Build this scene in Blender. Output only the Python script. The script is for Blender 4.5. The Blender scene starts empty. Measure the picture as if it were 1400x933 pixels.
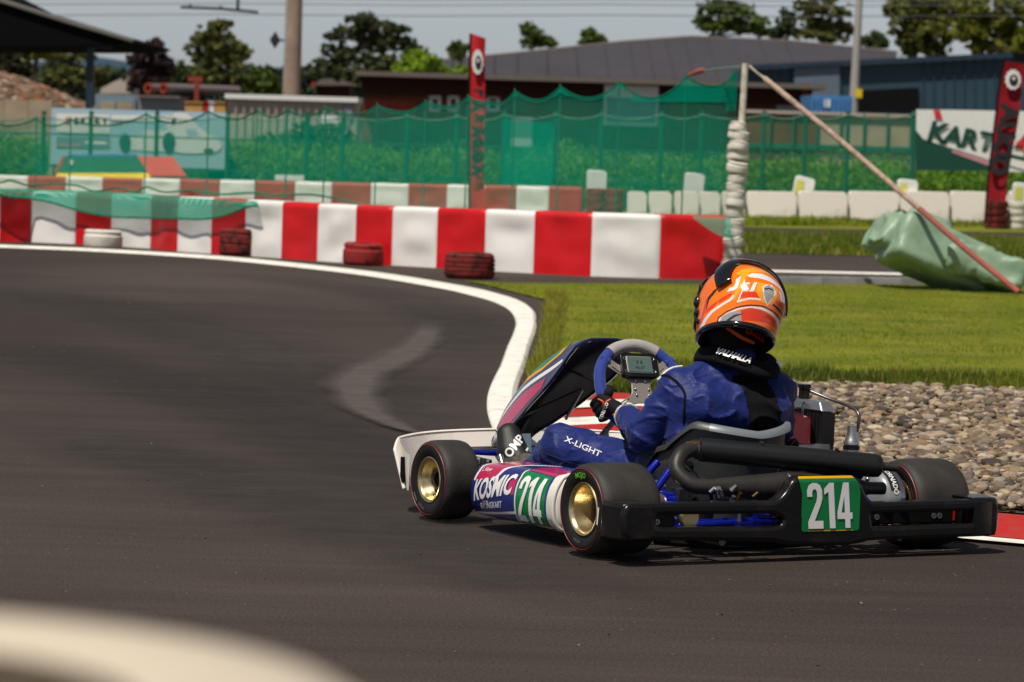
import bpy, math, random
import numpy as np
from mathutils import Vector, Matrix, noise
R = math.radians
rnd = random.Random(7)
rng = np.random.default_rng(7)
scene = bpy.context.scene
COL = scene.collection

# ------------------------------------------------------------------ camera
CAM_H, HOR, ROLL, FPX, CX, CY = 1.30, 172.0, R(1.7), 5320.0, 700.0, 466.5
_p = math.atan((CY - HOR) / FPX)
_rt0 = Vector((1, 0, 0)); _up0 = Vector((0, math.sin(_p), math.cos(_p)))
FWD = Vector((0, math.cos(_p), -math.sin(_p)))
RT = _rt0 * math.cos(ROLL) + _up0 * math.sin(ROLL)
UP = -_rt0 * math.sin(ROLL) + _up0 * math.cos(ROLL)
EYE = Vector((0, 0, CAM_H))
cam_data = bpy.data.cameras.new('camera')
cam = bpy.data.objects.new('camera', cam_data); COL.objects.link(cam); scene.camera = cam
cam.matrix_world = Matrix((( RT.x, UP.x, -FWD.x, EYE.x), (RT.y, UP.y, -FWD.y, EYE.y), (RT.z, UP.z, -FWD.z, EYE.z), (0, 0, 0, 1)))
cam_data.sensor_width = 36.0
cam_data.lens = FPX / 1400 * 36
cam_data.clip_start = 0.1; cam_data.clip_end = 3000
cam_data.dof.use_dof = True
cam_data.dof.focus_distance = 12.3
cam_data.dof.aperture_fstop = 8.8

# ------------------------------------------------------------------ world, sun, exposure
SUN_AZ, SUN_EL = R(-150), R(62)          # azimuth from +Y clockwise (towards +X)
world = bpy.data.worlds.new('World'); scene.world = world; world.use_nodes = True
wn = world.node_tree
for n in list(wn.nodes): wn.nodes.remove(n)
sky = wn.nodes.new('ShaderNodeTexSky'); sky.sky_type = 'NISHITA'; sky.sun_disc = False
sky.sun_elevation = SUN_EL; sky.sun_rotation = SUN_AZ
sky.air_density = 0.5; sky.dust_density = 0.6; sky.ozone_density = 1.0
hs = wn.nodes.new('ShaderNodeHueSaturation'); hs.inputs['Saturation'].default_value = 0.42; hs.inputs['Value'].default_value = 1.45
bg = wn.nodes.new('ShaderNodeBackground'); bg.inputs['Strength'].default_value = 0.06
wo = wn.nodes.new('ShaderNodeOutputWorld')
wn.links.new(sky.outputs[0], hs.inputs['Color']); wn.links.new(hs.outputs[0], bg.inputs['Color']); wn.links.new(bg.outputs[0], wo.inputs['Surface'])
sun_d = bpy.data.lights.new('sun', 'SUN'); sun_d.energy = 4.6; sun_d.angle = R(0.5); sun_d.color = (1.0, 0.93, 0.83)
sun = bpy.data.objects.new('sun', sun_d); COL.objects.link(sun)
_ts = Vector((math.sin(SUN_AZ) * math.cos(SUN_EL), math.cos(SUN_AZ) * math.cos(SUN_EL), math.sin(SUN_EL)))
sun.rotation_euler = _ts.to_track_quat('Z', 'Y').to_euler()
sun.location = (0, 0, 30)
vs = scene.view_settings
vs.view_transform = 'Standard'; vs.look = 'None'; vs.exposure = -0.08; vs.gamma = 1.0; vs.use_curve_mapping = False
scene.cycles.max_bounces = 8; scene.cycles.transparent_max_bounces = 24

# ------------------------------------------------------------------ pixel <-> place helpers (true distances)
def ray(px, py): return FWD + RT * ((px - CX) / FPX) + UP * ((CY - py) / FPX)
def gnd(px, py, z=0.0):
    d = ray(px, py); return EYE + d * ((z - CAM_H) / d.z)
def at(px, py, Y):
    d = ray(px, py); return EYE + d * (Y / d.y)

# ------------------------------------------------------------------ materials
MATS = {}
def _new(name):
    m = bpy.data.materials.new(name); m.use_nodes = True
    nt = m.node_tree; b = nt.nodes['Principled BSDF']
    MATS[name] = m
    return m, nt, b
def mat(name, col, rough=0.6, metal=0.0, var=0.15, scale=8.0, bump=0.0, bscale=60.0, col2=None, coat=0.0, spec=0.5, detail=4.0, sheen=0.0, trans=0.0, thr=None):
    if spec == .5 and rough >= .7: spec = .15
    m, nt, b = _new(name)
    N, Lk = nt.nodes, nt.links
    tc = N.new('ShaderNodeTexCoord')
    nz = N.new('ShaderNodeTexNoise'); nz.inputs['Scale'].default_value = scale; nz.inputs['Detail'].default_value = detail
    Lk.new(tc.outputs['Object'], nz.inputs['Vector'])
    mx = N.new('ShaderNodeMix'); mx.data_type = 'RGBA'
    c2 = col2 if col2 else tuple(c * (1 - var) for c in col)
    mx.inputs[6].default_value = (*col, 1); mx.inputs[7].default_value = (*c2, 1)
    mr = N.new('ShaderNodeMapRange'); lo, hi = thr if thr else (0.35, 0.65)
    mr.inputs[1].default_value = lo; mr.inputs[2].default_value = hi
    Lk.new(nz.outputs['Fac'], mr.inputs[0]); Lk.new(mr.outputs[0], mx.inputs[0]); Lk.new(mx.outputs[2], b.inputs['Base Color'])
    b.inputs['Roughness'].default_value = rough; b.inputs['Metallic'].default_value = metal
    b.inputs['Specular IOR Level'].default_value = spec
    b.inputs['Coat Weight'].default_value = coat; b.inputs['Coat Roughness'].default_value = 0.08
    b.inputs['Sheen Weight'].default_value = sheen
    if bump > 0:
        n2 = N.new('ShaderNodeTexNoise'); n2.inputs['Scale'].default_value = bscale; n2.inputs['Detail'].default_value = 5
        Lk.new(tc.outputs['Object'], n2.inputs['Vector'])
        bp = N.new('ShaderNodeBump'); bp.inputs['Strength'].default_value = 1.0; bp.inputs['Distance'].default_value = bump
        Lk.new(n2.outputs['Fac'], bp.inputs['Height']); Lk.new(bp.outputs[0], b.inputs['Normal'])
    return m
def net_mat(name, col, cell, wire):
    m, nt, b = _new(name); N, Lk = nt.nodes, nt.links
    uv = N.new('ShaderNodeUVMap'); sp = N.new('ShaderNodeSeparateXYZ'); Lk.new(uv.outputs[0], sp.inputs[0])
    outs = []
    for k in (0, 1):
        a = N.new('ShaderNodeMath'); a.operation = 'MULTIPLY'; a.inputs[1].default_value = 1 / cell; Lk.new(sp.outputs[k], a.inputs[0])
        f = N.new('ShaderNodeMath'); f.operation = 'FRACT'; Lk.new(a.outputs[0], f.inputs[0])
        l = N.new('ShaderNodeMath'); l.operation = 'LESS_THAN'; l.inputs[1].default_value = wire; Lk.new(f.outputs[0], l.inputs[0]); outs.append(l)
    mxm = N.new('ShaderNodeMath'); mxm.operation = 'MAXIMUM'; Lk.new(outs[0].outputs[0], mxm.inputs[0]); Lk.new(outs[1].outputs[0], mxm.inputs[1])
    tr = N.new('ShaderNodeBsdfTransparent'); df = N.new('ShaderNodeBsdfDiffuse'); df.inputs[0].default_value = (*col, 1)
    tl = N.new('ShaderNodeBsdfTranslucent'); tl.inputs[0].default_value = (*col, 1)
    m2 = N.new('ShaderNodeMixShader'); m2.inputs[0].default_value = 0.35; Lk.new(df.outputs[0], m2.inputs[1]); Lk.new(tl.outputs[0], m2.inputs[2])
    mix = N.new('ShaderNodeMixShader'); Lk.new(mxm.outputs[0], mix.inputs[0]); Lk.new(tr.outputs[0], mix.inputs[1]); Lk.new(m2.outputs[0], mix.inputs[2])
    Lk.new(mix.outputs[0], N['Material Output'].inputs['Surface'])
    return m
def attr_mat(name, rough=0.8, bump=0.0, bscale=60, trans=0.0, noise_amt=0.25, nscale=40.0):
    m, nt, b = _new(name); N, Lk = nt.nodes, nt.links
    a = N.new('ShaderNodeAttribute'); a.attribute_name = 'tint'
    tc = N.new('ShaderNodeTexCoord'); nz = N.new('ShaderNodeTexNoise'); nz.inputs['Scale'].default_value = nscale
    Lk.new(tc.outputs['Object'], nz.inputs['Vector'])
    mr = N.new('ShaderNodeMapRange'); mr.inputs[3].default_value = 1 - noise_amt; mr.inputs[4].default_value = 1 + noise_amt
    Lk.new(nz.outputs['Fac'], mr.inputs[0])
    vm = N.new('ShaderNodeVectorMath'); vm.operation = 'SCALE'; Lk.new(a.outputs['Color'], vm.inputs[0]); Lk.new(mr.outputs[0], vm.inputs['Scale'])
    Lk.new(vm.outputs[0], b.inputs['Base Color']); b.inputs['Roughness'].default_value = rough; b.inputs['Specular IOR Level'].default_value = .12
    if trans > 0:
        tl = N.new('ShaderNodeBsdfTranslucent'); Lk.new(vm.outputs[0], tl.inputs[0])
        mx = N.new('ShaderNodeMixShader'); mx.inputs[0].default_value = trans
        Lk.new(b.outputs[0], mx.inputs[1]); Lk.new(tl.outputs[0], mx.inputs[2]); Lk.new(mx.outputs[0], N['Material Output'].inputs['Surface'])
    return m

def fabric_mat(name, col, col2):
    m, nt, b = _new(name); N, Lk = nt.nodes, nt.links; tc = N.new('ShaderNodeTexCoord')
    def nz(sc, det, dist=0.0, mp=None):
        n = N.new('ShaderNodeTexNoise'); n.inputs['Scale'].default_value = sc; n.inputs['Detail'].default_value = det; n.inputs['Distortion'].default_value = dist
        q = N.new('ShaderNodeMapping'); q.inputs['Scale'].default_value = mp or (1, 1, 1); Lk.new(tc.outputs['Object'], q.inputs['Vector']); Lk.new(q.outputs[0], n.inputs['Vector']); return n
    def ridge(n, p):
        a = N.new('ShaderNodeMath'); a.operation = 'SUBTRACT'; a.inputs[1].default_value = .5; Lk.new(n.outputs['Fac'], a.inputs[0])
        c = N.new('ShaderNodeMath'); c.operation = 'ABSOLUTE'; Lk.new(a.outputs[0], c.inputs[0])
        d = N.new('ShaderNodeMath'); d.operation = 'MULTIPLY_ADD'; d.inputs[1].default_value = -p; d.inputs[2].default_value = 1.0; d.use_clamp = True; Lk.new(c.outputs[0], d.inputs[0]); return d
    r1 = ridge(nz(6, 2, .6, (1, 1, 1.8)), 7); r2 = ridge(nz(17, 3, .8, (1.2, 1, 2)), 6); wv = nz(900, 1)
    s = N.new('ShaderNodeMath'); s.operation = 'MULTIPLY_ADD'; s.inputs[1].default_value = .35; Lk.new(r2.outputs[0], s.inputs[0]); Lk.new(r1.outputs[0], s.inputs[2])
    s2 = N.new('ShaderNodeMath'); s2.operation = 'MULTIPLY_ADD'; s2.inputs[1].default_value = .05; Lk.new(wv.outputs['Fac'], s2.inputs[0]); Lk.new(s.outputs[0], s2.inputs[2])
    bp = N.new('ShaderNodeBump'); bp.inputs['Distance'].default_value = .006; bp.inputs['Strength'].default_value = .45; Lk.new(s2.outputs[0], bp.inputs['Height']); Lk.new(bp.outputs[0], b.inputs['Normal'])
    mx = N.new('ShaderNodeMix'); mx.data_type = 'RGBA'; mx.inputs[6].default_value = (*col, 1); mx.inputs[7].default_value = (*col2, 1); n4 = nz(9, 4); Lk.new(n4.outputs['Fac'], mx.inputs[0]); Lk.new(mx.outputs[2], b.inputs['Base Color'])
    b.inputs['Roughness'].default_value = .55; b.inputs['Specular IOR Level'].default_value = .3; b.inputs['Sheen Weight'].default_value = .08
    return m
def soft_mark_mat(name, col, lo_hi=.34):
    m, nt, b = _new(name); N, Lk = nt.nodes, nt.links; b.inputs['Base Color'].default_value = (*col, 1); b.inputs['Roughness'].default_value = .85
    a = N.new('ShaderNodeAttribute'); a.attribute_name = 'tint'; tc = N.new('ShaderNodeTexCoord'); n = N.new('ShaderNodeTexNoise'); n.inputs['Scale'].default_value = 5; n.inputs['Detail'].default_value = 6; Lk.new(tc.outputs['Object'], n.inputs['Vector'])
    r = N.new('ShaderNodeMapRange'); r.inputs[1].default_value = .3; r.inputs[2].default_value = .6; r.inputs[3].default_value = .10 if lo_hi < .5 else .70; r.inputs[4].default_value = lo_hi; Lk.new(n.outputs['Fac'], r.inputs[0])
    q = N.new('ShaderNodeMath'); q.operation = 'MULTIPLY'; Lk.new(a.outputs['Fac'], q.inputs[0]); Lk.new(r.outputs[0], q.inputs[1])
    tr = N.new('ShaderNodeBsdfTransparent'); mx = N.new('ShaderNodeMixShader'); Lk.new(q.outputs[0], mx.inputs[0]); Lk.new(tr.outputs[0], mx.inputs[1]); Lk.new(b.outputs[0], mx.inputs[2]); Lk.new(mx.outputs[0], N['Material Output'].inputs['Surface']); return m
def asphalt_mat():
    m, nt, b = _new('asphalt'); N, Lk = nt.nodes, nt.links
    tc = N.new('ShaderNodeTexCoord')
    def nz(scale, detail=4, mp=None, rough=.55):
        n = N.new('ShaderNodeTexNoise'); n.inputs['Scale'].default_value = scale; n.inputs['Detail'].default_value = detail; n.inputs['Roughness'].default_value = rough
        if mp:
            q = N.new('ShaderNodeMapping'); q.inputs['Scale'].default_value = mp[0]; q.inputs['Rotation'].default_value = (0, 0, mp[1]); Lk.new(tc.outputs['Object'], q.inputs['Vector']); Lk.new(q.outputs[0], n.inputs['Vector'])
        else: Lk.new(tc.outputs['Object'], n.inputs['Vector'])
        return n
    def rng_(src, a, b_, lo, hi):
        r = N.new('ShaderNodeMapRange'); r.inputs[1].default_value = a; r.inputs[2].default_value = b_; r.inputs[3].default_value = lo; r.inputs[4].default_value = hi
        Lk.new(src, r.inputs[0]); return r.outputs[0]
    def mul(a, c):
        q = N.new('ShaderNodeMath'); q.operation = 'MULTIPLY'; Lk.new(a, q.inputs[0]); Lk.new(c, q.inputs[1]); return q.outputs[0]
    big = rng_(nz(0.22, 3).outputs['Fac'], .3, .7, .74, 1.24)
    streak = rng_(nz(1.0, 5, ((0.5, 3.2, 1), R(18))).outputs['Fac'], .3, .7, .88, 1.12)
    streak2 = rng_(nz(1.0, 5, ((1.2, 14, 1), R(28))).outputs['Fac'], .35, .65, .93, 1.06)
    fine = rng_(nz(110, 4).outputs['Fac'], .3, .7, .55, 1.5)
    f = mul(mul(mul(big, streak), streak2), fine)
    # the rubbered-in racing line: an arc swept round the bend
    sx = N.new('ShaderNodeSeparateXYZ'); Lk.new(tc.outputs['Object'], sx.inputs[0])
    cx, cy, rad = 54.0, 39.5, 59.4
    d = N.new('ShaderNodeVectorMath'); d.operation = 'DISTANCE'; d.inputs[1].default_value = (cx, cy, 0)
    Lk.new(tc.outputs['Object'], d.inputs[0])
    wob = nz(0.5, 3); wa = N.new('ShaderNodeMath'); wa.operation = 'MULTIPLY_ADD'; wa.inputs[1].default_value = 1.6; Lk.new(wob.outputs['Fac'], wa.inputs[0]); Lk.new(d.outputs['Value'], wa.inputs[2])
    s1 = N.new('ShaderNodeMath'); s1.operation = 'SUBTRACT'; s1.inputs[1].default_value = rad + .8; Lk.new(wa.outputs[0], s1.inputs[0])
    ab = N.new('ShaderNodeMath'); ab.operation = 'ABSOLUTE'; Lk.new(s1.outputs[0], ab.inputs[0])
    line = rng_(ab.outputs[0], .15, 1.7, .66, 1.05)
    f = mul(f, line)
    vo = N.new('ShaderNodeTexVoronoi'); vo.inputs['Scale'].default_value = 26; Lk.new(tc.outputs['Object'], vo.inputs['Vector'])
    chip = N.new('ShaderNodeMath'); chip.operation = 'LESS_THAN'; chip.inputs[1].default_value = .10; Lk.new(vo.outputs['Distance'], chip.inputs[0])
    vr = N.new('ShaderNodeSeparateColor'); Lk.new(vo.outputs['Color'], vr.inputs[0])
    cs = N.new('ShaderNodeMath'); cs.operation = 'GREATER_THAN'; cs.inputs[1].default_value = .93; Lk.new(vr.outputs[0], cs.inputs[0])
    chips = mul(chip.outputs[0], cs.outputs[0])
    cc = N.new('ShaderNodeVectorMath'); cc.operation = 'SCALE'; cc.inputs[0].default_value = (.054, .0425, .0365); Lk.new(f, cc.inputs['Scale'])
    mx = N.new('ShaderNodeMix'); mx.data_type = 'RGBA'; Lk.new(chips, mx.inputs[0]); Lk.new(cc.outputs[0], mx.inputs[6]); mx.inputs[7].default_value = (.20, .18, .16, 1)
    Lk.new(mx.outputs[2], b.inputs['Base Color']); b.inputs['Roughness'].default_value = .80; b.inputs['Specular IOR Level'].default_value = .14
    bp = N.new('ShaderNodeBump'); bp.inputs['Distance'].default_value = .004; bp.inputs['Strength'].default_value = .6
    Lk.new(nz(220, 3).outputs['Fac'], bp.inputs['Height']); Lk.new(bp.outputs[0], b.inputs['Normal'])
    return m

# ------------------------------------------------------------------ mesh helpers
class MB:
    def __init__(s): s.v = []; s.f = []; s.m = []; s.uv = None
    def add(s, vs, fs, mi=0):
        o = len(s.v); s.v += [tuple(v) for v in vs]; s.f += [tuple(i + o for i in f) for f in fs]; s.m += [mi] * len(fs); return s
    def box(s, c, d, rot=None, mi=0, taper=1.0):
        x, y, z = d[0] / 2, d[1] / 2, d[2] / 2; vs = []
        for k in (-1, 1):
            t = taper if k > 0 else 1.0
            for a, b in ((-1, -1), (1, -1), (1, 1), (-1, 1)): vs.append(Vector((a * x * t, b * y * t, k * z)))
        if rot is not None: vs = [rot @ v for v in vs]
        c = Vector(c); vs = [v + c for v in vs]
        return s.add(vs, [(3, 2, 1, 0), (4, 5, 6, 7), (0, 1, 5, 4), (1, 2, 6, 5), (2, 3, 7, 6), (3, 0, 4, 7)], mi)
    def sweep(s, pts, rad, n=10, cap=True, mi=0, closed=False, flat=1.0, upv=None):
        pts = [Vector(p) for p in pts]; k = len(pts)
        if not hasattr(rad, '__len__'): rad = [rad] * k
        ref = Vector(upv) if upv else None; rings = []
        for i, p in enumerate(pts):
            if closed: t = pts[(i + 1) % k] - pts[i - 1]
            else: t = pts[min(i + 1, k - 1)] - pts[max(i - 1, 0)]
            t.normalize()
            if ref is None: ref = Vector((0, 0, 1)) if abs(t.z) < .9 else Vector((1, 0, 0))
            u = (ref - t * ref.dot(t)).normalized(); w = t.cross(u); ref = u if upv is None else ref
            rings.append([p + (u * math.cos(2 * math.pi * j / n) * flat + w * math.sin(2 * math.pi * j / n)) * rad[i] for j in range(n)])
        vs = [q for r in rings for q in r]; fs = []
        m = k if closed else k - 1
        for i in range(m):
            for j in range(n):
                a = i * n + j; b = i * n + (j + 1) % n; c = ((i + 1) % k) * n + (j + 1) % n; d = ((i + 1) % k) * n + j
                fs.append((a, b, c, d))
        if cap and not closed: fs.append(tuple(range(n))[::-1]); fs.append(tuple((k - 1) * n + j for j in range(n)))
        return s.add(vs, fs, mi)
    def cyl(s, a, b, r, r2=None, n=16, mi=0): return s.sweep([a, b], [r, r if r2 is None else r2], n, True, mi)
    def lathe(s, prof, n=32, c=(0, 0, 0), axis='z', mi=0, closed=False):
        vs = []; fs = []; k = len(prof); c = Vector(c)
        for i, (r, h) in enumerate(prof):
            for j in range(n):
                a = 2 * math.pi * j / n; x, y = r * math.cos(a), r * math.sin(a)
                v = Vector((x, y, h)) if axis == 'z' else Vector((h, x, y)) if axis == 'x' else Vector((y, h, x))
                vs.append(v + c)
        for i in range(k if closed else k - 1):
            for j in range(n): fs.append((i * n + j, i * n + (j + 1) % n, ((i + 1) % k) * n + (j + 1) % n, ((i + 1) % k) * n + j))
        return s.add(vs, fs, mi)
    def grid(s, fn, nu, nv, mi=0, closed_u=False):
        vs = [fn(i / nu, j / nv) for j in range(nv + 1) for i in range(nu + (0 if closed_u else 1))]
        w = nu if closed_u else nu + 1
        fs = [(j * w + i, j * w + (i + 1) % w, (j + 1) * w + (i + 1) % w, (j + 1) * w + i) for j in range(nv) for i in range(nu)]
        return s.add(vs, fs, mi)
    def ball(s, c, r, sc=(1, 1, 1), n=16, m=10, mi=0):
        c = Vector(c); vs = [c + Vector((0, 0, -r * sc[2]))]; fs = []
        for i in range(1, m):
            t = math.pi * i / m
            for j in range(n):
                a = 2 * math.pi * j / n; vs.append(c + Vector((math.sin(t) * math.cos(a) * sc[0], math.sin(t) * math.sin(a) * sc[1], -math.cos(t) * sc[2])) * r)
        vs.append(c + Vector((0, 0, r * sc[2]))); last = len(vs) - 1
        for j in range(n): fs.append((0, 1 + (j + 1) % n, 1 + j)); fs.append((last, last - n + j, last - n + (j + 1) % n))
        for i in range(m - 2):
            for j in range(n): fs.append((1 + i * n + j, 1 + i * n + (j + 1) % n, 1 + (i + 1) * n + (j + 1) % n, 1 + (i + 1) * n + j))
        return s.add(vs, fs, mi)
    def mesh(s, name, mats, smooth=40):
        me = bpy.data.meshes.new(name); me.from_pydata(s.v, [], s.f); me.update()
        for mm in (mats if isinstance(mats, (list, tuple)) else [mats]): me.materials.append(mm)
        if any(s.m): me.polygons.foreach_set('material_index', s.m)
        if smooth:
            me.polygons.foreach_set('use_smooth', [True] * len(me.polygons)); me.set_sharp_from_angle(angle=R(smooth))
        return me
def np_mesh(name, V, F, mats, smooth=False, tint=None, mi=None):
    V = np.asarray(V, np.float32); F = np.asarray(F, np.int32); k = F.shape[1]
    me = bpy.data.meshes.new(name); me.vertices.add(len(V)); me.vertices.foreach_set('co', V.ravel())
    me.loops.add(F.size); me.loops.foreach_set('vertex_index', F.ravel())
    me.polygons.add(len(F)); me.polygons.foreach_set('loop_start', np.arange(0, F.size, k, dtype=np.int32)); me.polygons.foreach_set('loop_total', np.full(len(F), k, np.int32))
    me.update(calc_edges=True)
    if smooth: me.polygons.foreach_set('use_smooth', np.ones(len(F), bool))
    for mm in (mats if isinstance(mats, (list, tuple)) else [mats]): me.materials.append(mm)
    if tint is not None:
        a = me.color_attributes.new('tint', 'FLOAT_COLOR', 'POINT')
        c = np.ones((len(V), 4), np.float32); c[:, :3] = tint; a.data.foreach_set('color', c.ravel())
    return me
def tag(o, label=None, cat=None, group=None, kind=None):
    if label: o['label'] = label
    if cat: o['category'] = cat
    if group: o['group'] = group
    if kind: o['kind'] = kind
    return o
def obj(name, me, parent=None):
    if isinstance(me, tuple): me = me[0].mesh(name, me[1], *(me[2:]))
    o = bpy.data.objects.new(name, me); COL.objects.link(o)
    if parent: o.parent = parent
    return o
def thing(name, label, cat, loc=(0, 0, 0), rz=0.0, group=None):
    o = bpy.data.objects.new(name, None); COL.objects.link(o); o.location = loc; o.rotation_euler = (0, 0, rz); o.empty_display_size = .1
    return tag(o, label, cat, group)
def bevel(o, w, seg=2, ang=35):
    m = o.modifiers.new('bevel', 'BEVEL'); m.width = w; m.segments = seg; m.limit_method = 'ANGLE'; m.angle_limit = R(ang)
    return o
def eval_mesh(o, name):
    dg = bpy.context.evaluated_depsgraph_get(); dg.update()
    me = bpy.data.meshes.new_from_object(o.evaluated_get(dg)); me.name = name; return me
def curve_plate(name, loops, extrude, bev, m, res=2):
    cu = bpy.data.curves.new(name, 'CURVE'); cu.dimensions = '2D'; cu.fill_mode = 'BOTH'; cu.extrude = extrude; cu.bevel_depth = bev; cu.bevel_resolution = res
    for lp in loops:
        sp = cu.splines.new('POLY'); sp.points.add(len(lp) - 1); sp.use_cyclic_u = True
        for p, q in zip(sp.points, lp): p.co = (q[0], q[1], 0, 1)
    t = bpy.data.objects.new('tmp', cu); COL.objects.link(t); me = eval_mesh(t, name); bpy.data.objects.remove(t)
    me.materials.clear(); me.materials.append(m)
    me.polygons.foreach_set('use_smooth', [True] * len(me.polygons)); me.set_sharp_from_angle(angle=R(35))
    return me
def roundpoly(pts, r, n=4):
    out = []; k = len(pts)
    for i in range(k):
        p = Vector(pts[i]); a = Vector(pts[i - 1]) - p; b = Vector(pts[(i + 1) % k]) - p
        rr = min(r, a.length * .45, b.length * .45); a = a.normalized() * rr; b = b.normalized() * rr
        for j in range(n + 1):
            t = j / n; q = p + a * (1 - t) ** 2 + b * t ** 2; out.append((q.x, q.y))
    return out
def text_mesh(txt, size, m, bold=0.0, sx=1.0, shear=0.0, extrude=0.0, cuts=0):
    cu = bpy.data.curves.new('lettering', 'FONT'); cu.body = txt; cu.size = size; cu.offset = bold; cu.shear = shear; cu.extrude = extrude; cu.resolution_u = 3
    cu.align_x = 'CENTER'; cu.align_y = 'CENTER'
    t = bpy.data.objects.new('tmp', cu); COL.objects.link(t); me = eval_mesh(t, 'lettering'); bpy.data.objects.remove(t)
    me.materials.clear(); me.materials.append(m)
    import bmesh
    bm = bmesh.new(); bm.from_mesh(me)
    bmesh.ops.triangulate(bm, faces=bm.faces[:])
    for _ in range(cuts):
        es = [e for e in bm.edges if e.calc_length() > size * .12]
        if es: bmesh.ops.subdivide_edges(bm, edges=es, cuts=1); bmesh.ops.triangulate(bm, faces=[f for f in bm.faces if len(f.verts) > 3])
    for v in bm.verts: v.co.x *= sx
    bm.to_mesh(me); bm.free()
    return me
def digits214(size, m, sx, cuts=3):
    D = [(0, [(0, .70), (0, .84), (.06, .95), (.18, 1), (.32, 1), (.44, .95), (.5, .84), (.5, .66), (.44, .52), (.22, .17), (.5, .17), (.5, 0), (0, 0), (0, .15), (.30, .60), (.33, .70), (.33, .80), (.29, .86), (.21, .86), (.17, .80), (.17, .70)], None),
         (.47, [(.24, 0), (.24, .80), (.10, .74), (.10, .87), (.28, 1), (.43, 1), (.43, 0)], None), (.98, [(.25, 0), (.25, .20), (0, .20), (0, .34), (.23, 1), (.42, 1), (.42, .34), (.5, .34), (.5, .20), (.42, .20), (.42, 0)], [(.14, .34), (.25, .34), (.25, .70)])]
    loops = []
    for dx, o, h in D:
        for lp in (o, h):
            if lp: loops.append([((x + dx - .74) * size * sx, (y - .5) * size) for x, y in lp])
    me = curve_plate('lettering', loops, 0, 0, m, 0)
    import bmesh
    bm = bmesh.new(); bm.from_mesh(me); bmesh.ops.triangulate(bm, faces=bm.faces[:])
    for _ in range(cuts):
        es = [e for e in bm.edges if e.calc_length() > size * .07]
        if es: bmesh.ops.subdivide_edges(bm, edges=es, cuts=1); bmesh.ops.triangulate(bm, faces=[f for f in bm.faces if len(f.verts) > 3])
    bm.to_mesh(me); bm.free(); me.polygons.foreach_set('use_smooth', [False] * len(me.polygons)); return me
def map_mesh(me, fn):
    for v in me.vertices: v.co = fn(v.co.x, v.co.y, v.co.z)
    me.update(); return me
def inpoly(x, y, poly):
    c = False; j = len(poly) - 1
    for i in range(len(poly)):
        xi, yi = poly[i]; xj, yj = poly[j]
        if (yi > y) != (yj > y) and x < (xj - xi) * (y - yi) / (yj - yi) + xi: c = not c
        j = i
    return c
def uv_from(me, fn):
    uv = me.uv_layers.new(name='UVMap')
    for l in me.loops: uv.data[l.index].uv = fn(me.vertices[l.vertex_index].co)
    return me
def bez(pts, n=8):       # Catmull-Rom through the points
    P = [Vector(p) for p in pts]; out = []
    for i in range(len(P) - 1):
        a = P[i - 1] if i else P[i] * 2 - P[i + 1]; b, c = P[i], P[i + 1]; d = P[i + 2] if i + 2 < len(P) else P[i + 1] * 2 - P[i]
        for j in range(n):
            t = j / n; out.append(((b * 2) + (c - a) * t + (a * 2 - b * 5 + c * 4 - d) * t * t + (b * 3 - a - c * 3 + d) * t ** 3) * .5)
    out.append(P[-1]); return out
# ================================================================== SETTING
M = MATS
asphalt_mat()
mat('earth', (.10, .085, .055), .95, var=.4, scale=.6, bump=.01, bscale=8)
mat('turf', (.20, .20, .02), .95, col2=(.10, .13, .012), scale=1.2, bump=.02, bscale=30)
mat('white_paint_worn', (.80, .77, .70), .7, col2=(.52, .49, .44), detail=9, scale=9, bump=.002, bscale=120, thr=(.5, .8))
mat('red_paint_worn', (.42, .022, .018), .7, col2=(.30, .05, .045), scale=18, bump=.003, bscale=90, thr=(.45, .75))
mat('old_line', (.42, .40, .37), .8, var=.3, scale=6)
mat('tyre_streak', (.082, .067, .057), .85, var=.25, scale=9)
mat('vinyl_red', (.62, .004, .008), .38, var=.3, detail=8, thr=(.45, .8), scale=3, bump=.003, bscale=6)
mat('vinyl_white', (.80, .78, .75), .42, col2=(.66, .63, .59), thr=(.5, .85), detail=8, scale=3, bump=.003, bscale=6)
mat('vinyl_red_faded', (.45, .02, .02), .5, var=.2, scale=3)
mat('concrete_white', (.74, .69, .62), .85, col2=(.50, .45, .38), scale=4, bump=.004, bscale=30, thr=(.52, .8))
mat('rubber_red', (.30, .030, .028), .8, col2=(.06, .022, .02), scale=14, bump=.003, bscale=60, thr=(.55, .72))
mat('rubber_darkred', (.19, .026, .022), .8, col2=(.03, .02, .018), scale=14, bump=.003, bscale=60, thr=(.47, .62))
mat('rubber_white', (.72, .68, .60), .75, col2=(.52, .48, .42), scale=10, bump=.002, bscale=60, thr=(.5, .8))
mat('rubber_cream', (.56, .49, .39), .7, col2=(.55, .48, .38), scale=16, bump=.003, bscale=60, thr=(.45, .75))
mat('rubber_black_old', (.025, .022, .02), .85, var=.3, scale=10)
net_mat('net_green', (.0, .46, .30), .018, .145)
net_mat('net_green_dense', (.0, .38, .25), .005, .36)
net_mat('net_far', (.0, .38, .23), .022, .13)
mat('rope_green', (.0, .17, .10), .8, var=.3, scale=30)
mat('rope_pale', (.16, .28, .21), .8, var=.3, scale=20)
mat('post_green', (.01, .12, .075), .6, var=.2)
mat('post_grey', (.28, .28, .26), .6, var=.3, scale=5)
mat('wood_white', (.62, .56, .48), .8, col2=(.34, .27, .21), scale=18, bump=.003, thr=(.45, .7))
mat('wood_tan', (.46, .34, .27), .8, col2=(.28, .20, .15), scale=18, bump=.003)
mat('wood_red', (.36, .10, .075), .8, col2=(.24, .09, .07), scale=18, bump=.003)
mat('tarp_green', (.26, .37, .26), .45, col2=(.20, .30, .20), scale=5, bump=.006, bscale=14)
mat('leaf_base', (.05, .08, .02), .8)
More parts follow.
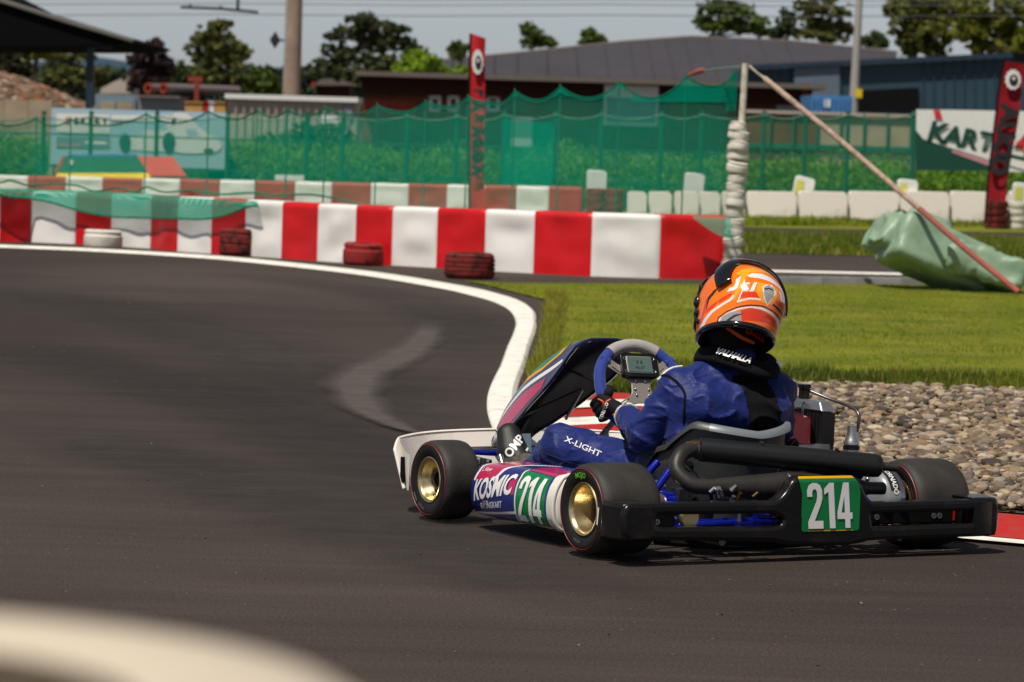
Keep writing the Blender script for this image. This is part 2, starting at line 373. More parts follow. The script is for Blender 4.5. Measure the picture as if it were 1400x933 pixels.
attr_mat('foliage', .75, trans=.3, noise_amt=.2, nscale=3)
attr_mat('grass_blades', .6, trans=.3, noise_amt=.15, nscale=3)
attr_mat('pebbles', .85, noise_amt=.22, nscale=70)
mat('bark', (.10, .075, .055), .95, var=.4, scale=10)

# ground sheet out to the horizon
g = MB().grid(lambda u, v: Vector(((u - .5) * 3000, -30 + v * 2500, -.03)), 30, 30)
tag(obj('ground', g.mesh('ground', M['earth'], 0)), kind='structure')
# track surface: one asphalt sheet in front, two far ribbons on the right
tr = MB().grid(lambda u, v: Vector((-40 + u * 70, -12 + v * 67.5, 0)), 24, 24)
tag(obj('track', tr.mesh('track', M['asphalt'], 0)), kind='structure')
def sheet(name, pts, z, m, label=None):
    b = MB(); b.add([(p[0], p[1], z) for p in pts], [tuple(range(len(pts)))]); return tag(obj(name, b.mesh(name, m, 0)), label, kind='structure')
G = lambda *ps: [gnd(x, y) for x, y in ps]
# infield grass: between the kerb and the far road
KIN = [(752, 413), (750, 440), (742, 470), (733, 500), (724, 528), (760, 552), (1000, 560), (1130, 545), (1400, 554)]
gp = G((638, 386), (700, 389), (1400, 392)) + [Vector((8, 33, 0)), Vector((8, 18.6, 0))] + G(*KIN[::-1]) + G((705, 402), (670, 393))
sheet('grass', gp, .012, M['turf'])
# grass strips between the far roads
strip1 = [gnd(1000, 346), Vector((9, gnd(1200, 347).y, 0)), Vector((9, gnd(1200, 322).y, 0)), gnd(1000, 321)]
strip2 = [gnd(870, 309), Vector((14, gnd(1200, 307.5).y, 0)), Vector((14, 62, 0)), Vector((-30, 62, 0)), Vector((-30, 57, 0)), gnd(870, 303)]
sheet('grass_strip', strip1, .008, M['turf']); sheet('grass_strip', strip2, .008, M['turf'])
a, b = gnd(1010, 372), gnd(1230, 377)
d = (b - a).normalized(); n = Vector((-d.y, d.x, 0)); n = n if n.y > 0 else -n
sheet('lane_line', [a - d * 2, b + d * 6, b + d * 6 + n * .55, a - d * 2 + n * .55], .006, M['white_paint_worn'])
# darker kerb-stone edge below the far road's line
a2, b2 = gnd(1010, 388), gnd(1230, 390)
for k in range(9):
    q0 = a2.lerp(b2, k / 6); q1 = a2.lerp(b2, (k + .97) / 6)
    e = MB().box(((q0 + q1) / 2 + Vector((0, .1, .03))), ((q1 - q0).length, .2, .06)); tag(obj('kerb_stone', e.mesh('kerb_stone', M['post_grey'], 0)), kind='structure')

# white edge kerb sweeping back round the bend (raised, bevelled) ---------------------
far_pts = [(-60, 335.5), (0, 338.5), (100, 342.5), (200, 348), (300, 355), (400, 365), (500, 377), (600, 394), (640, 403), (675, 413), (697, 425), (705, 440)]
near_pts = [(702, 455), (693, 475), (684, 500), (674, 520), (667, 540), (666, 560), (671, 580), (680, 600)]
cl = [gnd(*p) for p in far_pts] + [gnd(*p) for p in near_pts]
cl = bez(cl, 5)
def kerb_ribbon(cl, wfun, h, mb, inner=-1):
    k = len(cl); rows = []
    for i, p in enumerate(cl):
        t = (cl[min(i + 1, k - 1)] - cl[max(i - 1, 0)]).normalized(); nn = Vector((t.y, -t.x, 0)) * inner   # towards infield
        w = wfun(p, i / (k - 1)); rows.append([p + Vector((0, 0, .0)), p + nn * .012 + Vector((0, 0, h * .55)), p + nn * w * .25 + Vector((0, 0, h)), p + nn * w * .8 + Vector((0, 0, h)), p + nn * w + Vector((0, 0, -.01))])
    o = len(mb.v); mb.v += [tuple(q) for r in rows for q in r]
    for i in range(k - 1):
        for j in range(4): mb.f.append((o + i * 5 + j, o + i * 5 + j + 1, o + (i + 1) * 5 + j + 1, o + (i + 1) * 5 + j)); mb.m.append(0)
kb = MB()
wf = lambda p, t: .26 if p.y > 30 else (.145 + .115 * max(0, (p.y - 26) / 4) if p.y > 26 else .145)
kerb_ribbon(cl, wf, .02, kb)
tag(obj('edge_kerb', kb.mesh('edge_kerb', M['white_paint_worn'], 30)), 'white painted raised edge kerb round the bend', kind='structure')

# red and white rumble kerb along the inside of the apex ------------------------------
ap = bez([gnd(668, 548), gnd(676, 590), Vector((.05, 15.0, 0)), Vector((.38, 13.9, 0)), Vector((.95, 12.95, 0)), Vector((1.70, 12.35, 0)), Vector((2.7, 11.9, 0)), Vector((4.0, 11.6, 0))], 14)
L = [0]
for i in range(1, len(ap)): L.append(L[-1] + (ap[i] - ap[i - 1]).length)
def on(s):
    s = max(0, min(L[-1] - 1e-4, s))
    for i in range(1, len(ap)):
        if L[i] >= s:
            t = (s - L[i - 1]) / (L[i] - L[i - 1]); p = ap[i - 1].lerp(ap[i], t); d = (ap[i] - ap[i - 1]).normalized(); return p, Vector((-d.y, d.x, 0))
W = 1.15; s = 0.0; WS = lambda q: 1.15 if q < 2.6 else max(.34, 1.15 - (q - 2.6) * .62); k = 0; wh = MB(); blocks = []
while s < L[-1] - .05:
    st = .43; b = MB()
    def f(u, v, s=s, st=st):
        p, n = on(s + u * st); w = WS(s + u * st) * min(1, .45 + s * .5); x = v * w
        return p + n * (.16 + x) + Vector((0, 0, .012 + .045 * math.sin(min(1, v * 1.15) * math.pi * .62)))
    b.grid(f, 3, 6); b.grid(lambda u, v, f=f: f(u, 1) + Vector((0, 0, -.09 * v)), 3, 1)
    me = b.mesh('kerb_block', M['white_paint_worn'] if k % 2 else M['red_paint_worn'], 40); blocks.append(me); s += st * 1.0; k += 1
rk = thing('rumble_kerb', 'red and white striped rumble kerb on the inside of the apex', 'kerb', ap[0])
for me in blocks:
    o = obj('kerb_block', me, rk); o.matrix_parent_inverse = Matrix.Translation(-ap[0])
wh = MB().grid(lambda u, v: on(u * L[-1])[0] + on(u * L[-1])[1] * (.03 + v * .11) + Vector((0, 0, .012)), 60, 1)
tag(obj('kerb_edge_line', wh.mesh('kerb_edge_line', M['white_paint_worn'], 0)), kind='structure')

# pale scrub mark curving over the asphalt ----------------------------------------------
c = bez([gnd(*p) for p in ((590, 440), (578, 468), (545, 492), (495, 515), (486, 540), (505, 566), (540, 585), (575, 598))], 8)
w0 = [.10, .16, .2, .24, .2, .13, .08, .03]
def soft_strip(name, c, wfn, col, seed=0.0):
    k = len(c); vs = []; al = []
    for i, p in enumerate(c):
        t = (c[min(i + 1, k - 1)] - c[max(i - 1, 0)]).normalized(); nn = Vector((t.y, -t.x, 0)); w = wfn(i / (k - 1)) * (1 + .3 * noise.noise(p * 2 + Vector((seed, 0, 0))))
        for j, a_ in zip((-1.4, -.9, -.5, 0, .5, .9, 1.4), (0, .55, 1, 1, 1, .55, 0)): vs.append(tuple(p + nn * w * j + Vector((0, 0, .004 + .0015 * (seed - 2 if seed else 6))))); al.append([a_ * min(1, i / 5, (k - 1 - i) / 5)] * 3)
    F = [(i * 7 + j, i * 7 + j + 1, (i + 1) * 7 + j + 1, (i + 1) * 7 + j) for i in range(k - 1) for j in range(6)]
    mt = soft_mark_mat(name + '_paint' + str(seed), col, .95 if 'scrub' in name else .30); return tag(obj(name, np_mesh(name, vs, F, mt, tint=np.array(al))), kind='structure')
soft_strip('scrub_mark', c, lambda q: .15 * (w0[int(q * 6.999)] * (1 - (q * 6.999) % 1) + w0[min(7, int(q * 6.999) + 1)] * ((q * 6.999) % 1)) / .24, (.080, .065, .057))
for q, (pts, w) in enumerate(((((0, 395), (150, 420), (330, 470), (480, 540), (560, 600)), .5), (((0, 470), (200, 520), (420, 590), (640, 690), (900, 800)), .35), (((-20, 560), (250, 640), (600, 760), (1000, 860)), .28), (((300, 372), (480, 395), (600, 425), (660, 470), (650, 540)), .35))):
    soft_strip('rubber_line', bez([gnd(*p) for p in pts], 8), lambda t, w=w: w, (.024, .0215, .021), 3.0 + q)
# ------------------------------------------------------------------ grass blades
def in_poly_np(x, y, poly):
    c = np.zeros(len(x), bool); j = len(poly) - 1
    for i in range(len(poly)):
        xi, yi = poly[i][0], poly[i][1]; xj, yj = poly[j][0], poly[j][1]
        if yi != yj: c ^= ((yi > y) != (yj > y)) & (x < (xj - xi) * (y - yi) / (yj - yi) + xi)
        j = i
    return c
def nz2(x, y, s, seed=0.0):
    return np.array([noise.noise(Vector((a * s, b * s, seed))) for a, b in zip(x, y)])
def blades(name, poly, n, h, w, zb=0.0, edge=None, cols=((.27, .33, .014), (.10, .165, .008)), dry=(.34, .29, .09), pdry=.10):
    xs = [p[0] for p in poly]; ys = [p[1] for p in poly]
    x = rng.uniform(min(xs), max(xs), n * 3); y = rng.uniform(min(ys), max(ys), n * 3)
    k = in_poly_np(x, y, poly); x, y = x[k][:n], y[k][:n]; n = len(x)
    gx = np.round(x * 5) / 5; gy = np.round(y * 5) / 5
    key, inv = np.unique(np.stack([gx, gy], 1), axis=0, return_inverse=True); inv = inv.ravel()
    big = nz2(key[:, 0], key[:, 1], .9)[inv]; med = nz2(key[:, 0], key[:, 1], 2.6, 5.)[inv]
    hh = h * rng.uniform(.45, 1.15, n) * (1 + .55 * med)
    a = rng.uniform(0, 2 * math.pi, n); lean = rng.uniform(0, .7, n) * hh; la = rng.uniform(0, 2 * math.pi, n)
    V = np.zeros((n, 3, 3)); dx, dy = np.cos(a) * w, np.sin(a) * w
    V[:, 0] = np.stack([x - dx, y - dy, np.full(n, zb)], 1); V[:, 1] = np.stack([x + dx, y + dy, np.full(n, zb)], 1)
    V[:, 2] = np.stack([x + np.cos(la) * lean, y + np.sin(la) * lean, zb + hh], 1)
    t = np.clip(.5 + big * 1.5 + med * 1.0 + rng.normal(0, .25, n), 0, 1)[:, None]
    c = np.array(cols[0]) * t + np.array(cols[1]) * (1 - t); d = rng.random(n) < pdry * (1 + 2 * np.clip(-med * 2 + .2, 0, 1)); c[d] = dry
    me = np_mesh(name, V.reshape(-1, 3), np.arange(n * 3).reshape(n, 3), M['grass_blades'], tint=np.repeat(c, 3, 0))
    return tag(obj(name, me), kind='stuff')
gpl = [(p[0], p[1]) for p in gp]
blades('grass_blades', gpl, 200000, .028, .0042)
# denser, taller band next to the gravel and around the kerb edge
gb = [(p.x, p.y) for p in G((720, 515), (760, 545), (1130, 541), (1400, 550), (1400, 526), (1120, 518), (760, 500))]
blades('grass_blades', gb, 26000, .085, .005, cols=((.17, .20, .015), (.06, .10, .01)))
ge = [(p.x, p.y) for p in G((722, 535), (732, 500), (742, 455), (750, 410), (775, 410), (765, 470), (755, 530))]
blades('grass_blades', ge, 7000, .09, .004, cols=((.28, .29, .02), (.13, .17, .012)), pdry=.2)
blades('grass_blades', [(p[0], p[1]) for p in strip1], 30000, .09, .012, cols=((.14, .18, .015), (.08, .13, .012)))
blades('grass_blades', [(p.x, p.y) for p in (gnd(860, 309), gnd(1400, 311), gnd(1400, 304), gnd(860, 301))], 14000, .10, .015)

# ------------------------------------------------------------------ gravel
def ico():
    t = (1 + 5 ** .5) / 2
    v = [(-1, t, 0), (1, t, 0), (-1, -t, 0), (1, -t, 0), (0, -1, t), (0, 1, t), (0, -1, -t), (0, 1, -t), (t, 0, -1), (t, 0, 1), (-t, 0, -1), (-t, 0, 1)]
    f = [(0, 11, 5), (0, 5, 1), (0, 1, 7), (0, 7, 10), (0, 10, 11), (1, 5, 9), (5, 11, 4), (11, 10, 2), (10, 7, 6), (7, 1, 8), (3, 9, 4), (3, 4, 2), (3, 2, 6), (3, 6, 8), (3, 8, 9), (4, 9, 5), (2, 4, 11), (6, 2, 10), (8, 6, 7), (9, 8, 1)]
    v = [np.array(p) / np.linalg.norm(p) for p in v]; mid = {}; f2 = []
    def m(a, b):
        k = (min(a, b), max(a, b))
        if k not in mid: q = v[a] + v[b]; v.append(q / np.linalg.norm(q)); mid[k] = len(v) - 1
        return mid[k]
    for a, b, c in f:
        x, y, z = m(a, b), m(b, c), m(c, a); f2 += [(a, x, z), (b, y, x), (c, z, y), (x, y, z)]
    return np.array(v), np.array(f2)
IV, IF = ico()
def stones(name, poly, n, smin, smax, zb, mtl, pal, layers=1):
    xs = [p[0] for p in poly]; ys = [p[1] for p in poly]
    x = rng.uniform(min(xs), max(xs), n * 4); y = rng.uniform(min(ys), max(ys), n * 4); k = in_poly_np(x, y, poly); x, y = x[k][:n], y[k][:n]; n = len(x)
    s = smin + (smax - smin) * rng.random(n) ** 2.2
    sc = np.stack([s * rng.uniform(.9, 1.5, n), s * rng.uniform(.7, 1.0, n), s * rng.uniform(.42, .75, n)], 1)
    V = IV[None] * (1 + rng.normal(0, .07, (n, len(IV), 1))) * sc[:, None]
    V[..., 0] += V[..., 1] * rng.normal(0, .25, n)[:, None]
    tx, az = rng.normal(0, .35, n), rng.uniform(0, 6.28, n); c, s_ = np.cos(tx)[:, None], np.sin(tx)[:, None]
    yy = V[..., 1] * c - V[..., 2] * s_; zz = V[..., 1] * s_ + V[..., 2] * c; V[..., 1], V[..., 2] = yy, zz
    c, s_ = np.cos(az)[:, None], np.sin(az)[:, None]; xx = V[..., 0] * c - V[..., 1] * s_; yy = V[..., 0] * s_ + V[..., 1] * c
    V[..., 0] = xx + x[:, None]; V[..., 1] = yy + y[:, None]; V[..., 2] += (zb + rng.uniform(0, .022, n))[:, None] if not callable(zb) else (zb(x, y) + rng.uniform(0, .022, n))[:, None]
    pal = np.array(pal); c = pal[rng.integers(0, len(pal), n)] * rng.uniform(.45, 1.12, (n, 1))
    F = (IF[None] + (np.arange(n) * len(IV))[:, None, None]).reshape(-1, 3)
    me = np_mesh(name, V.reshape(-1, 3), F, mtl, True, np.repeat(c, len(IV), 0)); return me
PAL = [(.30, .22, .14), (.36, .28, .19), (.24, .165, .10), (.42, .35, .26), (.20, .15, .11), (.27, .23, .19), (.40, .31, .20), (.26, .175, .11), (.14, .11, .09), (.30, .24, .17), (.11, .09, .08)]
gv = [(.9, 18.9), (1.35, 19.2), (1.6, 19.1), (6, 19.1), (6, 12.6), (2.6, 13.0), (1.7, 13.55), (1.1, 14.6), (.8, 16.5)]
sheet('gravel_bed', gv, .006, M['earth'])
zb = lambda x, y: .01 + .05 * np.clip((y - 13.2) / 5, 0, 1)
tag(obj('gravel', stones('gravel', [(.9, 18.9), (1.35, 19.2), (3.6, 19.1), (3.6, 12.8), (2.6, 13.0), (1.7, 13.55), (1.1, 14.6), (.8, 16.5)], 16500, .009, .030, zb, M['pebbles'], PAL)), kind='stuff')
gfr = [(1.1, 14.4), (1.7, 13.6), (3.0, 13.1), (3.0, 16.5), (1.0, 16.5)]
tag(obj('gravel', stones('gravel', gfr, 3000, .012, .036, zb, M['pebbles'], PAL)), kind='stuff')
# loose rubber crumbs and chips on the track
_cp = [(-3.2, 8.8), (2.0, 8.8), (1.4, 12.0), (.0, 15), (-.2, 20), (-.1, 27), (-4, 33), (-5, 30)]
tag(obj('rubber_crumbs', stones('rubber_crumbs', _cp, 420, .001, .0042, .000, M['pebbles'], [(.015, .014, .013), (.02, .018, .016), (.16, .14, .12), (.30, .27, .23)])), kind='stuff')
chips = [(-1.2, 9.5), (3, 9.5), (3, 11.5), (-1.2, 12)]
# ================================================================== BARRIERS, NETS, POSTS
def panel_mesh(A, B, h, th, m, seed, bulge=.02, dz=0.0):
    A, B = Vector(A), Vector(B); d = (B - A); Ln = d.length; d = d / Ln; n = Vector((d.y, -d.x, 0))   # n faces the camera
    if n.y > 0: n = -n
    def f(u, v):
        # profile: front face bottom -> top -> rolls over the back
        if v < .7: q = v / .7; off, z = 0.0, q * (h - .03)
        elif v < .85: q = (v - .7) / .15; off, z = .04 * (1 - math.cos(q * math.pi / 2)), h - .03 + .03 * math.sin(q * math.pi / 2)
        else: q = (v - .85) / .15; off, z = .04 + (th - .04) * q, h
        uu = u * Ln; edge = math.sin(math.pi * min(1, max(0, u))) ** .5
        bl = bulge * (noise.noise(Vector((uu * 3 + seed, z * 4, seed * 1.7))) * 1.6 - .35) * edge * min(1, v * 5) * min(1, (.7 - v) * 5) if v < .7 else 0
        if abs(u) < 1e-6 or abs(u - 1) < 1e-6: bl = -.012
        return A + d * (uu) + n * (bl - off) + Vector((0, 0, z + dz + (.006 * noise.noise(Vector((uu * 2 + seed, 3, 0))) if v > .6 else 0)))
    b = MB(); us = [0, .03, .1, .2, .3, .4, .5, .6, .7, .8, .9, .97, 1]
    b.grid(lambda u, v: f(us[int(round(u * 12))], v), 12, 18)
    back = lambda u, v: A + d * (u * Ln) - n * th + Vector((0, 0, h * (1 - v) + dz))
    b.grid(back, 2, 2)
    for e in (0, 1): b.add([f(e, 0), f(e, .7), back(e, 0), back(e, 1)], [(0, 1, 2, 3)])
    return b.mesh('cover_panel', m, 50)
xb = [-120, -60, 0, 42, 102, 150, 204, 241, 287, 333, 383, 432, 484, 534, 595, 661, 728, 807, 901, 991]
yb = [(-120, 329), (0, 331), (42, 331.5), (102, 334), (150, 336.5), (204, 340), (241, 344), (287, 347), (333, 350), (383, 353.5), (432, 357), (484, 360.5), (534, 363), (595, 366.5), (661, 370.5), (728, 374), (807, 378), (901, 381), (991, 383)]
def lerp_tab(x, T):
    if x <= T[0][0]: return T[0][1] + (x - T[0][0]) * (T[1][1] - T[0][1]) / (T[1][0] - T[0][0])
    for (a, ya), (b, yb_) in zip(T, T[1:]):
        if x <= b: return ya + (x - a) / (b - a) * (yb_ - ya)
    return T[-1][1]
B1 = [gnd(x, lerp_tab(x, yb)) for x in xb]
H1 = [.505, .505, .505, .505, .51, .515, .52, .525, .53, .53, .53, .53, .53, .535, .54, .545, .55, .555, .56, .565]
br = thing('crash_barrier', 'near crash barrier wrapped in glossy red and white vinyl along the bend', 'barrier', B1[0])
inv = Matrix.Translation(-B1[0])
for i in range(len(B1) - 1):
    red = (i % 2 == 0)
    o = obj('cover_panel', panel_mesh(B1[i], B1[i + 1], (H1[i] + H1[i + 1]) / 2, .26, M['vinyl_red'] if red else M['vinyl_white'], i * 3.1, .020), br); o.matrix_parent_inverse = inv
# second barrier further back
x2 = [-160, -110, -60, -12, 39, 91, 141, 196, 247, 302, 350, 405, 455, 509, 560, 613, 665, 708, 752, 797]
B2 = [at(x, 200, 57.5 + .0015 * (800 - x)) for x in x2]; B2 = [Vector((p.x, p.y, 0)) for p in B2]
br2 = thing('crash_barrier', 'far red and white crash barrier seen through the green net behind the near one', 'barrier', B2[0]); inv = Matrix.Translation(-B2[0])
for i in range(len(B2) - 1):
    o = obj('cover_panel', panel_mesh(B2[i], B2[i + 1], .300 + .118 * (i / 18), .3, M['vinyl_red_faded'] if i % 2 == 0 else M['vinyl_white'], i * 2.3 + 50, .02), br2); o.matrix_parent_inverse = inv
# red brick-like stack at its end: three columns of stacked dark red tyres
def tyre_mesh(Ro, Ri, h, groove=5, n=28, deform=0.0, seed=0.0):
    prof = [(Ri, .02 * h), (Ri + .02, 0), (Ro * .86, 0), (Ro * .97, h * .10)]
    for k in range(groove):
        z0 = h * (.16 + .68 * k / groove); z1 = h * (.16 + .68 * (k + .72) / groove); z2 = h * (.16 + .68 * (k + .80) / groove); z3 = h * (.16 + .68 * (k + .93) / groove)
        prof += [(Ro, z0), (Ro, z1), (Ro - .012, z2), (Ro - .012, z3)]
    prof += [(Ro * .97, h * .90), (Ro * .86, h), (Ri + .02, h), (Ri, .98 * h), (Ri * 1.25, h * .85), (Ri * 1.35, h * .5), (Ri * 1.25, h * .15)]
    b = MB().lathe(prof, n, closed=True)
    if deform:
        b.v = [(x * (1 + deform * noise.noise(Vector((x * 3, y * 3, seed)))), y * (1 + deform * noise.noise(Vector((x * 3, y * 3, seed + 4)))), z * (1 + deform * noise.noise(Vector((x * 2 + seed, y * 2, z * 2))))) for x, y, z in b.v]
    return b
def pix_r(px, Y): return px * Y / FPX
stackA = thing('tyre_stack', 'dark red tyre stack standing at the end of the far barrier', 'tyre stack', (at(813, 290, 57.5).x, 57.4, 0), group=None)
stackB = thing('tyre_stack', 'second dark red tyre stack beside the first white block', 'tyre stack', (at(838, 290, 57.5).x, 57.4, 0))
tm = tyre_mesh(.15, .08, .10, 2, 18).mesh('tyre', M['rubber_red'])
for st in (stackA, stackB):
    for k in range(4): o = obj('tyre', tm, st); o.location = (.01 * (k % 2), 0, k * .103)
# white concrete blocks
def block_mesh(w, seed):
    b = MB(); h = .44; hw = w / 2
    prof = [(-hw, 0), (-hw, h - .03), (-hw + .025, h), (hw - .04, h), (hw, h - .05), (hw, 0), (hw - .08, 0), (hw - .10, .05), (-hw + .10, .05), (-hw + .08, 0)]
    me = curve_plate('concrete_block', [prof], .14, .008, M['concrete_white'], 1)
    for v in me.vertices: x, y, z = v.co; v.co = (x, -z * (1.25 - .5 * y), y)
    me.update(); return me
bx = [(857, 884), (886, 918), (921, 954), (956, 984), (986, 1018), (1020, 1088), (1090, 1157), (1159, 1227), (1229, 1296), (1298, 1350), (1352, 1376), (1378, 1440)]
for i, (a, b) in enumerate(bx):
    Yb = 57.6 + i * .12; pa, pb = at(a, 290, Yb), at(b, 290, Yb); w = pb.x - pa.x - .02
    lab = ['narrow white concrete block beside the dark red tyre stacks', 'second white concrete block from the dark red tyre stacks, behind the net', 'third white concrete block from the tyre stacks, seen through the net', 'fourth white concrete block, left of the tyre-wrapped pole', 'white concrete block hidden partly by the tyre-wrapped pole', 'white concrete block immediately right of the tyre-wrapped pole', 'white concrete block with a slanted white marker rising behind its right end', 'white concrete block crossed by the shadowy foot of the net, left of the long brace', 'white concrete block under the second white marker, behind the diagonal brace', 'white concrete block just left of the right-hand red flag', 'white concrete block behind the base of the right-hand red flag', 'rightmost white concrete block, right of the red flag'][i]
    o = obj('concrete_block', block_mesh(w, i)); o.scale = (1, 1, (at((a + b) / 2, 262.5, Yb).z - .005) / .44); o.location = ((pa.x + pb.x) / 2, Yb, 0); o.rotation_euler = (0, rnd.uniform(-.008, .008), rnd.uniform(-.03, .03)); tag(o, lab, 'concrete block', 'white concrete blocks along the far road')
# white plastic markers peeping over the blocks
mat('marker_white', (.70, .72, .68), .6, var=.1); mat('marker_yellow', (.60, .60, .10), .6)
for px_, w, ln, lab in ((815, 24, 0, 'white marker post above the dark red tyre stack'), (946, 24, .05, 'white marker post behind the net left of the pole'), (1091, 26, .16, 'leaning white marker with a yellow patch right of the pole'), (1240, 26, 0, 'upright white marker with a yellow patch left of the banner'), (1398, 26, 0, 'white marker at the right edge beside the red flag')):
    p = at(px_, 250, 58.6); t = thing('marker_post', lab, 'marker', (p.x, 58.6, 0), 0, 'white markers behind the far blocks')
    me = curve_plate('board', [roundpoly([(-.13, 0), (.13, 0), (.15, .64), (-.13, .66)], .05)], .05, .015, M['marker_white'])
    for v in me.vertices: x, y, z = v.co; v.co = (x, -z, y)
    o = obj('board', me, t); o.rotation_euler = (0, ln, 0)
    if w == 26:
        o2 = obj('patch', (MB().box((-.06, -.075, .50), (.11, .012, .20)), M['marker_yellow']), t); o2.rotation_euler = (0, ln, 0)
mat('net_post', (.04, .20, .13), .7)
# tyres lying on the asphalt edge
def lying_tyre(px_, py_, wpx, hpx, m, lab, seed, gr=4, tilt=0):
    p = gnd(px_, py_); sc = p.y / FPX; Ro = wpx * sc / 2; h = hpx * sc - Ro * .04
    t = thing('old_tyre', lab, 'tyre', (p.x, p.y + Ro, 0), group='old tyres lying along the near barrier')
    obj('tyre', tyre_mesh(Ro, Ro * .55, h, gr, 32, .10, seed).mesh('tyre', M[m]), t)
    t.rotation_euler = (tilt, 0, seed)
lying_tyre(138, 341, 53, 28, 'rubber_white', 'white painted tyre lying at the left by the near barrier', 1.0, 1)
lying_tyre(320, 350.5, 48, 37, 'rubber_darkred', 'tall dark tyre with worn red paint, second from the left', 2.2, 2)
lying_tyre(496, 364, 56, 32, 'rubber_red', 'faded red tyre with one plain band, third from the left', 3.0, 1)
lying_tyre(641, 382.5, 70, 38, 'rubber_darkred', 'widest ribbed dark red tyre, at the corner of the grass', 4.1, 4)
# ---- the big net hung behind and over the near barrier
top = [(-60, 158), (10, 172), (50, 162), (72, 172), (97, 163), (140, 172), (200, 156), (240, 168), (285, 152), (320, 163), (352, 150), (372, 160), (393, 149), (420, 158), (445, 147), (480, 157), (516, 144), (550, 153), (582, 139), (612, 146), (640, 132), (660, 139), (682, 141), (704, 124), (735, 137), (766, 118), (805, 134), (847, 112), (890, 134), (938, 104), (975, 118), (1008, 97)]
def behind(px_, off):         # a point on the ground line behind the near barrier under pixel column px_
    a = gnd(px_, lerp_tab(px_, yb)); return a.y + off
fine = []
for (xa, ya), (xb_, yb2) in zip(top, top[1:]):
    for k in range(4):
        t = k / 4
        # peaks at posts, slack between: cosine-ish drape
        fine.append((xa + (xb_ - xa) * t, ya, yb2, t))
peak = {50, 97, 200, 285, 352, 393, 445, 516, 582, 640, 704, 766, 847, 938, 1008}
def ytop(x, xa, ya, xb_, yb2, t):
    if xa in peak: e = 1 - (1 - t) ** 2.0
    elif xb_ in peak: e = t ** 2.0
    else: e = t
    return ya + (yb2 - ya) * e
topf = []
for (xa, ya), (xb_, yb2) in zip(top, top[1:]):
    for k in range(5): t = k / 5; topf.append((xa + (xb_ - xa) * t, ytop(0, xa, ya, xb_, yb2, t)))
topf.append(top[-1])
net = thing('safety_net', 'long green safety net slung on thin posts behind the near barrier', 'net', (at(500, 300, 36).x, 36, 0))
ninv = Matrix.Translation(-net.location)
def netobj(name, b, m, uvf=None, n=20):
    me = b.mesh(name, m, 0); 
    uv_from(me, uvf or (lambda co: (co.x * 1.25, co.z + .03 * math.sin(co.x * 3))))
    for p in me.polygons: p.use_smooth = True
    o = obj(name, me, net); o.matrix_parent_inverse = ninv; return o
b = MB(); cols = []
for x, y in topf:
    Y = behind(x, .34); tp = at(x, y, Y); cols.append((tp, Vector((at(x, 300, Y).x, Y, .05))))
nv = 14; vs = []
for i, (tp, bt) in enumerate(cols):
    for j in range(nv + 1):
        q = j / nv; p = tp.lerp(bt, q); w = math.sin(q * math.pi) * .05
        vs.append(p + Vector((0, w * noise.noise(Vector((p.x * 1.3, p.z * 1.5, 3))), 0)))
b.add(vs, [(i * (nv + 1) + j, i * (nv + 1) + j + 1, (i + 1) * (nv + 1) + j + 1, (i + 1) * (nv + 1) + j) for i in range(len(cols) - 1) for j in range(nv)])
netobj('net_sheet', b, M['net_green'])
o = obj('top_rope', (MB().sweep([c[0] + Vector((0, -.01, 0)) for c in cols], .006, 6), M['rope_green']), net); o.matrix_parent_inverse = ninv
# gathered (double) netting near the pole and below the peaks
gath = [(690, 165, 250), (690, 165, 250), (757, 166, 250), (757, 166, 250)]
def patch(pts_t, pts_b, off, m='net_green_dense'):
    b = MB(); n = len(pts_t); T, Bm = [], []
    for (x, y), (xx, yy) in zip(pts_t, pts_b): T.append(at(x, y, behind(x, off))); Bm.append(at(xx, yy, behind(xx, off)))
    vs = [T[i].lerp(Bm[i], j / 6) for i in range(n) for j in range(7)]
    b.add(vs, [(i * 7 + j, i * 7 + j + 1, (i + 1) * 7 + j + 1, (i + 1) * 7 + j) for i in range(n - 1) for j in range(6)]); return netobj('net_fold', b, M[m])
seg = [p for p in topf if 856 <= p[0] <= 1008]
patch(seg, [(x, 140) for x, y in seg], .33)
patch([(994, 108), (1000, 100), (1007, 97)], [(992, 152), (1000, 152), (1006, 152)], .32)
seg = [p for p in topf if 500 <= p[0] <= 860]
patch(seg, [(x, y + 4 + 4 * (y < 128)) for x, y in seg], .33)
seg = [p for p in topf if -60 <= p[0] <= 500]
patch(seg, [(x, y + 2) for x, y in seg], .33)
# wavy slack fold across the second barrier at left
wav = [(-60, 256), (0, 250), (15, 247), (40, 254), (75, 252), (105, 254), (130, 262), (160, 257), (185, 263), (200, 256), (225, 263), (262, 261), (300, 266), (345, 264), (375, 268), (415, 266), (450, 270), (490, 280)]
wp = bez([at(x, y, behind(x, .30)) for x, y in wav], 4)
o = obj('slack_rope', (MB().sweep(wp, .010, 5), M['rope_green']), net); o.matrix_parent_inverse = ninv
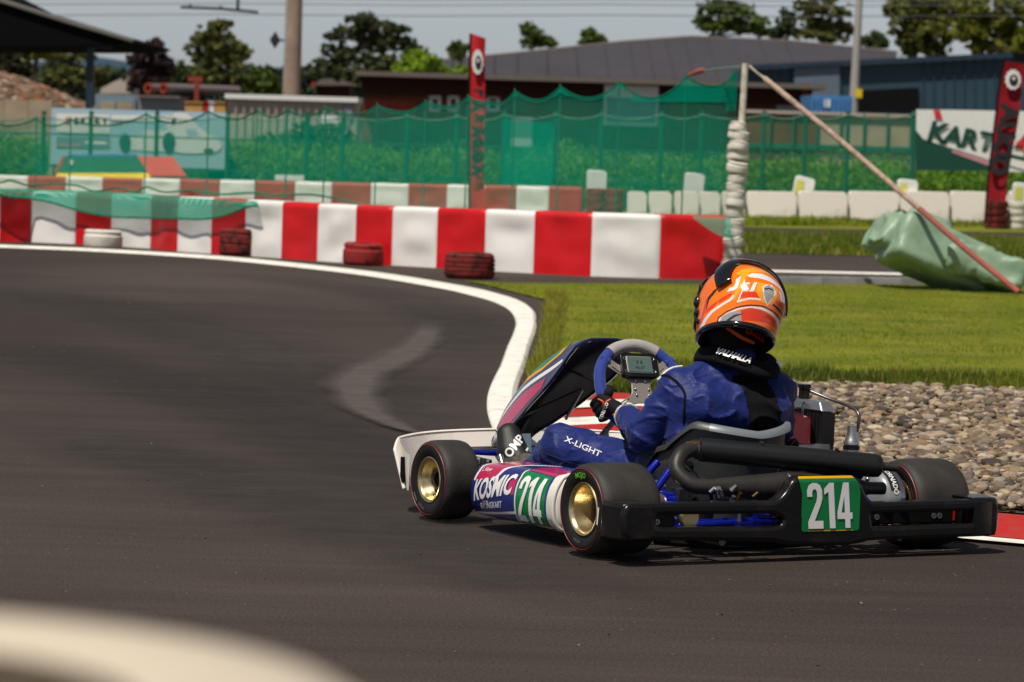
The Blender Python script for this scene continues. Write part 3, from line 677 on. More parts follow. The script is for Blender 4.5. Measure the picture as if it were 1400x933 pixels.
# lower curtain falling over the barrier's front on the left
fl_t = [(-20, 262), (0, 265), (15, 267), (40, 268), (70, 270), (100, 272), (130, 273), (160, 274), (200, 276), (240, 277.5), (280, 279), (310, 280), (335, 280), (352, 280)]
fl_b = [(-20, 264), (0, 266), (15, 270), (40, 272), (55, 277), (72, 286), (90, 293), (115, 297), (150, 298), (190, 299), (240, 299.5), (285, 294), (320, 284), (352, 279)]
def front(x, off): return gnd(x, lerp_tab(x, yb)).y - off
b = MB(); vs = []; n = len(fl_t)
fl_t = [(p.x, p.y) for p in bez([(x, y, 0) for x, y in fl_t], 3)]; fl_b = [(p.x, p.y) for p in bez([(x, y, 0) for x, y in fl_b], 3)]; n = len(fl_t)
edge = []
for (x, y), (xx, yy) in zip(fl_t, fl_b):
    A = at(x, y - 2, front(x, -.30)); B_ = at(x, y + 1.5, front(x, .03)); C_ = at(x, max(yy, y + 2), front(x, .08))
    A.z = max(A.z, .50); B_.z = max(.515, B_.z)
    for q in (A, A.lerp(B_, .5) + Vector((0, 0, .02)), B_): vs.append(q)
    for t in (.33, .66, 1): vs.append(B_.lerp(C_, t) + Vector((0, -.05 * t * (.5 + noise.noise(Vector((x * .03, t, 0)))), 0)))
    edge.append(vs[-1])
b.add(vs, [(i * 6 + j, i * 6 + j + 1, (i + 1) * 6 + j + 1, (i + 1) * 6 + j) for i in range(n - 1) for j in range(5)])
netobj('net_curtain', b, M['net_green_dense'])
o = obj('hem_rope', (MB().sweep(edge, .010, 5), M['rope_green']), net); o.matrix_parent_inverse = ninv
# little corner flap by the pole
b = MB(); T = [(948, 298), (960, 298.5), (975, 299.5), (990, 300), (999, 300)]; Bm = [(948, 299), (962, 309), (975, 318), (989, 325), (1000, 327)]
vs = []
for (x, y), (xx, yy) in zip(T, Bm):
    A = at(x, y - 3, 34.0); B_ = at(x, y, 33.55); C_ = at(xx, yy, 33.48); vs += [A, B_, B_.lerp(C_, .5), C_]
b.add(vs, [(i * 4 + j, i * 4 + j + 1, (i + 1) * 4 + j + 1, (i + 1) * 4 + j) for i in range(4) for j in range(3)]); netobj('net_corner', b, M['net_green_dense'])
for x in sorted(peak - {1008}):     # thin posts that carry the peaks
    y = dict(top)[x]; Y = behind(x, .37); tp = at(x, y - 3, Y); o = obj('post', (MB().cyl((tp.x, Y, 0), tp, .007, n=8), M['net_post']), net); o.matrix_parent_inverse = ninv
# ---- far green fence with posts and pale sagging top rope
FY = 61.5
fence = thing('net_fence', 'far green mesh fence with a pale sagging top rope in front of the buildings', 'fence', (0, FY, 0)); finv = Matrix.Translation((0, -FY, 0))
fx = [-60, 60, 125, 215, 312, 420, 470, 558, 625, 690, 760, 823, 905, 960, 1045, 1102, 1160, 1250]
fy = lambda x: 148 + .017 * (x - 0) * .6 if x < 690 else 158
tops = []
for a, b_ in zip(fx, fx[1:]):
    for k in range(6):
        t = k / 6; x = a + (b_ - a) * t; tops.append(at(x, (159 if x < 690 else 157) + 6 * math.sin(math.pi * t), FY))
tops.append(at(fx[-1], 156, FY))
vs = []; nv = 4
for tp in tops:
    for j in range(nv + 1): vs.append(tp.lerp(Vector((tp.x, FY, .02)), j / nv))
b = MB().add(vs, [(i * 5 + j, i * 5 + j + 1, (i + 1) * 5 + j + 1, (i + 1) * 5 + j) for i in range(len(tops) - 1) for j in range(4)])
me = b.mesh('mesh_sheet', M['net_far'], 0); uv_from(me, lambda co: (co.x, co.z)); o = obj('mesh_sheet', me, fence); o.matrix_parent_inverse = finv
o = obj('top_rope', (MB().sweep(tops, .010, 6), M['rope_pale']), fence); o.matrix_parent_inverse = finv
for x in fx:
    tp = at(x, 152, FY + .05); o = obj('post', (MB().cyl((tp.x, FY + .05, 0), tp, .035, n=8), M['post_green']), fence); o.matrix_parent_inverse = finv
for za in (.95, .45):
    o = obj('rail', (MB().cyl((tops[0].x, FY + .05, za), (tops[-1].x, FY + .05, za), .012, n=6), M['post_green']), fence); o.matrix_parent_inverse = finv
# dense teal windbreak cloth on the fence
cl0 = [at(690, 160, FY - .4), at(700, 166, FY - .4), at(755, 168, FY - .4), at(757, 175, FY - .4)]
wb = MB(); vs = []
for p in cl0: vs += [p, p.lerp(Vector((p.x, p.y, .1)), .33), p.lerp(Vector((p.x, p.y, .1)), .66), Vector((p.x, p.y, .1))]
wb.add(vs, [(i * 4 + j, i * 4 + j + 1, (i + 1) * 4 + j + 1, (i + 1) * 4 + j) for i in range(3) for j in range(3)])
me = wb.mesh('windbreak_cloth', M['net_green_dense'], 0); uv_from(me, lambda co: (co.x, co.z)); tag(obj('windbreak_cloth', me), 'dense dark green cloth panel hung on the far fence right of the middle red flag', 'cloth')
# ---- pole with white tyres, and its long diagonal brace
pb = gnd(1003, 372); PY = 34.1; P0 = Vector((at(1002, 372, PY).x, PY, 0)); P1 = at(1019, 87, PY)
pole = thing('net_pole', 'weathered pole with white tyre rings stacked up it at the end of the near barrier', 'pole', P0); inv = Matrix.Translation(-P0)
o = obj('post', (MB().sweep([P0, P0.lerp(P1, .5), P1], [.034, .032, .028], 12), M['wood_white']), pole); o.matrix_parent_inverse = inv
ys = [(360, 15), (345, 14), (330, 15), (316, 13), (303, 14), (290, 12), (278, 15), (266, 13), (254, 12), (243, 13), (229, 15), (213, 15), (201, 16), (184, 14), (174, 13)]
for i, (yy, w) in enumerate(ys):
    c0 = at(1001.5 + (360 - yy) * .045 + rnd.uniform(-1.5, 1.5), yy + 1, PY); r = w * PY / FPX
    b = tyre_mesh(r, r * .5, .082 if i not in (6, 10) else .10, 1, 20, .28, i * 1.7); b.v = [(x, y, z - .04) for x, y, z in b.v]
    o = obj('tyre', b.mesh('tyre', M['rubber_white']), pole); o.matrix_parent_inverse = inv @ Matrix.Identity(4); o.location = c0; o.rotation_euler = (rnd.uniform(-.15, .15), rnd.uniform(-.22, .22), rnd.uniform(0, 6))
D0, D1 = at(1046, 108, PY - .05), at(1393, 400, 32.2); D1.z = max(D1.z, .02)
brc = thing('brace_pole', 'long diagonal wooden brace leaning from the pole to the ground, lower part painted red', 'brace', D1); inv = Matrix.Translation(-D1)
mid = D0.lerp(D1, .62)
for nm, pts, m in (('upper_pole', bez([D0, D0.lerp(mid, .5) + Vector((0, 0, .012)), mid], 4), 'wood_tan'), ('lower_pole', bez([mid, mid.lerp(D1, .5) - Vector((0, 0, .012)), D1], 4), 'wood_red')):
    o = obj(nm, (MB().sweep(pts, .025, 12), M[m]), brc); o.matrix_parent_inverse = inv
for nm, pts in (('lashing', [at(1024, 90, PY - .05), at(1034, 99, PY - .05), D0 + Vector((0, 0, .0))]), ):
    o = obj(nm, (MB().sweep(pts, [.012, .008, .014], 8), M['wood_white']), brc); o.matrix_parent_inverse = inv
gy = thing('guy_cord', 'thin cord with a knot tied from the pole top back towards the net', 'cord', at(1019, 90, PY)); inv = Matrix.Translation(-gy.location)
o = obj('cord', (MB().sweep(bez([at(1019, 91, PY), at(990, 93, PY + .3), at(962, 97, PY + .8)], 4), .007, 6), M['rope_pale']), gy); o.matrix_parent_inverse = inv
o = obj('knot', (MB().sweep([at(964, 96, PY + .8), at(955, 98, PY + .9), at(941, 103, PY + 1)], [.02, .028, .012], 8), M['wood_red']), gy); o.matrix_parent_inverse = inv
# ---- bundle wrapped in green tarpaulin under the brace
bd = thing('tarp_bundle', 'tilted foam block wrapped in crumpled pale green tarpaulin under the brace', 'tarpaulin bundle', (gnd(1306, 397).x, 33.2, 0))
def cloth_box(L_, W_, H_, seed, amp, nn=16):
    b = MB(); S = nn
    faces = [((-1, -1), 'y-'), ((0, 0), 'z+')]
    def disp(p):
        e = max(0, (abs(p.x) / (L_ / 2) - .55)) * 1.4
        a = amp * (.35 + e)
        return p + Vector((noise.noise(p * 7 + Vector((seed, 0, 0))), noise.noise(p * 7 + Vector((0, seed, 0))), noise.noise(p * 7 + Vector((0, 0, seed))))) * a + Vector((0, 0, a * .8 * noise.noise(Vector((p.x * 22, p.y * 9, seed)))))
    h = (L_ / 2, W_ / 2, H_ / 2)
    for ax in range(3):
        for sg in (-1, 1):
            u_, v_ = [k for k in range(3) if k != ax]
            def f(u, v, ax=ax, sg=sg, u_=u_, v_=v_):
                p = [0, 0, 0]; p[ax] = sg * h[ax]; p[u_] = (u * 2 - 1) * h[u_]; p[v_] = (v * 2 - 1) * h[v_]; p = Vector(p)
                r = .07; q = Vector([max(-h[k] + r, min(h[k] - r, p[k])) for k in range(3)]); dd = p - q
                if dd.length > 1e-6: p = q + dd.normalized() * r
                return disp(p)
            b.grid(f, S, S)
    return b
import bmesh
def weld(b, d=.002):
    bm = bmesh.new(); me = bpy.data.meshes.new('t'); me.from_pydata(b.v, [], b.f); bm.from_mesh(me); bmesh.ops.remove_doubles(bm, verts=bm.verts[:], dist=d); bmesh.ops.recalc_face_normals(bm, faces=bm.faces[:])
    b.v = [tuple(v.co) for v in bm.verts]; b.f = [tuple(v.index for v in f.verts) for f in bm.faces]; b.m = [0] * len(b.f); bm.free(); return b
o = obj('wrapped_block', (weld(cloth_box(.90, .50, .42, 1.0, .016, 30)), M['tarp_green'], 60), bd); o.location = (at(1280, 350, 33.2) - bd.location); o.rotation_euler = (R(-14), R(22), R(14))
o = obj('crumpled_end', (weld(cloth_box(.34, .52, .34, 5.0, .055, 26)), M['tarp_green'], 60), bd); o.location = (at(1222, 324, 33.3) - bd.location); o.rotation_euler = (R(-8), R(34), R(10))
o = obj('crumpled_flap', (weld(cloth_box(.66, .48, .27, 9.0, .06, 30)), M['tarp_green'], 60), bd); o.location = (at(1345, 366, 33.0) - bd.location); o.rotation_euler = (R(-10), R(16), R(-4)); o.location.z = max(.12, o.location.z)
o = obj('loose_sheet', (weld(cloth_box(.40, .30, .12, 12.0, .035, 22)), M['tarp_green'], 60), bd); o.location = (at(1270, 306, 33.5) - bd.location); o.rotation_euler = (0, R(18), 0)
# ---- foreground: white painted tyre stack next to the camera (only its top edge is in frame)
fx0 = -.155; stk = thing('tyre_stack', 'cream painted tyre stack right in front of the camera, far out of focus', 'tyre stack', (-.266, 1.25, 0))
for k in range(6):
    hh = 1.1195 / 6; b = tyre_mesh(.262, .15, hh - .004, 3, 48, .02, k * 2.0); b = MB().lathe([(.15, .01), (.17, 0), (.22, .002), (.255, .03), (.268, .07), (.268, hh - .07), (.255, hh - .032), (.215, hh - .008), (.17, hh - .003), (.15, hh - .012), (.18, hh * .7), (.19, hh * .5), (.18, hh * .3)], 48, closed=True)
    o = obj('tyre', b.mesh('tyre', M['rubber_cream']), stk); o.location = (0, 0, k * hh)
# ================================================================== FAR BACKGROUND
mat('print_sky', (.34, .50, .62), .6, col2=(.36, .48, .58), scale=.8); mat('print_white', (.72, .72, .70), .6, var=.05); mat('print_dark', (.02, .06, .07), .6)
mat('print_black', (.015, .015, .018), .5); mat('print_red', (.60, .03, .03), .5); mat('print_green', (.0, .055, .035), .5, var=.1); mat('print_pink', (.55, .25, .30), .6)
mat('board_green', (.0, .10, .045), .5, var=.2); mat('board_yellow', (.72, .50, .0), .5); mat('board_red', (.52, .05, .04), .5, var=.15); mat('board_blue', (.01, .10, .28), .5)
mat('flag_red', (.50, .02, .025), .7, var=.15); mat('flag_dark', (.30, .012, .02), .7, var=.2)
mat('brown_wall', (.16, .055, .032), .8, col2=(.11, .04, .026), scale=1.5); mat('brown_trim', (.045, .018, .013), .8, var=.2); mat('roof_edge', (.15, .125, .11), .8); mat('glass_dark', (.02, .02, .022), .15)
mat('roof_grey', (.055, .052, .062), .8, spec=.2, var=.12, scale=.3); mat('blue_wall', (.017, .052, .080), .6, var=.15, scale=.5); mat('blue_wall_light', (.11, .15, .20), .5); mat('blue_trim', (.012, .03, .06), .5); mat('void_black', (.004, .004, .005), .9)
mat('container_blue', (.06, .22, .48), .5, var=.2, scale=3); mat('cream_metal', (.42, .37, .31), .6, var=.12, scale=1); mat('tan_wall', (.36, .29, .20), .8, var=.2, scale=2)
mat('canopy_black', (.005, .005, .006), .9, spec=.05); mat('canopy_edge', (.16, .15, .14), .7); mat('canopy_post', (.01, .025, .045), .5); mat('mast_concrete', (.34, .25, .19), .9, col2=(.26, .19, .15), scale=2); mat('lamp_grey', (.36, .34, .31), .7, var=.1)
mat('pipe_grey', (.16, .13, .13), .6); mat('rust_red', (.28, .05, .03), .7, var=.3); mat('box_orange', (.52, .30, .10), .7, var=.15); mat('frame_blue', (.16, .24, .30), .6); mat('steel_grey', (.20, .22, .23), .5)
mat('hill_blue', (.03, .06, .10), .95, col2=(.045, .08, .10), scale=.02); attr_mat('rubble', .9)
mat('wire', (.10, .10, .11), .6)

def pln(px_, Y): return at(px_, 172, Y).x
def zat(px_, py_, Y): return at(px_, py_, Y).z
def bbox_part(name, x0, y0, x1, y1, Y, dep, m, par, z0=None, yofs=0.0):
    X0_, X1_ = at(x0, y0, Y).x, at(x1, y0, Y).x; zt = zat((x0 + x1) / 2, y0, Y); zb_ = zat((x0 + x1) / 2, y1, Y) if z0 is None else z0
    c = Vector(((X0_ + X1_) / 2, Y + dep / 2 + yofs, (zt + zb_) / 2)); o = obj(name, (MB().box(c, (abs(X1_ - X0_), dep, zt - zb_)), M[m], 0), par)
    if par: o.matrix_parent_inverse = Matrix.Translation(-par.location)
    return o
def bthing(name, lab, cat, px_, Y, group=None): return thing(name, lab, cat, (pln(px_, Y), Y, 0), 0, group)

# hills
for nm, Y, pts, m in (('hills', 1500, [(-200, 96), (-60, 88), (60, 84), (130, 79), (200, 88), (300, 94), (420, 92), (520, 98), (700, 104), (900, 120), (1600, 130)], 'hill_blue'),):
    c = bez([at(x, y, Y) for x, y in pts], 6); b = MB(); vs = []
    for i, p in enumerate(c):
        z = p.z * (1 + .03 * noise.noise(Vector((p.x * .02, 0, 0)))); vs += [(p.x, Y, z), (p.x, Y - 260, z * .45), (p.x, Y - 600, -1), (p.x, Y + 500, -1)]
    b.add(vs, [(i * 4 + j, i * 4 + 4 + j, i * 4 + 5 + j, i * 4 + 1 + j) for i in range(len(c) - 1) for j in (0, 1)] + [(i * 4, i * 4 + 4, i * 4 + 7, i * 4 + 3) for i in range(len(c) - 1)])
    tag(obj(nm, b.mesh(nm, M[m], 60)), kind='structure')

# brown long building --------------------------------------------------------
Y = 140
bb = bthing('brown_building', 'long low brown building with a flat grey roof edge and small white framed windows', 'building', 800, Y)
bbox_part('wall', 497, 113, 1108, 172, Y, 9, 'brown_wall', bb, z0=0)
bbox_part('fascia', 494, 113, 1110, 136, Y, .3, 'brown_trim', bb, yofs=-.32)
bbox_part('roof', 488, 107, 1128, 113.5, Y, 10.5, 'roof_edge', bb, yofs=-1.2)
for x, w in ((594, 12), (619, 12), (673, 14)):
    f = MB(); Yf = Y - .06; x0, x1, zt, zb_ = pln(x - w / 2, Y), pln(x + w / 2, Y), zat(x, 133, Y), zat(x, 151, Y)
    for c_, d_ in ((((x0 + x1) / 2, Yf, zt), (x1 - x0 + .12, .12, .09)), (((x0 + x1) / 2, Yf, zb_), (x1 - x0 + .12, .12, .09)), ((x0, Yf, (zt + zb_) / 2), (.10, .12, zt - zb_)), ((x1, Yf, (zt + zb_) / 2), (.10, .12, zt - zb_))): f.box(c_, d_)
    wdw = obj('window', (f, M['print_white'], 0), bb); wdw.matrix_parent_inverse = Matrix.Translation(-bb.location)
    p = obj('pane', (MB().box(((x0 + x1) / 2, Y - .02, (zt + zb_) / 2), (x1 - x0 - .08, .06, zt - zb_ - .08)), M['glass_dark'], 0), wdw)
wdw = bbox_part('window', 826, 117, 900, 172, Y, .12, 'print_white', bb, yofs=-.5); wdw['label'] = 'large pale blind-covered window'
bbox_part('blind', 829, 134, 897, 168, Y, .1, 'frame_blue', bb, yofs=-.56)
bbox_part('door', 1062, 120, 1100, 172, Y, .12, 'steel_grey', bb, z0=.1, yofs=-.25)
bbox_part('door', 700, 160, 728, 205, Y, .12, 'print_white', bb, yofs=-.25)
bbox_part('downpipe', 1096, 114, 1104, 172, Y, .3, 'rust_red', bb, z0=0, yofs=-.4)
bbox_part('plinth', 497, 203, 1108, 209, Y, .3, 'brown_trim', bb, yofs=-.3)
bbox_part('wall_panel', 497, 137, 570, 158, Y, .1, 'rust_red', bb, yofs=-.12)

# big grey gable roof hall behind
Y = 190; gh = bthing('grey_hall', 'wide grey-roofed hall with a shallow ridge rising behind the brown building', 'building', 900, Y)
prof = [(592, 84), (700, 74), (850, 58), (945, 51), (1080, 57), (1226, 72)]
vs = []; 
for x, y in prof: p = at(x, y, Y + 14); q = at(x, 98 if x < 640 else 112, Y); vs += [(p.x, Y + 14, p.z), (q.x, Y, q.z), (p.x, Y + 14.4, p.z + .12)]
b = MB().add(vs, [(i * 3, i * 3 + 1, i * 3 + 4, i * 3 + 3) for i in range(5)] )
o = obj('roof', (b, M['roof_grey'], 0), gh); o.matrix_parent_inverse = Matrix.Translation(-gh.location)
o = obj('ridge_cap', (MB().sweep([at(x, y, Y + 14) for x, y in prof], .09, 6), M['roof_edge']), gh); o.matrix_parent_inverse = Matrix.Translation(-gh.location)
for i in range(0, 20):
    t = i / 19; k = t * 4.999; j = int(k); p = at(prof[j][0] + (prof[j + 1][0] - prof[j][0]) * (k - j), prof[j][1] + (prof[j + 1][1] - prof[j][1]) * (k - j), Y + 14); q = at(592 + 634 * t, 112, Y)
    o = obj('roof_seam', (MB().sweep([p + Vector((0, -.02, .02)), Vector((p.x, Y, q.z + .02))], .03, 4), M['roof_grey']), gh); o.matrix_parent_inverse = Matrix.Translation(-gh.location)
bbox_part('wall', 600, 112, 1220, 172, Y, 14, 'roof_grey', gh, z0=0, yofs=.6)

# blue hall
Y = 165; bh = bthing('blue_hall', 'dark blue sheet-metal hall with a black opening on the right', 'building', 1200, Y)
binv = Matrix.Translation(-bh.location)
def quadpart(name, pts, Yq, m, par, th=.3):
    P = [at(x, y, Yq) for x, y in pts]; n = len(P); b = MB(); b.add([tuple(p) for p in P] + [(p.x, p.y + th, p.z) for p in P], [tuple(range(n)), tuple(range(n, 2 * n))[::-1]] + [(i, (i + 1) % n, n + (i + 1) % n, n + i) for i in range(n)])
    o = obj(name, (b, M[m], 0), par)
    if par: o.matrix_parent_inverse = Matrix.Translation(-par.location)
    return o
quadpart('wall', [(1022, 92), (1385, 76), (1480, 84), (1480, 215), (1022, 215)], Y, 'blue_wall', bh, 12)
quadpart('fascia', [(1020, 89), (1385, 72), (1385, 78), (1020, 94.5)], Y - .4, 'blue_trim', bh)
quadpart('wall_panel', [(1086, 91), (1148, 89), (1148, 150), (1086, 150)], Y - .2, 'blue_wall_light', bh, .15)
quadpart('fascia', [(1385, 72), (1480, 78), (1480, 86), (1385, 79)], Y - .4, 'void_black', bh)
quadpart('doorway', [(1172, 124), (1256, 120), (1256, 151), (1172, 151)], Y - .12, 'void_black', bh, .1)
for i in range(26):
    x = 1024 + i * 14
    if 1084 < x < 1150 or 1168 < x < 1258: continue
    yt = 91 - (x - 1022) * .044; quadpart('rib', [(x, yt + 3), (x + 1.2, yt + 3), (x + 1.2, 205), (x, 205)], Y - .10, 'blue_wall', bh, .1)
# sky blue container
Y = 128; bc = bthing('shipping_container', 'bright blue container with a white label between the brown building and the light pole', 'container', 1138, Y)
bbox_part('body', 1110, 131, 1166, 172, Y, 5, 'container_blue', bc, z0=0); bbox_part('label_plate', 1127, 136, 1135, 147, Y, .05, 'print_white', bc, yofs=-.06)
for i in range(9): bbox_part('rib', 1111 + i * 6, 132, 1112.6 + i * 6, 172, Y, .08, 'container_blue', bc, z0=0, yofs=-.09)
# tan low wall right behind far fence
Y = 90; tw = bthing('tan_wall', 'low tan panelled wall behind the far fence on the right', 'wall', 1180, Y)
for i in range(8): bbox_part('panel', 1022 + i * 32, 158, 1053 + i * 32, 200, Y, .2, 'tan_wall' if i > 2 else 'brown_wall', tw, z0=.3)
bbox_part('coping', 1018, 154, 1278, 158, Y, .4, 'cream_metal', tw, yofs=-.1); bbox_part('plinth', 1018, 199, 1278, 206, Y, .3, 'post_green', tw, yofs=-.06)
for i in range(8): bbox_part('post', 1052.5 + i * 32, 156, 1054.5 + i * 32, 205, Y, .12, 'post_green', tw, yofs=-.12)
# cream containers at left
Y = 110; cc = bthing('cream_container', 'long cream metal container with a ribbed roof edge behind the concrete mast', 'container', 400, Y)
bbox_part('body', 312, 137, 488, 172, Y, 3, 'cream_metal', cc, z0=0); bbox_part('roof', 308, 131, 490, 137.5, Y, 3.4, 'print_white', cc, yofs=-.2)
for x in range(322, 486, 11): bbox_part('rib', x, 139, x + 2, 172, Y, .08, 'cream_metal', cc, z0=.2, yofs=-.09)
bbox_part('vent', 470, 138, 482, 160, Y, .1, 'steel_grey', cc, yofs=-.1)
hc = bthing('control_cabinet', 'small white cabinet with a dark slot standing in the hedge left of the brown building', 'cabinet', 450, 80)
bbox_part('body', 440, 158, 461, 190, 80, .35, 'print_white', hc, z0=.1); bbox_part('slot', 443, 168, 458, 173, 80, .04, 'print_dark', hc, yofs=-.05)
h2 = bthing('control_cabinet', 'grey-green switch cabinet low at the foot of the concrete mast', 'cabinet', 388, 70)
bbox_part('body', 380, 201, 398, 229, 70, .3, 'lamp_grey', h2, z0=.1); bbox_part('cap', 377, 199, 413, 202, 70, .5, 'lamp_grey', h2)
wbx = bthing('low_board', 'low pale board lying on the grass below the concrete mast', 'board', 395, 60.5); bbox_part('plank', 376, 240, 415, 247, 60.5, .3, 'print_white', wbx)
# grey site cabins left
Y = 115; sc_ = bthing('site_cabin', 'grey site cabin with a blue framed double window above the billboard', 'cabin', 165, Y)
bbox_part('body', 130, 130, 245, 172, Y, 3, 'steel_grey', sc_, z0=0); bbox_part('window_frame', 132, 131, 186, 151, Y, .1, 'frame_blue', sc_, yofs=-.12)
bbox_part('pane', 138, 139, 158, 150, Y, .06, 'tan_wall', sc_, yofs=-.16); bbox_part('pane', 162, 139, 182, 150, Y, .06, 'tan_wall', sc_, yofs=-.16); bbox_part('roof', 190, 131, 247, 134, Y, 3.2, 'pipe_grey', sc_, yofs=-.2)
for i, (x0, x1, m, lab) in enumerate(((253, 277, 'box_orange', 'orange crate left of the white and green bottle shapes'), (279, 285, 'flag_red', 'narrow dark red crate between orange ones'), (286, 293, 'print_white', 'narrow white drum between the orange crates'), (294, 308, 'box_orange', 'orange crate beside the cream container'))):
    t = bthing('crate', lab, 'crate', x0, 112, 'crates stacked left of the cream container'); bbox_part('box', x0, 140, x1, 153, 112, 1, m, t, z0=0); bbox_part('lid', x0 - .5, 139, x1 + .5, 140.6, 112, 1.1, m, t, yofs=-.05)
# red ended pipes
Y = 118
for i, (x, y, lab) in enumerate(((203, 121, 'left pipe with a red open end on the scrap pile'), (224, 121, 'right pipe with a red open end reaching to the red frame'))):
    c = at(x, y, Y); r = 7 * Y / FPX; t = thing('large_pipe', lab, 'pipe', (c.x, Y, c.z), group='grey pipes with red ends')
    e = at(262, y - 1, Y + 2.5) - c
    o = obj('tube', (MB().lathe([(r, 0), (r, .1), (r * .96, 3)], 18, axis='y'), M['pipe_grey']), t); o.rotation_euler = (0, 0, R(-38 - 6 * i))
    o = obj('flange', (MB().lathe([(r * .62, -.04), (r * 1.05, -.04), (r * 1.05, .06), (r * .62, .06)], 18, axis='y', closed=True), M['rust_red']), t); o.rotation_euler = (0, 0, R(-38 - 6 * i))
t = bthing('pipe_rack', 'dark rack carrying the red ended pipes', 'rack', 230, 118.5); bbox_part('beam', 196, 128, 275, 131, 118.5, 2.5, 'void_black', t); bbox_part('leg', 212, 129, 216, 160, 118.5, .3, 'void_black', t, z0=0); bbox_part('leg', 260, 129, 264, 160, 118.5, .3, 'void_black', t, z0=0)
t = bthing('red_frame', 'small rusty red frame on top of the pipes', 'frame', 268, 117); bbox_part('crossbar', 257, 105, 277, 112, 117, .2, 'rust_red', t); bbox_part('upright', 266, 112, 272, 138, 117, .2, 'rust_red', t, z0=0)
t = bthing('house', 'small white house gable between the canopy post and the dark tree', 'house', 155, 300); quadpart('wall', [(138, 121), (156, 112), (176, 103), (180, 128), (136, 128)], 300, 'cream_metal', t, 6)
t = bthing('house', 'small cream house with a grey roof left of the concrete mast', 'house', 350, 280)
quadpart('wall', [(340, 118), (357, 118), (357, 175), (340, 175)], 280, 'cream_metal', t, 6); quadpart('roof', [(338, 118), (345, 111), (355, 112), (359, 118)], 279.5, 'roof_edge', t, 7)
t = bthing('house', 'dark roofed house with a red chimney pot in front of the big pine', 'house', 455, 260)
quadpart('wall', [(432, 116), (478, 116), (478, 175), (432, 175)], 260, 'brown_trim', t, 6); quadpart('roof', [(425, 117), (440, 108), (470, 107), (484, 117)], 259.5, 'roof_edge', t, 7); quadpart('chimney', [(426, 112), (431, 112), (431, 120), (426, 120)], 259, 'rust_red', t, 1)
# rubble heap + concrete wall at far left
rp = [(-6.0 * 3, 99), (pln(128, 104), 99), (pln(128, 104), 106), (-18, 106)]
xs0, xs1 = pln(-40, 100), pln(128, 100)
zr = lambda x, y: np.interp(x, [xs0, pln(0, 100), pln(40, 100), pln(75, 100), pln(128, 100)], [zat(-40, 78, 100), zat(0, 90, 100), zat(40, 103, 100), zat(75, 118, 100), zat(128, 140, 100)]) - .25 * (y - 100) * 0 - .35
b = MB().grid(lambda u, v: Vector((xs0 + (xs1 - xs0) * u, 98 + 6 * v, float(zr(xs0 + (xs1 - xs0) * u, 0)) * math.sin(min(1, v * 1.6) * math.pi / 2) + .15 * noise.noise(Vector((u * 9, v * 4, 0))))), 30, 12)
tag(obj('rubble_mound', b.mesh('rubble_mound', M['tan_wall'], 60)), kind='structure')
tag(obj('rubble', stones('rubble', [(xs0, 98.5), (xs1, 98.5), (xs1, 103), (xs0, 103)], 3500, .05, .20, lambda x, y: zr(x, y) * np.sin(np.clip((y - 98) / 6 * 1.6, 0, 1) * np.pi / 2), M['rubble'], [(.20, .13, .085), (.28, .20, .14), (.16, .10, .065), (.36, .30, .24), (.24, .11, .055)])), kind='stuff')
t = bthing('concrete_wall', 'plain brown-grey concrete wall below the rubble heap at the left edge', 'wall', 20, 96); 
for k in range(4): bbox_part('panel', -60 + k * 33, 137, -27.6 + k * 33, 172, 96, .3, 'tan_wall', t, z0=0)
# black canopy on the left
Y = 70; cn = bthing('canopy', 'black open-sided canopy roof on a dark blue post in the upper left corner', 'canopy', 60, Y)
quadpart('roof', [(-120, -60), (0, 2), (181, 57), (150, 62), (-120, 62)], Y, 'canopy_black', cn, 8)
o = obj('roof_edge', (MB().sweep([at(-120, -62, Y - .05), at(0, 1, Y - .05), at(95, 31, Y - .05), at(182, 56, Y - .05)], .045, 6), M['canopy_edge']), cn); o.matrix_parent_inverse = Matrix.Translation(-cn.location)
bbox_part('post', 116, 60, 126, 172, Y, .13, 'canopy_post', cn, z0=0, yofs=.3); quadpart('bracket', [(126, 60), (152, 60), (150, 68), (128, 66)], Y + .3, 'canopy_post', cn, .1)
# billboard
Y = 62.4; bl = bthing('billboard', 'pale blue printed billboard with a white car silhouette on the left behind the net', 'billboard', 190, Y)
bbox_part('panel', 71, 151, 311, 228, Y, .06, 'print_sky', bl)
bbox_part('post', 309, 152, 313, 246, Y, .07, 'lamp_grey', bl, z0=0, yofs=.02); bbox_part('post', 69, 151, 73, 246, Y, .07, 'lamp_grey', bl, z0=0, yofs=.02)
Yp = Y - .012
def flat(name, pts, m, k=0, Yq=None, par=None):
    q = (Yq or Yp) - .004 * k; P = [at(x, y, q) for x, y in pts]; b = MB().add([tuple(p) for p in P], [tuple(range(len(P)))]); par = par or bl
    o = obj(name, (b, M[m], 0), par); o.matrix_parent_inverse = Matrix.Translation(-par.location); return o
flat('print_panel', [(77, 155), (150, 157), (150, 183), (77, 181)], 'print_white')
flat('print_panel', [(77, 187), (150, 188), (150, 203), (77, 202)], 'frame_blue', 0)
flat('print_line', [(79, 197), (110, 197.5), (110, 200), (79, 199.5)], 'print_pink', 1); flat('print_line', [(116, 193), (146, 194), (146, 198), (116, 197)], 'print_white', 1)
flat('print_panel', [(152, 157), (232, 158), (236, 166), (152, 166)], 'print_white')
flat('print_panel', [(197, 178), (232, 179), (232, 208), (197, 207)], 'print_white'); flat('print_panel', [(178, 186), (196, 186), (196, 206), (178, 205)], 'print_white')
car = bez([(232, 185, 0), (228, 172, 0), (236, 157, 0), (248, 154, 0), (258, 157, 0), (270, 172, 0), (286, 184, 0), (300, 192, 0), (302, 203, 0), (290, 209, 0), (262, 210, 0), (240, 208, 0), (232, 200, 0)], 4)
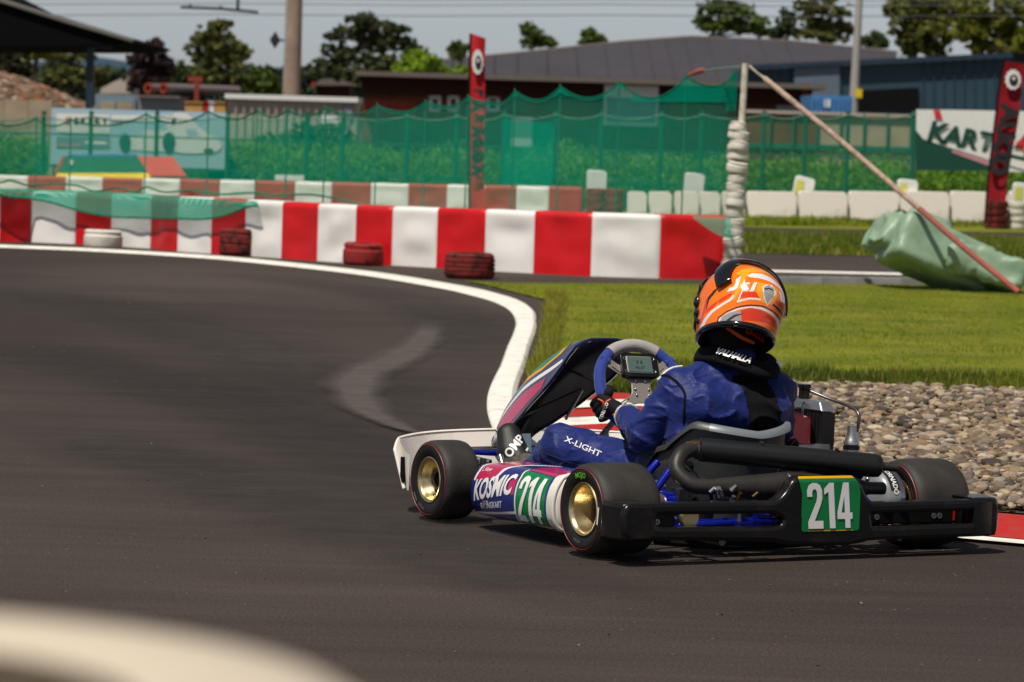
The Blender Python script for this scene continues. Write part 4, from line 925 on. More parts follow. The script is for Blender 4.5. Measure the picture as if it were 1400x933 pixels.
flat('car_silhouette', [(p.x, p.y) for p in car], 'print_white', 1)
flat('car_window', [(253, 177), (266, 177), (272, 185), (256, 186)], 'print_sky', 2)
flat('car_mirror', [(233, 168), (238, 160), (242, 163), (237, 172)], 'print_dark', 2)
for cx_, cy_, rx, ry in ((171, 195, 8, 12), (231, 195, 9, 14), (285, 206, 7, 3)):
    flat('printed_wheel', [(cx_ + rx * math.cos(a * .39), cy_ + ry * math.sin(a * .39)) for a in range(16)], 'print_dark', 3)
for i, (lx, ch, mm) in enumerate(((83, 'C', 'print_black'), (93, 'B', 'print_red'), (104, 'E', 'print_black'), (113, 'F', 'print_black'), (123, 'S', 'print_black'), (133, 'K', 'print_black'), (143, 'Y', 'print_black'))):
    if i in (0,): continue
    me = text_mesh(ch, .14, M[mm], .006); p = at(lx, 166, Yp - .01); rot = Matrix.Rotation(R(90), 3, 'X')
    map_mesh(me, lambda x, y, z: p + Vector((x, 0, y))); o = obj('lettering', me, bl); o.matrix_parent_inverse = Matrix.Translation(-bl.location)
# booth roof green/yellow/red
Y = 60.2; bo = bthing('painted_roof', 'low sloping roof, green with yellow edge and red right part, in front of the billboard', 'roof', 165, Y)
def slope(name, pts, m, par, k=0.0):
    P = []
    ytop_, ybot = 213.0, 246.0
    for x, y in pts: q = Y + .55 * (ybot - y) / (ybot - ytop_) - k; P.append(at(x, y, q))
    n = len(P); b = MB().add([tuple(p) for p in P] + [(p.x, p.y + .03, p.z - .03) for p in P], [tuple(range(n)), tuple(range(n, 2 * n))[::-1]] + [(i, (i + 1) % n, n + (i + 1) % n, n + i) for i in range(n)])
    o = obj(name, (b, M[m], 0), par); o.matrix_parent_inverse = Matrix.Translation(-par.location)
slope('green_board', [(90, 214), (187, 214), (203, 237), (78, 237)], 'board_green', bo); slope('yellow_edge', [(78, 237), (203, 237), (206, 244), (74, 244)], 'board_yellow', bo)
slope('red_board', [(188, 214), (237, 215), (255, 241), (205, 241)], 'board_red', bo); slope('blue_strip', [(93, 211.5), (187, 211.5), (188, 214), (91, 214)], 'board_blue', bo); slope('barge_board', [(86, 213), (90, 214), (78, 237), (73, 236)], 'rust_red', bo, .02)
flat('printed_dot', [(97 + 3 * math.cos(a), 222 + 3.4 * math.sin(a)) for a in np.arange(0, 6.2, .6)], 'print_white', 0, Y + .25, bo)
bbox_part('hut_wall', 78, 243, 252, 262, Y + .1, .5, 'brown_trim', bo, z0=0)
# banner on the right
Y = 61.0; bn = bthing('kart_banner', 'white and dark green banner reading KART on the right behind the red flag', 'banner', 1330, Y)
Yp = Y - .03
P = [(1253, 150), (1300, 150.5), (1440, 153), (1440, 236), (1252, 233)]
quadpart('cloth', P, Y, 'print_white', bn, .03)
F_ = lambda n, pts, m, k: flat(n, pts, m, k, Y - .01, bn)
F_('green_field', [(1252, 178), (1262, 190), (1275, 195), (1345, 222), (1352, 226), (1352, 234), (1252, 233)], 'print_green', 1)
F_('white_band', [(1270, 193), (1350, 218), (1400, 232), (1440, 240), (1440, 226), (1352, 208), (1275, 191)], 'print_white', 2)
F_('red_band', [(1303, 206), (1351, 219), (1351, 227), (1300, 208)], 'print_pink', 3)
F_('red_stripe', [(1276, 150.5), (1285, 150.7), (1289, 164), (1279, 163)], 'print_red', 2)
F_('green_band', [(1378, 210), (1440, 224), (1440, 230), (1378, 215)], 'print_green', 3)
F_('orange_mark', [(1385, 203), (1401, 184), (1440, 184), (1440, 214), (1402, 214), (1402, 204)], 'rust_red', 3)
for ch, lx, ly, sz in (('K', 1279, 182, .44), ('A', 1301, 187, .42), ('R', 1323, 191, .42), ('T', 1346, 195, .42), ('4', 1398, 196, .46)):
    me = text_mesh(ch, sz, M['print_green' if ch != '4' else 'print_red'], .015, 1.0, .25); p = at(lx, ly, Y - .03); map_mesh(me, lambda x, y, z: p + Vector((x, 0, y - x * .18))); o = obj('lettering', me, bn); o.matrix_parent_inverse = Matrix.Translation(-bn.location)
for x in (1254, 1430): bbox_part('post', x - 1, 149, x + 1.5, 240, Y, .05, 'post_green', bn, z0=0, yofs=.05)
# tall beach flags
def flag(lab, Yf, L_, Rt, m, logo, letters, base, pole_side, zpx):
    t = thing('beach_flag', lab, 'flag', (at(base[0], base[1], Yf).x, Yf, 0), group='tall red advertising flags')
    inv = Matrix.Translation(-t.location); vs = []; n = len(L_)
    for (a, b_) in zip(L_, Rt):
        for k in range(5):
            p = at(a[0] + (b_[0] - a[0]) * k / 4, a[1] + (b_[1] - a[1]) * k / 4, Yf); p.y += .05 * math.sin(k / 4 * 3.1 + a[1] * .05); vs.append(p)
    b = MB().add(vs, [(i * 5 + j, i * 5 + j + 1, i * 5 + j + 6, i * 5 + j + 5) for i in range(n - 1) for j in range(4)])
    b.add([Vector(v) + Vector((0, .012, 0)) for v in vs], [(i * 5 + j + 5, i * 5 + j + 6, i * 5 + j + 1, i * 5 + j) for i in range(n - 1) for j in range(4)])
    o = obj('cloth', b.mesh('cloth', M[m], 60), t); o.matrix_parent_inverse = inv
    pp = [at(x - pole_side, y, Yf + .05) for x, y in (L_ if pole_side > 0 else Rt)]; pp[-1].z = max(.05, pp[-1].z)
    o = obj('pole', (MB().sweep(pp, .018, 8), M['void_black']), t); o.matrix_parent_inverse = inv
    cx_, cy_, r1, r2 = logo
    def ell(nm, cx_, cy_, rx, ry, mm, k, teeth=0):
        pts = [(cx_ + rx * (1 + (.12 if teeth and a % 2 else 0)) * math.cos(a * math.pi / 12), cy_ + ry * (1 + (.12 if teeth and a % 2 else 0)) * math.sin(a * math.pi / 12)) for a in range(24)]
        P = [at(x, y, Yf - .07 - .006 * k) for x, y in pts]; o = obj(nm, (MB().add([tuple(p) for p in P], [tuple(range(24))]), M[mm], 0), t); o.matrix_parent_inverse = inv
    ell('logo_disc', cx_, cy_, r1, r2, 'print_white', 0, 1); ell('logo_core', cx_ + 1, cy_ + 1, r1 * .62, r2 * .62, 'print_black', 1); ell('logo_spot', cx_ + r1 * .1, cy_ - r2 * .12, r1 * .2, r2 * .18, 'print_white', 2)
    for ch, x, y, sz in letters:
        me = text_mesh(ch, sz, M['print_black'], .02); p = at(x, y, Yf - .08); map_mesh(me, lambda X, Yy, z: p + Vector((Yy, 0, -X))); o = obj('lettering', me, t); o.matrix_parent_inverse = inv
    return t
fl = flag('tall narrow red flag with a white logo behind the middle of the near barrier', 56.2, [(645, 46), (644, 80), (643, 130), (643, 190), (643, 245), (643, 292)], [(664, 53), (663, 80), (663, 140), (662, 190), (661, 245), (668, 292)], 'flag_red', (653, 85, 7, 16), [(c, 652, 128 + 17.5 * i, .20) for i, c in enumerate('PAPAROA')], (650, 292), 1.5, 0)
flag('tall dark red flag leaning at the right edge in front of the banner', 57.0, [(1374, 84), (1369, 110), (1364, 150), (1358, 200), (1352, 250), (1348, 306)], [(1402, 88), (1398, 120), (1391, 170), (1384, 210), (1377, 250), (1374, 306)], 'flag_dark', (1385, 109, 10, 13), [(c, 1379 - i * 4.5, 155 + 24 * i, .36) for i, c in enumerate('AUOD')], (1362, 306), 1.5, 0)
# boxes at the foot of the right flag
t = thing('tyre_stack', 'dark red tyre stack at the foot of the right-hand flag', 'tyre stack', (at(1363, 300, 56.6).x, 56.7, 0))
for k in range(4): o = obj('tyre', tyre_mesh(.165, .09, .10, 2, 18).mesh('tyre', M['rubber_darkred']), t); o.location = (.012 * (k % 2), 0, .104 * k)
t = thing('tyre_stack', 'white tyre stack at the right edge beside the red flag', 'tyre stack', (at(1392, 300, 56.6).x, 56.9, 0))
for k in range(4): o = obj('tyre', tyre_mesh(.165, .09, .10, 1, 18).mesh('tyre', M['rubber_white']), t); o.location = (.012 * (k % 2), 0, .104 * k)

# ------------------------------------------------------------------ masts, lamps, wires
Y = 120; mt = bthing('catenary_mast', 'thick brown concrete mast with a black diamond sign, left of centre', 'mast', 399, Y); inv = Matrix.Translation(-mt.location)
o = obj('shaft', (MB().sweep([Vector((at(397, 170, Y).x, Y, 0)), at(403, -20, Y)], [.30, .25], 10), M['mast_concrete']), mt); o.matrix_parent_inverse = inv
o = obj('shaft_flange', (MB().sweep([Vector((at(390.5, 170, Y).x, Y - .1, 0)), at(394, -20, Y - .1)], [.10, .07], 6), M['lamp_grey']), mt); o.matrix_parent_inverse = inv
c = at(376, 55, Y); b = MB().add([c + Vector(v) for v in ((-.17, 0, 0), (0, 0, .27), (.17, 0, 0), (0, 0, -.27), (-.17, .05, 0), (0, .05, .27), (.17, .05, 0), (0, .05, -.27))], [(0, 1, 2, 3), (7, 6, 5, 4), (0, 4, 5, 1), (1, 5, 6, 2), (2, 6, 7, 3), (3, 7, 4, 0)])
o = obj('diamond_sign', (b, M['print_black'], 0), mt); o.matrix_parent_inverse = inv
o = obj('sign_arm', (MB().cyl(c + Vector((.1, 0, 0)), at(396, 56, Y), .03, n=6), M['void_black']), mt); o.matrix_parent_inverse = inv
Y = 135; lp = bthing('light_pole', 'slim pale concrete light pole with a short top arm, right of the blue container', 'light pole', 1168, Y); inv = Matrix.Translation(-lp.location)
o = obj('shaft', (MB().sweep([Vector((at(1164, 172, Y).x, Y, 0)), at(1176, -20, Y)], [.19, .11], 10), M['lamp_grey']), lp); o.matrix_parent_inverse = inv
o = obj('arm', (MB().sweep([at(1175, 8, Y), at(1166, 7, Y), at(1158, 5, Y)], [.05, .05, .08], 6), M['lamp_grey']), lp); o.matrix_parent_inverse = inv
o = obj('yellow_box', (MB().box(at(1174, 128, Y - .2), (.22, .2, .30)), M['board_yellow'], 0), lp); o.matrix_parent_inverse = inv
Y = 150; cr = bthing('insulator_beam', 'dark cross-beam with small insulators hanging in the sky above the left trees', 'cross beam', 300, Y); inv = Matrix.Translation(-cr.location)
o = obj('beam', (MB().sweep([at(247, 10, Y), at(300, 12, Y), at(353, 17, Y)], .055, 6), M['print_black']), cr); o.matrix_parent_inverse = inv
for x, h in ((260, 6), (302, 4), (325, 14)): o = obj('insulator', (MB().sweep([at(x, 12.5, Y), at(x, 12 - h, Y)], [.07, .04], 6), M['print_black']), cr); o.matrix_parent_inverse = inv
o = obj('hanger', (MB().cyl(at(325, 14, Y), at(326, -40, Y), .06, n=6), M['print_black']), cr); o.matrix_parent_inverse = inv
for i, (ya, yb_, lab) in enumerate(((20, 23, 'lowest overhead wire crossing the sky'), (5, 9, 'middle overhead wire crossing the sky'), (-3, 2, 'top overhead wire crossing the sky near the upper edge'))):
    Yw = 150 + i * 4; pts = [at(-60 + 1520 * k / 12, ya + (yb_ - ya) * k / 12 + 1.0 * math.sin(k * math.pi / 2), Yw) for k in range(13)]
    tag(obj('overhead_wire', (MB().sweep(pts, .018, 5), M['wire'])), lab, 'wire', 'overhead wires')

# ------------------------------------------------------------------ trees
def leaves(clumps, per, size, col, colv, flatn=0.0):
    n = int(sum(per * (r ** 2) for _, r in clumps)); 
    V = []; T = []
    for c, r in clumps:
        m = max(12, int(per * r * r)); d = rng.normal(size=(m, 3)); d /= np.linalg.norm(d, axis=1)[:, None]; rad = r * rng.random(m) ** .45
        p = np.array(c) + d * rad[:, None] * np.array([1, 1, .85])
        a = rng.normal(size=(m, 3)); a /= np.linalg.norm(a, axis=1)[:, None]; b = np.cross(a, rng.normal(size=(m, 3))); b /= np.linalg.norm(b, axis=1)[:, None]
        s = size * rng.uniform(.6, 1.3, (m, 1)); q = np.stack([p - a * s, p + b * s * .6, p + a * s, p - b * s * .6], 1); V.append(q)
        t = np.array(col) * rng.uniform(1 - colv, 1 + colv, (m, 1)) * rng.uniform(.7, 1.25); T.append(np.repeat(t, 4, 0))
    V = np.concatenate(V).reshape(-1, 3); T = np.concatenate(T); return V, np.arange(len(V)).reshape(-1, 4), T
def tree(lab, Y, base, topy, blobs, col, per=150, leaf=.22, trunk_r=.18, kind='tree', colv=.35, flatz=.8):
    z1 = at(base, topy, Y); root = Vector((pln(base, Y), Y, 0)); t = thing(kind, lab, 'tree', root, 0, 'trees beyond the track')
    s = Y / FPX; cl = []; centers = []
    for bx_, by_, br_ in blobs:
        c = at(bx_, by_, Y + rnd.uniform(-1, 1) * br_ * s * .6); r = br_ * s; centers.append((c, r))
        k = 40
        for _ in range(k):
            d = Vector((rnd.gauss(0, 1), rnd.gauss(0, 1), rnd.gauss(0, 1))).normalized() * r * rnd.choice([rnd.uniform(.2, 1.0), rnd.uniform(.7, 1.25)]); d = Vector((d.x * (1.15 if flatz > .6 else 1.55), d.y, d.z * flatz)); cl.append((c + d, r * rnd.uniform(.14, .34)))
    V, F, T = leaves(cl, per * 3.2, leaf * .58, tuple(q * 1.75 for q in col), colv)
    tb = MB(); tb.sweep([root, root.lerp(z1, .5) + Vector((rnd.uniform(-.2, .2), 0, 0)), z1], [trunk_r, trunk_r * .7, trunk_r * .2], 7)
    o = obj('trunk', (tb, M['bark']), t); o.matrix_parent_inverse = Matrix.Translation(-root)
    for c, r in centers:
        h = min(.9, max(.2, (c.z - r) / max(.1, z1.z))); st = root.lerp(z1, h); o2 = obj('limb', (MB().sweep([st, st.lerp(c, .5) + Vector((0, 0, .1 * r)), c], [trunk_r * .4, trunk_r * .25, trunk_r * .1], 5), M['bark']), t); o2.matrix_parent_inverse = Matrix.Translation(-root)
    o = obj('crown', np_mesh('crown', V, F, M['foliage'], tint=T), t); o.matrix_parent_inverse = Matrix.Translation(-root)
DG, MG, LG, BR, PU = (.045, .062, .022), (.07, .10, .022), (.14, .21, .02), (.085, .09, .028), (.035, .022, .022)
tree('tall pine with uneven layers standing alone left of the mast', 210, 298, 24, [(298, 36, 14), (296, 52, 18), (290, 66, 22), (308, 62, 18), (318, 74, 16), (330, 70, 8), (285, 80, 18), (305, 88, 22), (292, 104, 20), (312, 110, 16), (272, 54, 7)], BR, 60, .28, flatz=.42)
tree('dark purple-leaved tree right of the canopy post', 200, 210, 52, [(212, 62, 12), (208, 76, 20), (200, 92, 22), (222, 92, 20), (210, 110, 22), (190, 110, 16)], PU, 110, .26)
tree('low dark tree between the purple tree and the pine', 220, 250, 85, [(245, 98, 16), (262, 104, 14), (250, 116, 20), (270, 118, 16)], DG, 90, .26)
tree('small round tree left of the mast', 230, 350, 92, [(352, 102, 15), (340, 112, 14), (366, 112, 14), (350, 124, 18), (375, 124, 12)], MG, 90, .26)
tree('big broad pine right of the mast', 215, 505, 14, [(495, 26, 14), (512, 34, 16), (540, 40, 12), (478, 44, 16), (500, 52, 22), (524, 58, 20), (548, 58, 14), (455, 50, 8), (470, 70, 18), (495, 78, 24), (525, 82, 20), (452, 88, 16), (440, 96, 14), (480, 100, 22), (510, 106, 20), (560, 66, 9)], (.05, .06, .026), 60, .28, .25, flatz=.5)
tree('bright green bush tree beside the big pine', 160, 570, 72, [(560, 82, 11), (575, 78, 13), (590, 88, 14), (552, 94, 12), (570, 98, 15), (592, 103, 12), (545, 104, 8)], LG, 170, .20)
tree('bright green crown left of the middle flag', 165, 628, 58, [(622, 64, 8), (634, 66, 7), (625, 74, 9)], MG, 170, .2); tree('pale bush under the grey hall eaves', 160, 625, 92, [(612, 100, 9), (630, 99, 9), (645, 101, 8)], LG, 170, .2)
tree('small tree above the grey roof, left one', 235, 728, 28, [(722, 38, 9), (732, 46, 9), (724, 56, 11), (742, 56, 10), (752, 60, 7)], MG, 110, .24)
tree('small tree above the grey roof, right one', 235, 808, 38, [(805, 45, 8), (812, 52, 9), (822, 54, 6), (800, 56, 8)], MG, 110, .24)
tree('leafy tree behind the roof ridge', 215, 985, 0, [(972, 12, 14), (965, 28, 13), (990, 8, 14), (1010, 14, 16), (992, 30, 16), (1014, 34, 16), (1036, 30, 12), (975, 40, 12), (1040, 44, 8)], MG, 100, .26)
tree('slim tree between the two leafy ones', 225, 1077, 10, [(1076, 20, 10), (1072, 34, 12), (1080, 44, 12), (1060, 46, 10)], DG, 80, .24)
tree('loose airy tree left of the light pole', 220, 1125, 0, [(1102, 8, 12), (1122, 12, 14), (1145, 18, 13), (1110, 28, 14), (1132, 34, 14), (1152, 40, 12), (1112, 46, 14), (1140, 52, 12), (1128, -6, 14)], BR, 60, .26, flatz=.55)
tree('low tree right of the light pole', 235, 1195, 44, [(1200, 50, 9), (1190, 58, 12), (1208, 60, 8), (1178, 56, 7)], DG, 80, .24)
tree('sprawling broadleaf tree in the upper right', 190, 1275, -30, [(1225, 10, 15), (1240, 24, 19), (1250, 4, 23), (1270, 20, 26), (1238, 48, 18), (1262, 48, 23), (1290, 42, 26), (1290, 8, 28), (1312, 26, 23), (1250, 66, 15), (1285, 66, 18)], (.085, .095, .02), 100, .26, .25)
tree('dense yellow-green tree in the upper right corner', 185, 1370, -40, [(1330, 10, 26), (1352, 28, 28), (1380, 12, 31), (1400, 34, 31), (1330, 44, 23), (1362, 54, 26), (1395, 62, 23), (1340, 66, 15), (1420, 10, 31)], (.10, .11, .015), 110, .26, .25)
tree('yellow-green bush glimpsed under the canopy', 140, 50, 60, [(40, 72, 12), (58, 72, 12)], (.11, .11, .02), 160, .2)
tree('dark tree under the canopy at the left edge', 150, 14, 60, [(5, 75, 18), (24, 78, 16), (10, 96, 20), (34, 94, 14)], (.03, .032, .015), 150, .2)
tree('flat layered cedar between canopy post and rubble heap', 165, 95, 70, [(80, 78, 12), (105, 76, 14), (88, 94, 16), (110, 98, 16), (75, 108, 12), (138, 98, 9), (100, 112, 14), (128, 112, 12)], BR, 80, .22, flatz=.4)
# distant tree line on the horizon
b_cl = []
for x in range(-40, 1450, 9): p = at(x, 108 + 6 * noise.noise(Vector((x * .02, 0, 0))), 420); b_cl += [(Vector((p.x, 420 + rnd.uniform(-6, 6), zz)), 1.6) for zz in (p.z, p.z - 2.2, p.z - 4.4)]
V, F, T = leaves(b_cl, 14, .7, (.04, .06, .035), .3); tag(obj('distant_woods', np_mesh('distant_woods', V, F, M['foliage'], tint=T)), 'dark line of far-off woods on the horizon', kind='stuff')
# overgrown grass bank between the far fence and the buildings
def weeds(name, x0, x1, y0, y1, n, h0, h1, col):
    x = rng.uniform(x0, x1, n); y = rng.uniform(y0, y1, n); big = nz2(np.round(x, 1), np.round(y * .5, 0), .8)
    h = (h0 + (h1 - h0) * rng.random(n)) * (1 + .35 * big); z = rng.random(n) ** .6 * h
    a = rng.normal(size=(n, 3)) * [.6, .6, 1]; a /= np.linalg.norm(a, axis=1)[:, None]; b = np.cross(a, rng.normal(size=(n, 3))); b /= np.linalg.norm(b, axis=1)[:, None]
    p = np.stack([x, y, z], 1); s = rng.uniform(.02, .045, (n, 1)); q = np.stack([p - a * s * 1.6, p + b * s * .5, p + a * s * 1.6, p - b * s * .5], 1)
    t = np.array(col) * (.75 + .6 * (big[:, None] * .5 + .5)) * rng.uniform(.65, 1.35, (n, 1)); me = np_mesh(name, q.reshape(-1, 3), np.arange(4 * n).reshape(-1, 4), M['foliage'], tint=np.repeat(t, 4, 0)); return tag(obj(name, me), kind='stuff')
weeds('overgrown_bank', -13, 14, 63.5, 67.5, 150000, .50, .95, (.12, .25, .03))
bk = MB().grid(lambda u, v: Vector((-16 + 34 * u, 63.6 + v * 12, .02 + .35 * math.sin(min(1, v * 3) * math.pi / 2))), 20, 8); tag(obj('bank', bk.mesh('bank', M['leaf_base'], 0)), kind='structure')
def bush(lab, px_, Y, w, h, n=2500, col=(.05, .10, .02)):
    c = Vector((pln(px_, Y), Y, 0)); t = thing('bush', lab, 'bush', c, 0, 'bushes along the far fence'); cl = [(Vector((rnd.uniform(-w, w) * .5, rnd.uniform(-.3, .3), rnd.uniform(.15, h - .15))), .22) for _ in range(14)]
    V, F, T = leaves(cl, 2500, .05, col, .4); obj('foliage', np_mesh('foliage', V, F, M['foliage'], tint=T), t); obj('stem', (MB().sweep([(0, 0, 0), (.03, 0, h * .5), (0, 0, h * .9)], [.03, .02, .008], 6), M['bark']), t)
bush('tall shrub against the foot of the concrete mast', 420, 67, .8, 1.35); bush('shrub left of the concrete mast', 350, 68, .6, 1.1); bush('tall weed clump by the cream container', 465, 70, .7, 1.25); bush('dark bush below the billboard right end', 300, 63.2, .5, .8)
# ================================================================== KART
mat('tyre_rubber', (.020, .018, .0165), .62, scale=14, detail=10, bump=.0012, bscale=180, spec=.4, col2=(.040, .034, .028), thr=(.35, .75))
mat('tyre_side', (.012, .012, .012), .55, spec=.3, var=.2, scale=20, bump=.0005, bscale=120)
mat('thread_red', (.28, .012, .02), .5); mat('mojo_green', (.12, .38, .02), .5)
mat('gold_metal', (.74, .60, .34), .30, .95, var=.12, scale=12, bump=.0004, bscale=90)
mat('steel', (.50, .50, .50), .28, 1.0, var=.2, scale=20); mat('steel_dark', (.16, .16, .165), .35, 1.0, var=.2); mat('brass', (.5, .3, .1), .3, 1.0)
mat('plastic_black', (.007, .0068, .007), .24, bump=.0007, bscale=40, spec=.38, col2=(.022, .020, .018), detail=9, thr=(.55, .8), scale=12)
mat('plastic_black_matte', (.004, .004, .004), .7, spec=.15, bump=.0006, bscale=60); mat('plastic_white', (.76, .72, .65), .38, col2=(.62, .57, .50), scale=9, thr=(.55, .8), bump=.0006, bscale=20)
mat('blue_frame', (.005, .018, .40), .18, .55, var=.1, coat=.6); mat('fairing_blue', (.008, .012, .075), .16, var=.2, coat=.8); mat('fairing_inner', (.007, .008, .028), .34, bump=.0008, bscale=24, spec=.5)
mat('sticker_blue', (.012, .02, .17), .25, var=.1, scale=30, coat=.4); mat('sticker_pink', (.55, .005, .085), .25, coat=.4); mat('sticker_white', (.82, .81, .80), .28, var=.05); mat('sticker_green', (.0, .13, .06), .28, var=.08, coat=.3); mat('sticker_yellow', (.85, .42, .0), .3); mat('sticker_teal', (.0, .22, .16), .3); mat('sticker_red', (.62, .01, .01), .3)
mat('plate_green', (.0, .20, .055), .26, var=.06, coat=.3)
mat('seat_shell', (.055, .058, .058), .42, var=.3, scale=7, bump=.0008, bscale=60); mat('seat_lip', (.17, .19, .21), .35, var=.1)
mat('exhaust_black', (.016, .015, .0145), .5, var=.3, scale=10, bump=.0006, bscale=90); mat('exhaust_can', (.009, .009, .010), .36, var=.2); mat('exhaust_raw', (.038, .034, .030), .48, .3, var=.3, scale=12, bump=.0005, bscale=90)
mat('engine_black', (.015, .015, .016), .45, bump=.001, bscale=50); mat('engine_red', (.55, .006, .008), .25, coat=.5); mat('alu', (.55, .55, .56), .35, .9, var=.2, scale=16); mat('airbox_grey', (.30, .31, .32), .32, .2, var=.12); mat('fins', (.05, .05, .05), .4, .6)
mat('wheel_suede', (.36, .34, .33), .8, var=.12, scale=30, bump=.001, bscale=150); mat('wheel_blue', (.025, .05, .27), .75, var=.15, scale=20, bump=.001, bscale=150, sheen=.2); mat('spoke_grey', (.34, .31, .28), .42, .55, var=.1); mat('lcd', (.085, .14, .13), .2, var=.15); mat('lcd_ink', (.03, .06, .06), .3); mat('alu_tray', (.45, .45, .46), .4, .8, var=.3, scale=5)
mat('sparkplug_yellow', (.75, .35, .02), .35); mat('fuel_line', (.35, .24, .06), .3); mat('bolt', (.24, .24, .24), .35, .8)

K_TH, K_TL = R(30.6), R(.4)
KM = Matrix.Translation((.808, 12.06, .58 * math.sin(K_TL))) @ Matrix.Rotation(K_TH, 4, 'Z') @ Matrix.Rotation(K_TL, 4, 'Y')
kart = thing('racing_kart', 'blue and white racing kart with gold wheels and green 214 plates cornering on the asphalt', 'kart', (0, 0, 0)); kart.matrix_world = KM
def K(name, b, m, par=None, label=None, sm=40):
    o = obj(name, b.mesh(name, M[m], sm) if isinstance(b, MB) else b, par or kart)
    if label: o['label'] = label
    return o
# ---- wheels
def wheel_parts(x, y, Rr, w, rim_r, side, label, rear):
    hw = w / 2; s = side
    p = [(rim_r, -hw * .80), (rim_r + .006, -hw * .90), (Rr * .78, -hw * 1.0), (Rr * .90, -hw * .97), (Rr * .965, -hw * .86), (Rr * .992, -hw * .68), (Rr, -hw * .4), (Rr * 1.001, 0), (Rr, hw * .4), (Rr * .992, hw * .68), (Rr * .965, hw * .86), (Rr * .90, hw * .97), (Rr * .78, hw * 1.0), (rim_r + .006, hw * .90), (rim_r, hw * .80)]
    t = obj('wheel', MB().lathe([(.0245, -.03), (.035, -.03), (.035, .03), (.0245, .03)], 20, (0, 0, 0), 'x', closed=True).mesh('wheel', M['steel_dark']), kart); t.location = (x, y, Rr); t['label'] = label
    b = MB().lathe(p, 72, axis='x')
    b.m = [0 if 3 <= (i // 72) <= 10 else 1 for i in range(len(b.f))]
    tyre = obj('tyre', b.mesh('tyre', [M['tyre_rubber'], M['tyre_side']], 60), t)
    o = obj('sidewall_line', (MB().lathe([(Rr * .868, s * hw * .985), (Rr * .875, s * (hw * .98 + .0018)), (Rr * .884, s * hw * .978)], 72, axis='x'), M['thread_red'], 60), t)
    rimp = [(rim_r + .002, s * hw * .88), (rim_r + .006, s * (hw * .92)), (rim_r + .003, s * hw * .95), (rim_r - .003, s * hw * .92), (rim_r - .008, s * hw * .80), (rim_r - .010, s * hw * .55), (rim_r - .018, s * hw * .42), (rim_r - .020, s * hw * (-.05 if rear else -.3)), (.034, s * hw * (-.12 if rear else -.36)), (.030, s * hw * -.1), (.0, s * hw * -.1)]
    obj('rim', (MB().lathe(rimp, 48, axis='x'), M['gold_metal'], 50), t)
    rimi = [(rim_r + .002, -s * hw * .88), (rim_r - .006, -s * hw * .9), (rim_r - .01, -s * hw * .5), (rim_r - .012, 0)]
    obj('rim_inner', (MB().lathe(rimi, 48, axis='x'), M['gold_metal'], 50), t)
    for k in range(3):
        a = k * 2.094 + .5; c = (s * hw * (-.02 if rear else -.26), math.cos(a) * .045, math.sin(a) * .045); obj('bolt', (MB().cyl(c, (c[0] + s * .012, c[1], c[2]), .007, n=6), M['steel']), t)
    a = -1.9 if rear else -1.6; c = Vector((s * hw * .42, math.cos(a) * (rim_r - .02), math.sin(a) * (rim_r - .02))); obj('valve', (MB().cyl(c, c + Vector((s * .016, 0, 0)), .004, n=8), M['bolt']), t)
    return t
RL = wheel_parts(-.575, 0, .14, .21, .077, -1, 'left rear wheel with green lettering on the tyre', True)
RRw = wheel_parts(.590, 0, .14, .21, .077, 1, 'right rear wheel behind the bumper', True)
FL = wheel_parts(-.555, 1.05, .130, .135, .070, -1, 'left front wheel', False)
FR = wheel_parts(.555, 1.05, .130, .135, .070, 1, 'right front wheel hidden behind the fairing', False)
# inner face details of the right rear wheel (the side we see)
obj('sidewall_line', (MB().lathe([(.1215, -.1035), (.1225, -.1055), (.124, -.1032)], 72, axis='x'), M['thread_red'], 60), RRw)
obj('rim', (MB().lathe([(.079, -.094), (.083, -.099), (.079, -.100), (.073, -.09), (.066, -.05), (.060, .0), (.03, .01)], 48, axis='x'), M['gold_metal'], 50), RRw)
def polar_text(txt, r, ang, size, m, par, xoff, side, bold=.004):
    me = text_mesh(txt, size, M[m], bold)
    def f(x, y, z):
        a = ang - side * x / r * -1; rr = r + y; return Vector((xoff - side * .0 , math.cos(a) * rr, math.sin(a) * rr))
    map_mesh(me, f); return obj('lettering', me, par)
# text on outer (left) sidewalls: x runs towards -y there
def side_text(txt, r, ang, size, m, par, x0, bold=.0):
    me = text_mesh(txt, size, M[m], bold)
    def f(x, y, z):
        a = ang + x / r; rr = r + y; xx = x0 + max(0, rr - .112) * .35; return Vector((xx, math.cos(a) * rr, math.sin(a) * rr))
    map_mesh(me, f); return obj('lettering', me, par)
side_text('MOJO', .103, 1.50, .022, 'mojo_green', RL, -.1072, .0006)
side_text('MOJO', .098, 4.9, .014, 'spoke_grey', RL, -.1066, .0)
side_text('—', .106, 3.25, .05, 'sticker_white', RL, -.1070, .002)
side_text('MOJO', .096, 5.1, .016, 'spoke_grey', FL, -.0690, .0)
side_text('—', .10, 5.6, .03, 'spoke_grey', FL, -.0690, .002)
